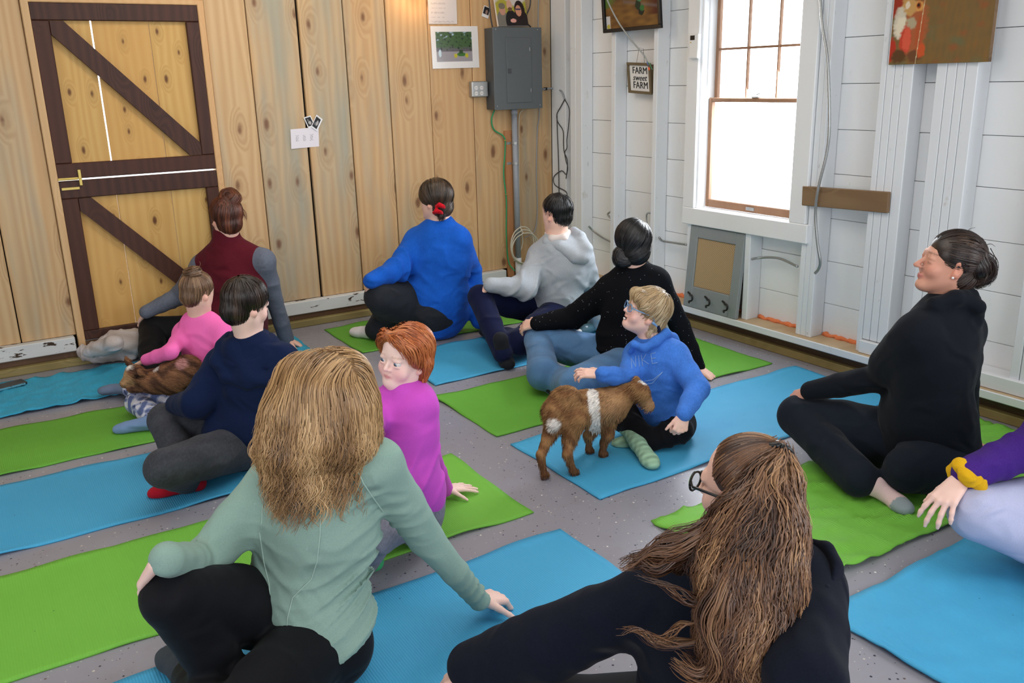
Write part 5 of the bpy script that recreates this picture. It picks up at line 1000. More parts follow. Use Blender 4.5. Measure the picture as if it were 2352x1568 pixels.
wA = J['wrA']; hA = lambda b: hand(b, wA+(PG(2190, 1115, 2.40)-wA)*.5, PG(2158, 1165, 2.36)-wA, (-.5, -.1, .85), 1, .18, (.45, .25, .25), .5, .4)
core(f, hd, [hA], (), .0055, tint=skin_tint(hd, SKL, LIP), face=False)
shirt(f, (.072, .068, .050), (.07, .065, .05), .1, .0085, [ridge(J['elA'], nrm_(J['wrA']-J['elA']), 60, .005, .15, 2.)], FLEECE, S(72, 42, 130), 'sweatshirt')
trousers(f, hf=(-1, .2, 0), rh=.115, rk=.082, ra=.072, tint=S(186, 190, 222), mat=CLOTH, vox=.00885, fx=[ridge(P(2340, 1150, .35), UP, 75, .004, (.12, .2, .06), 2.)])
# ================================================================ hair
def tone(cols, seed=0., freq=26., rnd=.35):
    cols = np.array(cols)
    def g(roots, rng):
        q = roots@np.array([[1., .2, .08], [-.3, 1., -.05]]).T*freq+seed; u = .5+.25*np.sin(q[:, 0]+1.6*np.sin(q[:, 1]*.7))+.25*np.sin(q[:, 1]*1.9+2*np.sin(q[:, 0]*.5)); u = np.clip(u*(1-rnd)+rnd*rng.random(len(roots)), 0, .999)*(len(cols)-1)
        i = u.astype(int); w = (u-i)[:, None]; return cols[i]*(1-w)+cols[i+1]*w
    return g
def haircap(b, hd, grow=1., nape=True, front=.0, low=-.12):
    hd.ell(b, (0, -.085+front, .155), (.350*grow, .415*grow, .375*grow), .02)
    if nape: hd.ell(b, (0, -.19, low), (.275*grow, .29*grow, .27*grow), .05*hd.h)
def back(hd, ylim=.12, zlow=-.6, zf=.30, side=.26):
    """keep roots off the face"""
    def k(c): q = hd.loc(c); x, y, z = q.T; return ((y < ylim-.0) | (z > zf+.25*(y-.1)*0)).astype(float)*(z > zlow)*((np.abs(x) < side+.2))*~((y > -.08) & (z < -.02) & (np.abs(x) > .2))*~((y > -.03) & (z < .12) & (np.abs(x) > .28))
    return k
def hairdo(f, hd, mass, stepf, cols, n=700, nseg=10, L=.09, width=.0016, lift=(.0005, .004), wave=0., wfreq=40., keep=None, release=None, extra=(), seed=1, vox=.006, basecol=None, freq=26., name='hair', tip=.25):
    rng = np.random.default_rng(seed); mass.vox = max(vox, .0062); V, Fq = mass.mesh(); cf = tone(cols, seed, freq); bc = np.array(basecol if basecol is not None else cols[0])
    roots = surf_points(V, Fq, n, rng, keep)
    st = strands(roots, stepf, nseg, L/nseg, width, rng, mass, lift, colfn=cf, wave=wave, wfreq=wfreq, release=release, tip=tip)
    C = cf(V, rng)*.55+bc*.25
    return strand_obj(name, [(V, Fq, C), st]+list(extra), HAIR, f.root)
def free(roots, pathf, nseg, step, width, cols, seed=3, wave=0., wfreq=40.):
    rng = np.random.default_rng(seed); return strands(np.array(roots), pathf, nseg, step, width, rng, None, colfn=tone(cols, seed), wave=wave, wfreq=wfreq)
def curlstrand(pts, w, cols, n=20, seed=0):   # a loose lock along given points
    P = spline(pts, n); m = MB(); m.tube(P, [w*(1-.75*i/len(P)) for i in range(len(P))], 5); V = np.array(m.v); Fq = [q for q in m.f if len(q) == 4]; return V, np.array(Fq), np.tile(np.array(cols), (len(V), 1))
def lock(pts, r, n, cols, width, seed=1, wave=.004, wfreq=45., L=None, seg=None):
    """a bundle of strands following a guide line, spread by radius r along it"""
    rng = np.random.default_rng(seed); G = spline(pts, 40); rr = np.interp(np.linspace(0, 1, len(G)), np.linspace(0, 1, len(r)), r); T = np.gradient(G, axis=0); T /= np.linalg.norm(T, axis=1)[:, None]
    u = np.cross(T, FWD); u /= np.linalg.norm(u, axis=1)[:, None]; w = np.cross(T, u); a = rng.random(n)*6.28; q = np.sqrt(rng.random(n)); ph = rng.random(n)*6.28; tl = rng.uniform(.7, 1., n)
    seg = seg or 18; m = seg+1; path = np.zeros((m, n, 3)); nor = np.zeros((m, n, 3)); arc = np.linspace(0, np.linalg.norm(np.diff(G, axis=0), axis=1).sum(), len(G))
    for i in range(m):
        t = i/seg*tl; k = np.minimum(t*(len(G)-1), len(G)-1.001); j = k.astype(int); fr = (k-j)[:, None]; g = G[j]*(1-fr)+G[j+1]*fr; U = u[j]; Wv = w[j]; rad = rr[j]*q
        o = U*(np.cos(a)*rad)[:, None]+Wv*(np.sin(a)*rad)[:, None]; ar = arc[j]*wfreq+a*1.5+ph*.3
        path[i] = g+o+(U*np.sin(ar)[:, None]+Wv*np.cos(ar*.9)[:, None])*(wave*np.minimum(1, t*3))[:, None]; nor[i] = o/(np.linalg.norm(o, axis=1)[:, None]+1e-9)
    T = np.gradient(path, axis=0); T /= np.linalg.norm(T, axis=2)[..., None]+1e-9; S_ = np.cross(T, nor); S_ /= np.linalg.norm(S_, axis=2)[..., None]+1e-9
    wd = width*rng.uniform(.6, 1.3, n)[None]*(1-.7*np.linspace(0, 1, m)[:, None]**2)
    V = np.stack([path-S_*wd[..., None], path+nor*(wd*.75)[..., None], path+S_*wd[..., None]], 2).transpose(1, 0, 2, 3).reshape(-1, 3)
    k = (np.arange(seg)[None]*3+np.arange(n)[:, None]*m*3).ravel(); Fq = np.vstack([np.stack([k, k+1, k+4, k+3], 1), np.stack([k+1, k+2, k+5, k+4], 1)])
    return V, Fq, np.repeat(tone(cols, seed)(path[0]+nor[0]*.05, rng)[:, None], m*3, 1).reshape(-1, 3)
def bun_mass(c, ax, R_, r, b=None, k=.012):
    b = b or Body(.0065); ax = nrm_(ax); u = nrm_(np.cross(ax, (.2, .3, .9))); w = np.cross(ax, u)
    pts = [c+(u*math.cos(a)+w*math.sin(a))*R_ for a in np.linspace(0, 6.283, 9)]; b.chain(pts, [r*(1+.15*math.sin(i*2.1)) for i in range(9)], k); b.ell(c+ax*.3*r, (r*.9, r*.9, r*.9), None, k); return b
def swirl(c, ax):
    ax = nrm_(ax); return lambda P, t, G: np.cross(ax, P-c)+.15*(c-P)
def comb(target, pull=1., down=.0): return lambda P, t, G: (target-P)*pull/(np.linalg.norm(target-P, axis=1)[:, None]+1e-9)-UP*down
def whorl(hd, c=(0, -.22, .5), down=.6, swirl_=.2):
    cc = hd.p(*c); return lambda P, t, G: (P-cc)/(np.linalg.norm(P-cc, axis=1)[:, None]+1e-9)-hd.u*down+np.cross(hd.u, P-cc)*swirl_/.1
HC = {'auburn': [S(40, 20, 14), S(92, 48, 34), S(132, 78, 54)], 'ltbrown': [S(58, 40, 30), S(112, 82, 60), S(164, 130, 98)], 'black': [S(12, 11, 12), S(26, 24, 26), S(48, 46, 50)], 'dkbrown': [S(22, 15, 13), S(46, 33, 28), S(86, 66, 54)],
      'blond': [S(130, 104, 74), S(178, 150, 112), S(222, 204, 172)], 'ginger': [S(104, 48, 22), S(176, 92, 46), S(214, 138, 84)], 'honey': [S(80, 56, 36), S(146, 110, 72), S(186, 148, 102), S(216, 182, 136)], 'chestnut': [S(38, 25, 20), S(76, 50, 38), S(124, 88, 62), S(192, 150, 108)]}
# green woman: loose wavy shoulder-length hair, centre parting
f = FIG['green']; hd = f.hd; P = f.P; b = Body(.006); haircap(b, hd, 1.03, True, 0, -.10); k = .045
for a, c, r1, r2 in ((P(690, 880, .0), P(650, 1010, -.03), .06, .055), (P(790, 870, .0), P(822, 990, -.03), .06, .045), (P(740, 900, -.06), P(745, 1010, -.09), .075, .065), (P(650, 1010, -.03), P(622, 1055, -.05), .05, .032), (P(680, 960, -.06), P(672, 1050, -.09), .07, .05), (P(800, 940, -.05), P(812, 1020, -.07), .06, .04), (P(745, 1010, -.09), P(765, 1030, -.09), .06, .035), (P(672, 1050, -.09), P(655, 1085, -.09), .05, .028), (P(700, 1050, -.09), P(712, 1075, -.09), .04, .022)): b.cone(a, c, r1, r2, k)
pt = hd.p(0, .1, .5)
def flow(Pp, t, G): q = hd.loc(Pp); s = np.sign(q[:, 0]); D = np.tile(-UP*1., (len(Pp), 1)); top = np.clip((q[:, 2]-.30)/.2, 0, 1)[:, None]; return D*(1-.6*top)+hd.l*s[:, None]*top*1.2-hd.f*.25*top
hairdo(f, hd, b, flow, HC['honey'], 4500, 10, .115, .0014, (.0005, .012), lambda r_: .001+.0095*np.clip((P(745, 850, 0)[2]-r_[:, 2])/.16, 0, 1), 100., keep=lambda c: (hd.loc(c)[:, 1] < .25).astype(float), seed=11, freq=40., release=lambda Q_, t: Q_[:, 2] < P(745, 1062, -.08)[2], extra=[lock([P(640, 1040, -.06), P(625, 1075, -.08), P(640, 1105, -.09), P(680, 1108, -.10), P(700, 1085, -.10)], (.022, .024, .018, .010), 160, HC['honey'], .0017, 5, .004, 60.), lock([P(700, 1050, -.10), P(715, 1085, -.11), P(695, 1108, -.11)], (.02, .018, .008), 90, HC['honey'], .0017, 6, .004, 60.), lock([P(600, 1000, -.02), P(582, 1040, -.03), P(600, 1070, -.04)], (.016, .014, .006), 60, HC['honey'], .0016, 7, .005, 60.)])
# ponytail
f = FIG['ponytail']; hd = f.hd; P = f.P; tie = P(1786, 1036, -.03); b = Body(.005); haircap(b, hd, .985, True); m2 = Body(.006)
m2.chain([tie, P(1775, 1110, -.08), P(1745, 1220, -.13), P(1722, 1330, -.17), P(1722, 1450, -.20), P(1735, 1560, -.20), P(1740, 1680, -.20)], [.022, .046, .076, .088, .088, .078, .05], .03); m2.chain([P(1750, 1150, -.09), P(1705, 1215, -.11), P(1630, 1255, -.11), P(1560, 1280, -.09)], [.036, .044, .032, .016], .04)
rng = np.random.default_rng(2); V2, F2 = m2.mesh(); gd = P(1722, 1800, -.22)
def fl2(Pp, t, G): d = np.tile(-UPV*1., (len(Pp), 1)); up = np.clip((Pp@UP-P(1750, 1150, 0)@UP)/.12, 0, 1)[:, None]; return d+(-RIGHTV*.28)*up+RIGHTV*.25*np.sin(Pp@UP*42+Pp@RIGHTV*15)[:, None]
r2 = surf_points(V2, F2, 6200, rng); s2 = strands(r2, fl2, 10, .015, .0014, rng, m2, (.0005, .010), colfn=tone(HC['chestnut'], 3., 34.), wave=.0085, wfreq=78.)
ex = [(V2, F2, tone(HC['chestnut'], 3., 34.)(V2, rng)*.5+.2*np.array(HC['chestnut'][0])), s2]
for i, (pp, rr, nn) in enumerate((([(1665, 1205, -.1), (1565, 1248, -.12), (1490, 1275, -.11), (1420, 1300, -.10)], (.030, .03, .02, .006), 150), ([(1600, 1240, -.12), (1520, 1300, -.13), (1470, 1290, -.12), (1440, 1305, -.11)], (.02, .018, .01, .004), 60), ([(1680, 1360, -.2), (1600, 1380, -.20), (1540, 1352, -.19), (1450, 1310, -.14)], (.016, .01, .006, .003), 26), ([(1660, 1470, -.22), (1580, 1480, -.21), (1510, 1475, -.20), (1460, 1448, -.19), (1415, 1455, -.18)], (.014, .008, .005, .003), 22), ([(1640, 1440, -.22), (1570, 1435, -.2), (1520, 1470, -.19), (1470, 1440, -.19)], (.012, .006, .004, .002), 14), ([(1660, 1520, -.22), (1600, 1540, -.22), (1545, 1500, -.2)], (.03, .03, .02), 60), ([(1700, 1300, -.21), (1650, 1400, -.23), (1660, 1500, -.24), (1640, 1600, -.22)], (.03, .035, .04, .03), 240))):
    ex.append(lock([P(*q) for q in pp], rr, nn, HC['chestnut'], .0014, 20+i, .005, 55., seg=22))
hairdo(f, hd, b, comb(tie), HC['chestnut'], 1900, 10, .13, .0013, (.0003, .002), seed=5, keep=lambda c: ((hd.loc(c)[:, 1] < .20) | (hd.loc(c)[:, 2] > .34)).astype(float)*(hd.loc(c)[:, 2] > -.25-.3*(hd.loc(c)[:, 1] > -.0)*0)*~((hd.loc(c)[:, 1] > -.05) & (hd.loc(c)[:, 2] < .1)), release=lambda Pp, t: np.linalg.norm(Pp-tie, axis=1) < .02, extra=ex, freq=60., vox=.005)
m = MB(); n_ = nrm_(P(1778, 1100, -.08)-tie); uu = nrm_(np.cross(n_, RIGHTV)); ww = np.cross(n_, uu); m.tube([tie+(uu*math.cos(a)+ww*math.sin(a))*.026+n_*.005 for a in np.linspace(0, 6.28, 22)], .006, 8); o = m.build('hair_tie', M['black_plastic'], None, True); adopt(f.root, o)
# redhead: short tousled waves, parted, ear showing
f = FIG['redhead']; hd = f.hd; P = f.P; b = Body(.004); hd.ell(b, (0, -.10, .16), (.365, .415, .39), .02); hd.ell(b, (0, -.21, -.08), (.31, .29, .26), .02)
for s in (1, -1): b.cone(hd.p(.27*s, .16, .26), hd.p(.33*s, .06, .0), .018, .013, .02); b.cone(hd.p(.30*s, -.14, -.05), hd.p(.26*s, -.14, -.30), .024, .016, .02)
b.cone(hd.p(-.20, .27, .36), hd.p(.12, .30, .37), .016, .016, .02); b.chain([hd.p(.12, .30, .37), hd.p(.26, .23, .27), hd.p(.325, .14, .10)], [.016, .015, .010], .02); b.chain([hd.p(-.20, .27, .36), hd.p(-.29, .2, .2), hd.p(-.33, .1, .05)], [.016, .014, .010], .02)
pc = hd.p(-.10, .05, .53)
def fl3(Pp, t, G): q = hd.loc(Pp); s = np.where(q[:, 0] > -.10, 1., -1.); top = np.clip((q[:, 2]-.15)/.3, 0, 1)[:, None]; return hd.l*s[:, None]*top*1.1-hd.u*(.35+.65*(1-top))-hd.f*.55*(q[:, 1] < .35)[:, None]*(.35+top)
hairdo(f, hd, b, fl3, HC['ginger'], 1500, 11, .10, .0016, (.0005, .006), .0028, 80., keep=back(hd, .16, -.5, .33), seed=8, vox=.004, freq=50., tip=.1)
# navy boy / grey-hood youth: short dark hair
for nm, n, L, c, low, sd in (('navy', 1100, .075, 'dkbrown', -.10, 3), ('greyhood', 650, .045, 'black', -.08, 4)):
    f = FIG[nm]; hd = f.hd; b = Body(.005); haircap(b, hd, 1.03 if nm == 'navy' else .985, True, 0.02 if nm == 'navy' else 0, low)
    hairdo(f, hd, b, whorl(hd, (0, -.24, .5), .5, .15), [np.array(x)*(.8 if nm == 'navy' else 1) for x in HC[c]], n, 9, L, .0018, (.0005, .006), seed=sd, keep=back(hd, .14, -.33 if nm == 'navy' else -.3, .30), freq=60., vox=.005, tip=.1)
# boy: blond mop with longer nape
f = FIG['boy']; hd = f.hd; P = f.P; b = Body(.004); haircap(b, hd, 1.05, True, .01, -.12); b.chain([hd.p(.22, .28, .26), hd.p(.30, .2, .18), hd.p(.33, .1, .12)], [.018, .016, .010], .02); b.cone(hd.p(-.2, .30, .28), hd.p(.2, .30, .28), .018, .018, .02)
hairdo(f, hd, b, whorl(hd, (0, -.28, .48), .35, .1), HC['blond'], 1500, 9, .085, .0015, (.0005, .006), .0015, 60., seed=9, keep=back(hd, .16, -.42, .2), freq=60., vox=.004, extra=[lock([hd.p(.05, -.42, -.1), hd.p(.05, -.50, -.22), hd.p(.02, -.56, -.30)], (.02, .022, .02), 90, [S(190, 180, 160), S(232, 226, 214)], .0010, 4, .002, 40.), lock([hd.p(.2, -.2, -.25), hd.p(.2, -.2, -.38), hd.p(.18, -.24, -.46)], (.02, .02, .014), 80, HC['blond'], .0012, 4, .002, 40.)])
# maroon woman bun, pink girl bun, sweater low bun, black woman messy bun, blue woman ponytail
def updo(nm, buns, cols, n=700, grow=1.02, seed=1, ex=(), width=.0016, low=-.10, keep=None, target=None):
    f = FIG[nm]; hd = f.hd; b = Body(.005); haircap(b, hd, grow, True, 0, low); sets = []
    for i, (c, ax, R_, r) in enumerate(buns):
        m = bun_mass(c, ax, R_, r); V, Fq = m.mesh(); rng = np.random.default_rng(seed+i); cf = tone(HC[cols], seed, 70.); rt = surf_points(V, Fq, 200, rng); sets += [(V, Fq, cf(V, rng)*.6), strands(rt, swirl(c, ax), 9, .008, width, rng, m, (.0005, .004), colfn=cf, wave=.0015, wfreq=70.)]
    tg = target if target is not None else buns[0][0]
    hairdo(f, hd, b, comb(tg), HC[cols], n, 9, .10, width, (.0004, .003), seed=seed, keep=keep or back(hd, .18, -.38, .30), freq=70., vox=.005, extra=sets+list(ex))
f = FIG['maroon']; P = f.P; updo('maroon', [(P(527, 455, -.03), -FWD*.8+UP*.5, .030, .027), (P(517, 472, -.06), -FWD, .02, .024)], 'auburn', 700, 1.05, 3, low=-.12, ex=[lock([P(545, 470, 0), P(560, 490, 0), P(566, 510, 0)], (.02, .012, .004), 26, HC['auburn'], .001, 4, .004, 60.)])
f = FIG['pink']; P = f.P; updo('pink', [(P(443, 626, -.02), UP*.9-RIGHTV*.2, .021, .019)], 'ltbrown', 700, 1.02, 4, width=.0014, ex=[curlstrand([P(440, 618, 0), P(436, 608, 0), P(438, 600, 0)], .001, HC['ltbrown'][2]), curlstrand([P(456, 618, 0), P(460, 606, 0), P(458, 600, 0)], .001, HC['ltbrown'][2])])
f = FIG['sweater']; P = f.P; updo('sweater', [(P(1432, 590, -.05), -FWD*.9+UP*.1, .022, .027)], 'black', 700, 1.10, 5, low=-.14, ex=[lock([P(1488, 540, -.03), P(1492, 575, -.03), P(1478, 596, -.03)], (.008, .006, .003), 20, HC['black'], .001, 6, .003, 50.)])
f = FIG['black']; P = f.P; bt = P(2238, 595, .02); ks = [curlstrand([P(*a) for a in pp], .0016, HC['dkbrown'][0]) for pp in ([(2228, 545, -.0), (2225, 528, -.0), (2240, 522, -.0)], [(2255, 565, 0), (2275, 560, 0), (2286, 566, 0)], [(2275, 570, 0), (2288, 600, 0), (2282, 640, 0), (2268, 655, 0)], [(2260, 650, 0), (2245, 665, 0), (2228, 662, 0)], [(2262, 640, 0), (2275, 652, 0), (2270, 658, 0)], [(2198, 535, 0), (2208, 528, 0), (2216, 536, 0)])]
updo('black', [(bt, RIGHTV+UP*.3-FWD*.4, .046, .036), (P(2250, 625, .02), RIGHTV-UP*.3-FWD*.3, .025, .030), (P(2222, 562, .0), UP+RIGHTV*.3, .025, .025)], 'dkbrown', 1100, 1.04, 6, low=-.14, ex=ks+[lock([P(2240, 580, -.03), P(2275, 600, -.03), P(2270, 640, -.03), P(2235, 660, -.03)], (.02, .02, .016, .006), 120, HC['dkbrown'], .0013, 8, .005, 50.)])
f = FIG['purple']; updo('purple', [(f.hd.p(0, -.52, .2), -f.hd.f, .026, .028)], 'ltbrown', 700, 1.04, 12)
f = FIG['blue']; P = f.P; hd = f.hd; tb = P(1010, 486, -.06); b = Body(.006); haircap(b, hd, 1.12, True, 0, -.16)
hairdo(f, hd, b, comb(tb), [S(26, 20, 17), S(60, 46, 36), S(104, 80, 62)], 700, 8, .12, .0018, (.0004, .003), seed=7, keep=back(hd, .18, -.42, .30), freq=60., extra=[lock([tb, P(1014, 496, -.08), P(1010, 508, -.08)], (.022, .028, .016), 130, HC['dkbrown'], .0018, 3, .002, 40.)])
m = Body(.004); 
for px, py in ((1011, 475), (1006, 488)): m.chain([P(px-9, py, -.09), P(px-3, py-4, -.115), P(px+4, py-2, -.115), P(px+9, py+1, -.09)], [.010, .013, .012, .010], .006)
m.fx = [crumple(160, .0022, 2.)]; simple(f.root, 'hair_tie', m, CLOTH, S(196, 20, 36), 'red fabric hair tie')
# ---------------------------------------------------------------- eyes, glasses, small wear
t = NT('eye_white'); a_ = t.n('ShaderNodeAttribute', attribute_name='tint'); t.fin(a_.outputs['Color'], .12, .6)
def eye(f, s, look=(0, 0, 0), col=(96, 116, 140)):
    hd = f.hd; c = hd.p(.132*s, .292, -.004); r = .064*hd.h; b = Body(.0016); b.ell(c, (r, r, r)); ld = nrm_(hd.f+hd.l*look[0]+hd.u*look[1])
    def tt(V): d = ((V-c)/r)@ld; C = np.tile(S(222, 214, 212), (len(V), 1)); C[d > .80] = S(*col); C[d > .95] = S(16, 16, 20); return C
    o = b.build('eye', MATS['eye_white'], f.root, tt, 0); return o
for s in (1, -1): eye(FIG['redhead'], s, (-.2, -.25)); eye(FIG['boy'], s, (0, .1)); 
f = FIG['boy']; hd = f.hd; plain('blue_frame_plastic', S(120, 160, 205), .3, .5); gl = []
t = NT('spectacle_glass'); t.b.inputs['Transmission Weight'].default_value = 1; t.b.inputs['Roughness'].default_value = .02; t.b.inputs['IOR'].default_value = 1.05
def glasses(f, mat, wy=.42, tb=.0022, ry=.075, rx=.105):
    hd = f.hd
    for s in (1, -1):
        m = MB(); ring = [hd.p(s*(.15+rx*math.cos(a)), wy-.02*abs(math.cos(a)) if s*math.cos(a)*s > 0 else wy, -.005+ry*math.sin(a)) for a in np.linspace(0, 2*math.pi, 25)]; m.tube(ring, tb, 6)
        m.tube([hd.p(s*.255, wy-.03, .03), hd.p(s*.335, wy-.10, .03), hd.p(s*.36, .10, .03), hd.p(s*.35, -.06, .02), hd.p(s*.34, -.13, -.06)], tb*1.1, 6)
        if s == 1: m.tube([hd.p(.05, wy, .02), hd.p(0, wy+.02, .03), hd.p(-.05, wy, .02)], tb, 6)
        o = m.build('glasses_frame', M[mat], None, True); adopt(f.root, o)
        c = MB(); c.lathe(hd.p(s*.15, wy-.004, -.005), hd.f, [(0, rx*.9*hd.h), (.0012, rx*.9*hd.h)], 20); o = c.build('lens', MATS['spectacle_glass']); adopt(f.root, o)
glasses(f, 'blue_frame_plastic', .40); glasses(FIG['ponytail'], 'black_plastic', .44, .0026, .085, .11)
b = Body(.002); b.chain([hd.p(.33, -.13, -.10), hd.p(.30, -.22, -.13), hd.p(.27, -.28, -.17)], [.006, .005, .007], .002); simple(f.root, 'glasses_strap', b, M['blue_frame_plastic'], S(100, 160, 220)); b = Body(.003); b.chain([hd.p(.29, -.27, -.14), hd.p(.25, -.33, -.21), hd.p(.20, -.36, -.26)], [.008, .009, .006], .003); simple(f.root, 'glasses_strap', b, CLOTH, S(26, 32, 60))
for nm, s in (('black', 1), ('ponytail', 1)):
    hd = FIG[nm].hd; b = Body(.0015); b.ell(hd.p(.345*s, .0, -.165), (.0045, .0045, .0045)); simple(FIG[nm].root, 'earring', b, M['white_plastic'], S(235, 235, 235), 'small pale stud earring')
b = Body(.003); hd = FIG['boy'].hd; b.chain([hd.p(-.05, .355, -.272), hd.p(0, .365, -.272), hd.p(.05, .355, -.272)], [.003, .0035, .003], .003); simple(FIG['boy'].root, 'teeth', b, M['white_plastic'], S(240, 238, 230))
# yellow scrunchie
f = FIG['purple']; w = f.J['wrA']; dx = nrm_(PG(2175, 1130, 2.40)-w); c0 = w+dx*.012; u = nrm_(np.cross(dx, UP)); v = np.cross(dx, u); b = Body(.003)
pts = [c0+(u*math.cos(a)+v*math.sin(a))*.038+dx*.012*math.sin(a*2) for a in np.linspace(0, 6.283, 15)]; b.chain(pts, [.019+.005*math.sin(i*2.4) for i in range(15)], .008); b.fx = [crumple(150, .0025, 5.), ridge(c0, u+v, 260, .003, .08, 1.)]
simple(f.root, 'wrist_scrunchie', b, CLOTH, S(222, 172, 30), 'yellow fabric scrunchie')
# ================================================================ exercise mats
def mat_mesh(x0, x1, y0, y1, seed, rough=.0, skew=0., th=.0055, corner=None):
    nx, ny = 84, 30; u, v = np.meshgrid(np.linspace(0, 1, nx), np.linspace(0, 1, ny)); r = np.random.default_rng(seed); ph = r.random(12)*6.28
    X = x0+(x1-x0)*u; Yy = y0+(y1-y0)*v+skew*(X-x0)
    e = .0035*np.sin(X*5.3+ph[0])+.003*np.sin(X*11.7+ph[1])+.0015*np.sin(X*23+ph[2]); Yy = Yy+e*(1 if True else 0)*(2*v-1); X = X+(.003*np.sin(Yy*9+ph[3])+.002*np.sin(Yy*23+ph[4]))*(2*u-1)
    edge = np.minimum(np.minimum(v, 1-v)*(y1-y0), np.minimum(u, 1-u)*(x1-x0)); curl = np.exp(-edge/.018)
    Z = .0062+curl*np.maximum(0, .0045*np.sin(X*7.9+Yy*6+ph[5])+.004*np.sin(X*17+ph[6])+.001)
    if rough:
        for k in range(7): a = ph[k]; fr = 14+9*k; w = np.abs(np.sin((X*math.cos(a)+Yy*math.sin(a)*1.6)*fr*.5+2*np.sin(X*4+Yy*5+ph[k])+ph[(k+3) % 12])); Z += rough*.0042*(1-w)**2*(1 if k % 2 else .7)
    if corner is not None:
        for (cx, cy, dx, dy, rad) in corner: w = np.exp(-(((X-cx)**2+(Yy-cy)**2)/rad**2)); X = X+dx*w; Yy = Yy+dy*w
    top = np.stack([X, Yy, Z], -1).reshape(-1, 3); bot = top.copy(); bot[:, 2] = np.maximum(top[:, 2]-th, .0006); V = np.vstack([top, bot]); n = nx*ny
    F_ = [(j*nx+i, j*nx+i+1, (j+1)*nx+i+1, (j+1)*nx+i) for j in range(ny-1) for i in range(nx-1)]; F_ += [tuple(n+q for q in f[::-1]) for f in F_]
    for i in range(nx-1): F_ += [(i+1, i, n+i, n+i+1), ((ny-1)*nx+i, (ny-1)*nx+i+1, n+(ny-1)*nx+i+1, n+(ny-1)*nx+i)]
    for j in range(ny-1): F_ += [(j*nx, (j+1)*nx, n+(j+1)*nx, n+j*nx), ((j+1)*nx+nx-1, j*nx+nx-1, n+j*nx+nx-1, n+(j+1)*nx+nx-1)]
    return V, F_
def rib_mat(name, c, c2):
    t = NT(name); v = t.coord(); w = t.n('ShaderNodeTexWave', wave_type='BANDS', bands_direction='X'); t.l(v, w.inputs['Vector']); w.inputs['Scale'].default_value = 42.; w.inputs['Distortion'].default_value = .3
    col = t.mix(t.noise(v, 3., 3), c, c2); col = t.mix(t.math('MULTIPLY', w.outputs['Fac'], .14), col, tuple(x*.72 for x in c))
    vo = t.vor(v, 17.); sp = t.n('ShaderNodeSeparateColor'); t.l(vo.outputs['Color'], sp.inputs[0]); fl = t.math('MULTIPLY', t.ramp(vo.outputs['Distance'], [(0., 1.), (.035, 1.), (.05, 0.)]), t.ramp(sp.outputs[0], [(.7, 0.), (.71, 1.)], 'CONSTANT'))
    col = t.mix(t.math('MULTIPLY', fl, .8), col, S(40, 50, 50)); dm = t.ramp(t.noise(v, 9., 4, .7), [(.64, 0.), (.74, .35)]); col = t.mix(dm, col, tuple(x*.72 for x in c))
    t.bump(t.math('ADD', t.math('MULTIPLY', w.outputs['Fac'], 1.), t.math('MULTIPLY', t.noise(v, 60.), .3)), .35, .0016); return t.fin(col, .62, .3)
rib_mat('blue_mat', S(74, 170, 214), S(62, 156, 204)); rib_mat('green_mat', S(118, 186, 70), S(106, 174, 60)); rib_mat('green_mat_dark', S(104, 172, 62), S(92, 158, 50)); rib_mat('teal_mat', S(44, 150, 190), S(56, 168, 206))
for (x0, x1, y0, y1, sd, m_, rg, lab, cr) in (
    (-.24, 1.60, 4.625, 5.185, 1, 'teal_mat', 1.5, 'crumpled blue exercise mat beside the dutch door, under the woman in maroon', None),
    (-.28, 1.52, 3.885, 4.445, 2, 'green_mat_dark', .15, 'green exercise mat at the left, second from the plank wall', None),
    (-.28, 1.45, 3.155, 3.765, 3, 'blue_mat', .0, 'blue ribbed exercise mat under the boy in navy', None),
    (-.28, 1.555, 2.385, 2.995, 4, 'green_mat', .0, 'green ribbed exercise mat under the red-haired child', None),
    (-.28, 1.560, 1.610, 2.225, 5, 'blue_mat', .1, 'blue ribbed exercise mat under the woman in sage green', None),
    (1.825, 3.60, 4.560, 5.175, 6, 'green_mat_dark', .1, 'green exercise mat under the woman in royal blue', None),
    (1.905, 3.60, 3.810, 4.420, 7, 'blue_mat', .1, 'blue exercise mat under the youth in the grey hoodie', None),
    (1.815, 3.53, 3.052, 3.660, 8, 'green_mat_dark', .1, 'green exercise mat under the woman in black sweater and jeans', None),
    (1.815, 3.585, 2.325, 2.945, 9, 'blue_mat', .15, 'blue exercise mat under the standing goat and the boy in glasses', None),
    (1.85, 3.64, 1.495, 2.085, 10, 'green_mat', 1.6, 'crumpled green exercise mat under the woman all in black', ((1.85, 1.495, .20, .02, .22),)),
    (1.88, 3.60, .790, 1.400, 11, 'blue_mat', .7, 'bright blue exercise mat in the lower right corner', None)):
    o = obj('exercise_mat', mat_mesh(x0, x1, y0, y1, sd, rg, 0, corner=cr), M[m_], None, True); recenter(o); tag(o, lab, 'mat', None)
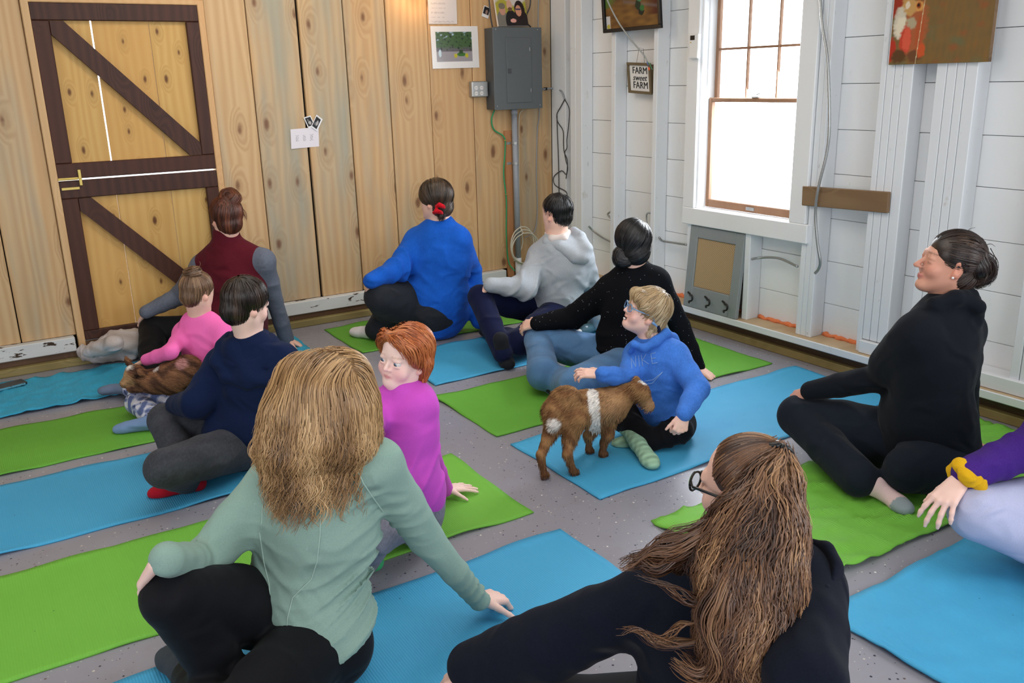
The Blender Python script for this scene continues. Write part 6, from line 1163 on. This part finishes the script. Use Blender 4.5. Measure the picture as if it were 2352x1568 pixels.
# ================================================================ goats
def goat_tint(f):
    return f
def goat(name, label, base, body, patches, n, seed, furlen=.016, flow=None, vox=.0045, wid=.0011, root=None):
    r = thing('goat', label, 'goat', root); rng = np.random.default_rng(seed)
    def tint(V): return patches(V)
    V, Fq = body.mesh(); o = body.build('body', FUR, r, tint)
    rt = surf_points(V, Fq, n, rng); st = strands(rt, flow, 3, furlen/3, wid, rng, body, (.0003, .002), release=lambda P, t: np.full(len(P), t > .3), colfn=lambda R_, g: np.clip(patches(R_)*g.uniform(.55, 1.35, (len(R_), 1)), 0, 1))
    h = strand_obj('fur_coat', [st], FUR, r); h['kind'] = 'stuff'; return r
TAN = np.array(S(158, 120, 80)); RUST = np.array(S(122, 84, 56)); CREAM = np.array(S(226, 220, 214)); LTAN = np.array(S(182, 142, 104)); DKB = np.array(S(74, 50, 40))
def mixc(a, b, w): w = np.clip(w, 0, 1)[:, None]; return a*(1-w)+b*w
# standing kid
G1 = 3.28; g_ = lambda px, py, g=0.: PG(px, py, G1+g)
b = Body(.0042); rump, mid, chest = g_(1292, 948, -.08), g_(1345, 938, .0), g_(1405, 928, .04); nk = g_(1440, 905, .04); head = g_(1470, 900, .03); muz = g_(1490, 930, .03)
b.chain([rump, mid, chest], [.066, .074, .068], .03); b.cone(g_(1275, 945, -.09), rump, .05, .064, .03); b.chain([chest, nk, g_(1458, 896, .035)], [.056, .040, .034], .03); b.ell(g_(1300, 905, -.07), (.05, .05, .03), None, .04)
hu = nrm_(head-muz); hf_ = nrm_(muz-head); sd_ = nrm_(np.cross(hf_, FWD)); b.ell(head+hu*.005, (.044, .038, .040), (hf_, sd_, np.cross(hf_, sd_)), .015); b.cone(head+hf_*.01, muz, .032, .021, .02); b.ell(muz+hf_*.006, (.021, .018, .018), (hf_, sd_, np.cross(hf_, sd_)), .01)
b.cone(muz+hf_*.005-sd_*.012, muz-hf_*.02-sd_*.016, .008, .012, .01)
for (e0, e1, gg) in (((1478, 893), (1450, 885), .005), ((1468, 880), (1458, 866), .06)): 
    a, c = g_(*e0, gg), g_(*e1, gg); m_ = (a+c)/2; ax = nrm_(c-a); b.ell(m_, (np.linalg.norm(c-a)*.62, .007, .016), (ax, nrm_(np.cross(ax, UPV)), np.cross(ax, nrm_(np.cross(ax, UPV)))), .006)
tail = g_(1270, 975, -.15); b.cone(g_(1272, 945, -.13), tail, .016, .021, .015); b.ell(tail, (.016, .016, .026), None, .01)
def leg(top, mids, ftp, rs, k=.02): b.chain([top]+mids+[ftp], rs, k); b.cone(ftp+UP*.012, ftp+UP*.004+np.array([.012, .0, 0]), .0135, .013, .008)
fRL = PF(1249, 1094, .012); fRR = PF(1318, 1088, .012); fFL = PF(1352, 1038, .012); fFR = PF(1384, 1046, .012)
leg(g_(1278, 965, -.10), [g_(1262, 1000, -.10), fRL+UP*.095-np.array([.012, 0, 0])], fRL, [.046, .026, .0145, .0115]); leg(g_(1320, 965, -.11), [g_(1308, 1012, -.12), fRR+UP*.090-np.array([.03, 0, 0])], fRR, [.046, .028, .016, .012])
leg(g_(1378, 965, .03), [g_(1352, 1000, .05), fFL+UP*.06], fFL, [.036, .020, .013, .0115]); leg(g_(1398, 960, .04), [g_(1396, 1000, .02), fFR+UP*.055+np.array([.005, 0, 0])], fFR, [.038, .022, .014, .0115])
b.fx = [crumple(60, .0016, 2.)]
wb_ = [g_(1362, 905, -.02), g_(1364, 940, -.04), g_(1368, 985, -.03)]
def pat(V):
    n = np.sin(V@np.array([70., 40, 55])+2*np.sin(V@np.array([30., -50, 20]))); C = mixc(np.tile(TAN, (len(V), 1)), RUST, .5+.4*n); C = mixc(C, LTAN, 1-np.linalg.norm(V-g_(1400, 935, -.02), axis=1)/.09); C = mixc(C, RUST*.9, (.10-V[:, 2])/.06); C = mixc(C, DKB, (.022-V[:, 2])/.01)
    d = np.full(len(V), 9.)
    for a, c in zip(wb_[:-1], wb_[1:]): ab = c-a; t = np.clip((V-a)@ab/(ab@ab), 0, 1); q = V-a-t[:, None]*ab; d = np.minimum(d, np.abs(q@RIGHTV)*1.0+np.maximum(0, np.abs(q@FWD)-.09)+np.maximum(0, np.abs(q@UPV)-.01)*2)
    C = mixc(C, CREAM, (.026-d)/.006); dt = np.linalg.norm(V-g_(1270, 978, -.155), axis=1); C = mixc(C, CREAM, (.036-dt)/.008)
    hd_ = np.linalg.norm(V-g_(1478, 878, .03), axis=1); C = mixc(C, CREAM, (.020-hd_)/.006); C = mixc(C, LTAN, (.05-np.linalg.norm(V-muz, axis=1))/.03); C = mixc(C, DKB*.6, (.010-np.linalg.norm(V-g_(1496, 944, .03), axis=1))/.004); C = mixc(C, DKB, .7*(.03-np.linalg.norm(V-g_(1300, 895, -.08), axis=1))/.03); return C
axg = nrm_(chest-rump)
def gflow(P, t, G): leg_ = np.clip((.22-P[:, 2])/.05, 0, 1)[:, None]; return -axg*(1-leg_)*1.-UP*(.55+leg_)+G*.25
gr = goat('goat', 'standing brown kid goat with a white flank band and white tail', 0, b, pat, 8500, 5, .017, gflow, .0042, .0011, (1.95, 2.62, 0))
for px, py, gg in ((1492, 912, .0),):
    e = g_(px, py, gg); bb = Body(.0015); c_ = head+hf_*.012-FWD*.026; bb.ell(c_, (.0075, .0075, .0075)); simple(gr, 'eye', bb, MATS['eye_white'], S(28, 24, 26), 'dark eye')
for k, ft in enumerate((fRL, fRR, fFL, fFR)):
    bb = Body(.002); bb.cone(ft+np.array([.004, .006, -.006]), ft+np.array([.018, .006, -.007]), .007, .005, .002); bb.cone(ft+np.array([.004, -.006, -.006]), ft+np.array([.018, -.006, -.007]), .007, .005, .002); simple(gr, 'hoof', bb, SLICK, S(110, 92, 78) if k == 0 else S(70, 52, 42))
# lying kid in the girl's lap
G2 = 3.93; g_ = lambda px, py, g=0.: PG(px, py, G2+g); b = Body(.005)
b.chain([g_(428, 850, -.04), g_(395, 868, -.06), g_(355, 876, -.07)], [.072, .075, .056], .03); b.chain([g_(355, 876, -.07), g_(325, 868, -.08), g_(308, 858, -.08)], [.046, .038, .034], .02)
hh_, mz_ = g_(308, 856, -.09), g_(286, 880, -.10); b.ell(hh_, (.038, .034, .036), None, .015); b.cone(hh_, mz_, .029, .017, .02); b.ell(mz_, (.018, .017, .016), None, .01)
for e0, e1, gg, w in (((298, 842), (289, 820), -.07, .013), ((318, 848), (326, 862), -.12, .014)): a, c = g_(*e0, gg), g_(*e1, gg); ax = nrm_(c-a); b.ell((a+c)/2, (np.linalg.norm(c-a)*.6, .008, w), (ax, nrm_(np.cross(ax, RIGHTV)), np.cross(ax, nrm_(np.cross(ax, RIGHTV)))), .006)
b.cone(g_(330, 890, -.09), g_(300, 893, -.10), .020, .016, .015)
def pat2(V):
    n = np.sin(V@np.array([50., 60, 45])+2*np.sin(V@np.array([30., -50, 40]))); C = mixc(np.tile(np.array(S(132, 92, 66)), (len(V), 1)), DKB, .45+.5*n)
    d = lambda px, py, r, g=-.1: (r-np.linalg.norm((V-g_(px, py, g)), axis=1))/.012
    C = mixc(C, LTAN*.95, d(292, 868, .045)); C = mixc(C, CREAM, d(297, 845, .022)); C = mixc(C, DKB*.25, d(312, 864, .020, -.12)); C = mixc(C, CREAM, d(362, 852, .024, -.08)); C = mixc(C, np.array(S(170, 120, 116)), d(415, 835, .034, -.09)); return C
gr2 = goat('goat', 'brown and white kid goat lying in the lap of the girl in pink', 0, b, pat2, 5000, 6, .016, lambda P, t, G: np.tile(RIGHTV*1.-UP*.35, (len(P), 1))+G*.2, .005, .0013, (.62, 4.15, 0))
bb = Body(.002); bb.ell(hh_-FWD*.030-UPV*.004, (.007, .007, .005)); simple(gr2, 'eye', bb, MATS['eye_white'], S(24, 20, 22), 'dark eye')
# ================================================================ towel, phone, bottle, bulb
b = Body(.007); tw = [PF(200, 812, .05), PF(228, 806, .075), PF(265, 792, .09), PF(318, 786, .09)]; b.chain(tw, [.05, .078, .100, .10], .03, UP, .8); b.cone(PF(205, 806, .115), PF(260, 790, .17), .035, .05, .03); b.cone(PF(190, 812, .03), PF(188, 806, .08), .028, .03, .03); b.cone(PF(216, 818, .02), PF(300, 822, .02), .022, .022, .03)
b.fx = [ridge(PF(230, 800, .06), RIGHTV+UP*.25, 95, .013, (.16, .2, .12), 2.), ridge(PF(300, 795, .06), RIGHTV*.5+UP, 70, .010, (.12, .2, .12), 1.), crumple(30, .006, 3.)]
o = b.build('blanket', FLEECE, None, lambda V: mixc(np.tile(S(204, 197, 198), (len(V), 1)), np.array(S(178, 164, 156)), .3+.4*np.sin(V[:, 0]*31+3*np.sin(V[:, 2]*40)))); recenter(o); tag(o, 'crumpled pale grey fleece blanket heaped at the foot of the dutch door', 'blanket')
c0 = PF(18, 890, .008); c0 = PF(8, 893, .012); c1 = PF(60, 880, .012); ph_ = thing('phone_case', 'black flat case lying on the crumpled blue mat at the left edge', 'case', tuple(c0*np.array([1, 1, 0])))
dd_ = nrm_(c1-c0); nn_ = nrm_(np.cross(UP, dd_)); cc_ = c1-dd_*.09+nn_*.0; t = NT('speckled_print'); vo = t.vor(t.coord(), 120.); t.fin(t.mix(t.ramp(vo.outputs['Distance'], [(.2, 0.), (.35, 1.)]), S(24, 26, 30), S(90, 150, 170)), .4, .4)
part(ph_, 'case', MB().frame(cc_+UP*.012, dd_*.17, nn_*.075, UP*.018, .006), 'black_plastic'); part(ph_, 'printed_edge', MB().frame(cc_+UP*.011-nn_*.038, dd_*.15, nn_*.004, UP*.010, .001), 'speckled_print', 'patterned edge')
a_, b_ = PF(1326, 763, .04), PF(1386, 738, .045); bt_ = thing('water_bottle', 'translucent blue-grey bottle lying on the blue mat behind the black sweater', 'bottle', tuple((a_+b_)/2*np.array([1, 1, 0])))
t = NT('bottle_plastic'); t.fin(S(120, 160, 176), .15, .5); t.b.inputs['Transmission Weight'].default_value = .55
ax = nrm_(b_-a_); L_ = np.linalg.norm(b_-a_); part(bt_, 'bottle_body', MB().lathe(a_+ax*.03, ax, [(0, .012), (.008, .018), (.03, .032), (.05, .035), (L_-.06, .035), (L_-.035, .034), (L_-.03, .028)], 20), 'bottle_plastic', None, True); part(bt_, 'cap', MB().lathe(a_, ax, [(0, .012), (.004, .015), (.026, .015), (.03, .013)], 16), 'paper_white', 'pale screw cap')
q = PY(962, -6, 5.30); lb = thing('light_bulb', 'warm glowing bulb on a string hanging against the pine planks', 'light bulb', (q[0], q[1], q[2]))
t = NT('glowing_bulb'); t.fin((1, .62, .25), .3); t.b.inputs['Emission Color'].default_value = (1, .56, .20, 1); t.b.inputs['Emission Strength'].default_value = 14.
part(lb, 'glass', MB().lathe((q[0], q[1], q[2]), (0, 0, 1), [(-.004, .004), (0, .012), (.015, .021), (.03, .021), (.05, .012), (.06, .010)], 14), 'glowing_bulb', None, True); part(lb, 'socket', MB().lathe((q[0], q[1], q[2]+.06), (0, 0, 1), [(0, .012), (.04, .012)], 12), 'black_plastic'); part(lb, 'cord', MB().tube([(q[0]-.9, q[1]+.03, q[2]+.20), (q[0]-.4, q[1]+.01, q[2]+.12), (q[0], q[1], q[2]+.10), (q[0]+.4, q[1]+.01, q[2]+.14), (q[0]+.9, q[1]+.03, q[2]+.24)], .003, 6), 'black_wire')
pl = bpy.data.lights.new('bulb_glow', 'POINT'); pl.energy = 1.2; pl.color = (1, .62, .30); pl.shadow_soft_size = .02; po = bpy.data.objects.new('bulb_glow', pl); COL.objects.link(po); po.location = (q[0], q[1]-.05, q[2]+.02)
# ================================================================ pictures, papers and signs
PM = print_mat(); PG_ = print_mat('glossy_print', .18)
def sheet(name, label, cat, corners, fn, mat, thick=.002, frame=None, nu=70, nv=50, back='paper_white', fw=.02, bp=None):
    BL, BR, TL = map(np.array, corners); U, V = BR-BL, TL-BL; n = nrm_(np.cross(U, V)); n = n if n@(np.array([0, 0, H])-BL) > 0 else -n
    r = thing(name, label, cat, tuple((BL+BR)/2)); part(r, bp or 'backing', MB().frame(BL+U/2+V/2-n*thick/2, U, V, n*thick, .0008), back)
    if fn is not None: e = .001; o = canvas('printed_face', BL+n*.0012+U*e+V*e, U*(1-2*e), V*(1-2*e), fn, mat, None, nu, nv); adopt(r, o)
    if frame:
        for a, b_ in ((BL, BR), (BL+V, BR+V)): part(r, 'frame', MB().frame((a+b_)/2+n*fw*.3, U+nrm_(U)*fw, nrm_(V)*fw, n*fw, .002), frame)
        for a, b_ in ((BL, TL), (BR, TL+U)): part(r, 'frame', MB().frame((a+b_)/2+n*fw*.3, nrm_(U)*fw, V-nrm_(V)*fw, n*fw*.98, .002), frame)
    return r, n
def blob(u, v, cx, cy, rx, ry): return ((u-cx)/rx)**2+((v-cy)/ry)**2 < 1
def W_(px, py, off=.006): return PY(px, py, YB-off)
def paint(base, shapes):
    def f(u, v):
        C = base(u, v) if callable(base) else np.tile(np.array(base), (len(u), 1))
        for m_, c in shapes(u, v): C = np.where(m_[:, None], np.array(c)[None], C)
        return C
    return f
white = np.array(S(226, 222, 222))
def tractor_photo(u, v):
    C = np.tile(white, (len(u), 1)); i = (u > .10) & (u < .86) & (v > .16) & (v < .87); n = vnoise(u, v, 3., 1); g = mixc(np.tile(S(96, 92, 98), (len(u), 1)), np.array(S(70, 96, 62)), (v-.45)/.08+n*.6); g = mixc(g, np.array(S(34, 44, 40)), (vnoise(u, v, 6., 4)-.1)*1.6*(v > .42)); g = mixc(g, np.array(S(176, 196, 224)), (vnoise(u, v, 4., 7)-.30)*3*(v > .66))
    g = np.where((v < .40)[:, None], S(150, 144, 150), g); C = np.where(i[:, None], g, C)
    for cx in (.50, .74): C = np.where(blob(u, v, cx, .30, .035, .055)[:, None], S(186, 176, 50), C)
    C = np.where((blob(u, v, .62, .33, .09, .05))[:, None], S(60, 110, 50), C); C = np.where(((np.abs(u-.62) < .04) & (v > .35) & (v < .44))[:, None], S(50, 70, 44), C)
    C = np.where((blob(u, v, .17, .36, .03, .09))[:, None], S(190, 210, 220), C); return C
sheet('photo_print', 'matted farm photograph in a plastic sleeve tacked left of the breaker panel', 'photo', (W_(994, 158), W_(1101, 155), W_(988, 60)), tractor_photo, PG_, nu=90, nv=80)
def notice(u, v): C = np.tile(np.array(S(214, 206, 206)), (len(u), 1)); l = (np.abs((v*9) % 1-.5) < .14) & (u > .1) & (u < .9-.3*(np.sin(np.floor(v*9)*7) > 0)) & (vnoise(u, v, 14., 3) > -.15); return np.where(l[:, None], np.array(S(190, 182, 184)), C)
sheet('paper_notice', 'white printed notice pinned above the matted photograph', 'paper', (W_(985, 55), W_(1050, 55), W_(981, -40)), notice, PM)
sheet('instant_photo', 'small instant photo tucked beside the wires left of the canvas photo', 'photo', (W_(1106, 37, .012), W_(1121, 43, .012), W_(1112, 12, .012)), paint(white, lambda u, v: [((u > .1) & (u < .9) & (v > .28) & (v < .94), S(26, 26, 30)), (blob(u, v, .55, .5, .16, .2), S(150, 120, 110))]), PM, nu=20, nv=24)
def selfie(u, v):
    C = mixc(np.tile(S(206, 196, 190), (len(u), 1)), np.array(S(170, 160, 60)), (.62-v+.1*np.sin(u*7))*14); C = mixc(C, np.array(S(96, 110, 70)), 1.2*(vnoise(u, v, 3., 2)-.1)*(v < .6))
    for cx, cy, rx, ry, c in ((.18, .12, .20, .26, (120, 116, 108)), (.47, .12, .20, .28, (34, 30, 34)), (.80, .10, .24, .30, (40, 32, 34)), (.20, .40, .10, .13, (190, 140, 120)), (.20, .50, .11, .08, (120, 110, 96)), (.45, .52, .09, .14, (206, 160, 136)), (.46, .42, .07, .05, (110, 80, 64)), (.77, .40, .17, .24, (40, 26, 26)), (.73, .38, .10, .14, (206, 146, 118)), (.73, .42, .10, .022, (50, 50, 90)), (.52, .13, .10, .05, (220, 160, 150))): C = np.where(blob(u, v, cx, cy, rx, ry)[:, None], S(*c), C)
    return C
BLp, BRp = PY(1145, 60, 5.31), PY(1214, 59, 5.31); TLp = PY(1131, -32, 5.385); r, n = sheet('canvas_photo', 'canvas photo of three smiling people leaning on top of the breaker panel', 'photo', (BLp, BRp, TLp), selfie, PM, .016, None, 80, 80)
sheet('note_card', 'blank-looking white card with three faint pencil marks pinned to the planks', 'card', (W_(669, 342), W_(733, 336), W_(667, 297)), paint(S(222, 216, 224), lambda u, v: [((np.abs(u-c) < .05+.012*np.sin(v*40)) & (np.abs(v-.5) < .16) & (vnoise(u, v, 16., k) > .12), S(150, 146, 156)) for k, c in enumerate((.22, .48, .74))]), PM, .001, None, 80, 50)
for a, c, t_, lab in ((W_(709, 296, .008), W_(725, 291, .008), W_(697, 270, .008), 'tilted instant photo above the white card, the left of two'), (W_(728, 302, .011), W_(741, 274, .011), W_(714, 291, .011), 'tilted instant photo above the white card, the right of two')):
    sheet('instant_photo', lab, 'photo', (a, c, t_), paint(S(226, 226, 230), lambda u, v: [((u > .1) & (u < .9) & (v > .2) & (v < .92), S(34, 34, 38)), (blob(u, v, .5, .45, .2, .16), S(170, 166, 166)), (blob(u, v, .4, .7, .12, .1), S(110, 108, 110))]), PM, .001, None, 24, 30)
Q = lambda px, py, x=XW-.02: PX(px, py, x)
def tractor_paint(u, v):
    v = v/.66
    n = vnoise(u, v, 2.5, 3); C = mixc(np.tile(S(96, 66, 38), (len(u), 1)), np.array(S(140, 104, 54)), .5+.6*n); C = mixc(C, np.array(S(84, 60, 48)), (v-.55)*3); C = mixc(C, np.array(S(88, 118, 50)), (.42-u-.6*(1-v))*6*(v > .55)); C = mixc(C, np.array(S(84, 42, 30)), (u-.74)*6*(v > .3)); C = mixc(C, np.array(S(110, 100, 100)), (.06-np.abs(v-.62+.3*(u-.5)))*12*(u > .35))
    for cx, cy, rx, ry, c in ((.62, .55, .05, .12, (30, 50, 36)), (.67, .40, .05, .10, (34, 40, 34)), (.69, .47, .04, .07, (50, 110, 60)), (.65, .66, .04, .03, (70, 130, 90))): C = np.where(blob(u, v, cx, cy, rx, ry)[:, None], S(*c), C)
    C = np.where(((u < .10) & (u > .02) & (v < .35) & (v > .02))[:, None], np.where((blob(u, v, .06, .10, .03, .06))[:, None], S(190, 180, 70), S(206, 206, 210)), C); return C
BLt, BRt, TLt = Q(1392, 72), Q(1519, 60), Q(1384, -70); r, n = sheet('framed_picture', 'dark framed tractor painting hung high between white studs', 'painting', (BLt, BRt, TLt), tractor_paint, PM, .006, 'black_plastic', 90, 80, 'black_plastic', .022)
plain('sign_wood', S(112, 98, 74), .6, var=.2, sc=14, bump=.2)
qb, qr, qt = PX(1448, 210, XB-.055), PX(1497, 214, XB-.055), PX(1444, 146, XB-.055); r, n = sheet('farm_sign', 'small brown box sign reading FARM sweet FARM between white studs', 'sign', (qb, qr, qt), paint(S(226, 226, 226), lambda u, v: []), PM, .03, 'sign_wood', 8, 8, 'sign_wood', .016)
plain('ink_black', S(30, 30, 32), .6, var=0)
U_, V_ = qr-qb, qt-qb; up_, vp_ = nrm_(U_), nrm_(V_)
for txt, vy, sz, sh in (('FARM', .66, .056, 0), ('sweet', .42, .048, .35), ('FARM', .14, .056, 0)):
    cu = bpy.data.curves.new('t', 'FONT'); cu.body = txt; cu.size = sz; cu.extrude = .0008; cu.shear = sh; cu.resolution_u = 3; to = bpy.data.objects.new('t', cu); dg = bpy.context.evaluated_depsgraph_get(); COL.objects.link(to); bpy.context.view_layer.update(); me = bpy.data.meshes.new_from_object(to.evaluated_get(bpy.context.evaluated_depsgraph_get())); bpy.data.objects.remove(to)
    a = np.empty(len(me.vertices)*3); me.vertices.foreach_get('co', a); a = a.reshape(-1, 3); w = a[:, 0].max()-a[:, 0].min(); sx = (np.linalg.norm(U_)*.66)/w; O_ = qb+U_*.17+V_*vy+n*.003; a = O_+(a[:, :1]*sx)*up_+a[:, 1:2]*vp_*1.05+a[:, 2:]*n; me.vertices.foreach_set('co', a.ravel()); me.update(); o = obj('lettering', me, M['ink_black']); adopt(r, o)
tag(recenter(MB().tube([PX(1480, 145, XB-.05), PX(1478, 112, XB-.06), PX(1468, 110, XB-.05), PX(1462, 145, XB-.05)], .0012, 5).build('sign_hanger', M['black_wire'])), 'thin wire loop holding the FARM sign', 'wire')
def rooster(u, v):
    v = v/.56
    n = vnoise(u*3, v*.5, 3., 5); C = mixc(np.tile(S(134, 98, 52), (len(u), 1)), np.array(S(112, 92, 56)), .5+.5*n); C = mixc(C, np.array(S(96, 108, 78)), (vnoise(u, v, 1.6, 8)-.15)*1.3); C = mixc(C, np.array(S(150, 74, 40)), (vnoise(u, v, 2.2, 11)-.3)*1.2)
    L = [(.02, .95, .20, .30, (150, 48, 28)), (.25, .55, .14, .5, (168, 92, 54)), (.17, .85, .10, .15, (196, 150, 90)), (.27, .84, .055, .085, (210, 150, 80)), (.265, .85, .030, .05, (150, 66, 24)), (.262, .855, .014, .024, (24, 16, 14)), (.15, .87, .03, .06, (222, 206, 180)), (.08, .62, .075, .26, (206, 196, 176)), (.10, .55, .07, .18, (226, 214, 190)), (.20, .60, .07, .10, (176, 160, 130)), (.155, .35, .07, .26, (196, 66, 44)), (.17, .36, .05, .2, (216, 90, 66)), (.02, .22, .05, .2, (180, 50, 34)), (.30, .45, .05, .3, (176, 84, 46)), (.10, .12, .09, .12, (92, 62, 34)), (.27, .12, .09, .1, (110, 70, 44)), (.33, .20, .05, .12, (200, 84, 40))]
    for cx, cy, rx, ry, c in L: C = mixc(C, np.array(S(*c)), (1-np.sqrt(((u-cx)/rx)**2+((v-cy)/ry)**2))*3.6+.8*vnoise(u*1.5, v, 6., 3)*(1-np.sqrt(((u-cx)/rx)**2+((v-cy)/ry)**2) > -.3))
    C = np.where((np.abs(u-.305-.04*(v-.5)) < .003)[:, None], S(206, 190, 150), C); return C
BLr, BRr, TLr = PX(2041, 149, XW-.02), PX(2270, 142, XW-.02), PX(2056, -130, XW-.02); BRr[2] = BLr[2] = (BLr[2]+BRr[2])/2; TLr[1] = BLr[1]
sheet('rooster_painting', 'painting of a rooster head on brown wooden planks on the white wall', 'painting', (BLr, BRr, TLr), rooster, PM, .022, None, 200, 130, 'aged_board_brown')
for pts, lab in (([(1121, -30), (1124, 8), (1127, 40), (1131, 62)], 'black cable entering the breaker panel at its top left'), ([(1219, -20), (1217, 15), (1206, 45), (1219, 62)], 'black cable entering the breaker panel at its top right')):
    tag(recenter(MB().tube(spline([PY(*p, YB-.05) for p in pts], 24), .005, 7).build('power_cable', M['black_wire'], None, True)), lab, 'cable')
# ================================================================ marks on clothes, set onto the cloth surface
from mathutils.bvhtree import BVHTree
def on_cloth(rootfig, part_name, strokes, mat, name, r=.0016, label=None):
    o = [c for c in rootfig.root.children if c.name.split('.')[0] == part_name][0]; me = o.data; bv = BVHTree.FromPolygons([tuple(v.co) for v in me.vertices], [tuple(p.vertices) for p in me.polygons]); m = MB(); eye_ = Vector((0, 0, H))
    for st in strokes:
        pts = []
        for a, c in zip(st[:-1], st[1:]):
            for t_ in np.linspace(0, 1, 5)[:-1]: pts.append((a[0]+(c[0]-a[0])*t_, a[1]+(c[1]-a[1])*t_))
        pts.append(st[-1]); W3 = []
        for px, py in pts:
            d = Vector(_ray(px, py)).normalized(); h = bv.ray_cast(eye_, d)
            if h[0] is not None: W3.append(np.array(h[0])-np.array(d)*.0008)
        if len(W3) > 2: m.tube(W3, r, 5)
    if m.v: q = m.build(name, mat, None, True); adopt(rootfig.root, q); q['label'] = label or name
plain('white_ink', S(226, 232, 232), .6, var=.02); plain('pale_blue_ink', S(132, 168, 220), .6, var=.2)
on_cloth(FIG['green'], 'shirt', [[(672, 1500), (672, 1508), (679, 1511), (685, 1507), (684, 1498), (678, 1496), (678, 1502)], [(683, 1497), (684, 1503)]], M['white_ink'], 'chest_mark' if 0 else 'hem_logo', .0013, 'small white logo on the hem')
K = lambda x, y, pts: [[(x+a*.92+b_*.10, y+b_-a*.10) for a, b_ in q] for q in pts]
NI = K(1449, 820, [[(0, 26), (0, 0), (10, 24), (12, -2)], [(19, 24), (19, -2)], [(27, 24), (26, -3)], [(38, -3), (28, 9), (42, 20)], [(62, -4), (50, -3), (51, 20), (64, 19)], [(50, 8), (61, 8)]]) + [[(1462, 866), (1478, 876), (1500, 872), (1522, 854)], [(1462, 866), (1474, 884), (1498, 880), (1522, 854)]]
on_cloth(FIG['boy'], 'hooded_top', NI, M['pale_blue_ink'], 'chest_print', .0016, 'pale lettering NIKE with a curved stroke')
plain('sage_seam', S(158, 184, 174), .8, var=.04)
on_cloth(FIG['green'], 'shirt', [[(738, 1110), (737, 1150), (735, 1230), (728, 1290), (715, 1330), (672, 1372), (660, 1420), (658, 1475)], [(812, 1060), (835, 1110), (862, 1150), (880, 1175)], [(600, 1085), (604, 1150), (600, 1215)], [(596, 1222), (606, 1290), (618, 1340), (622, 1400)]], M['sage_seam'], 'seam', .0017, 'raised sewn seams')
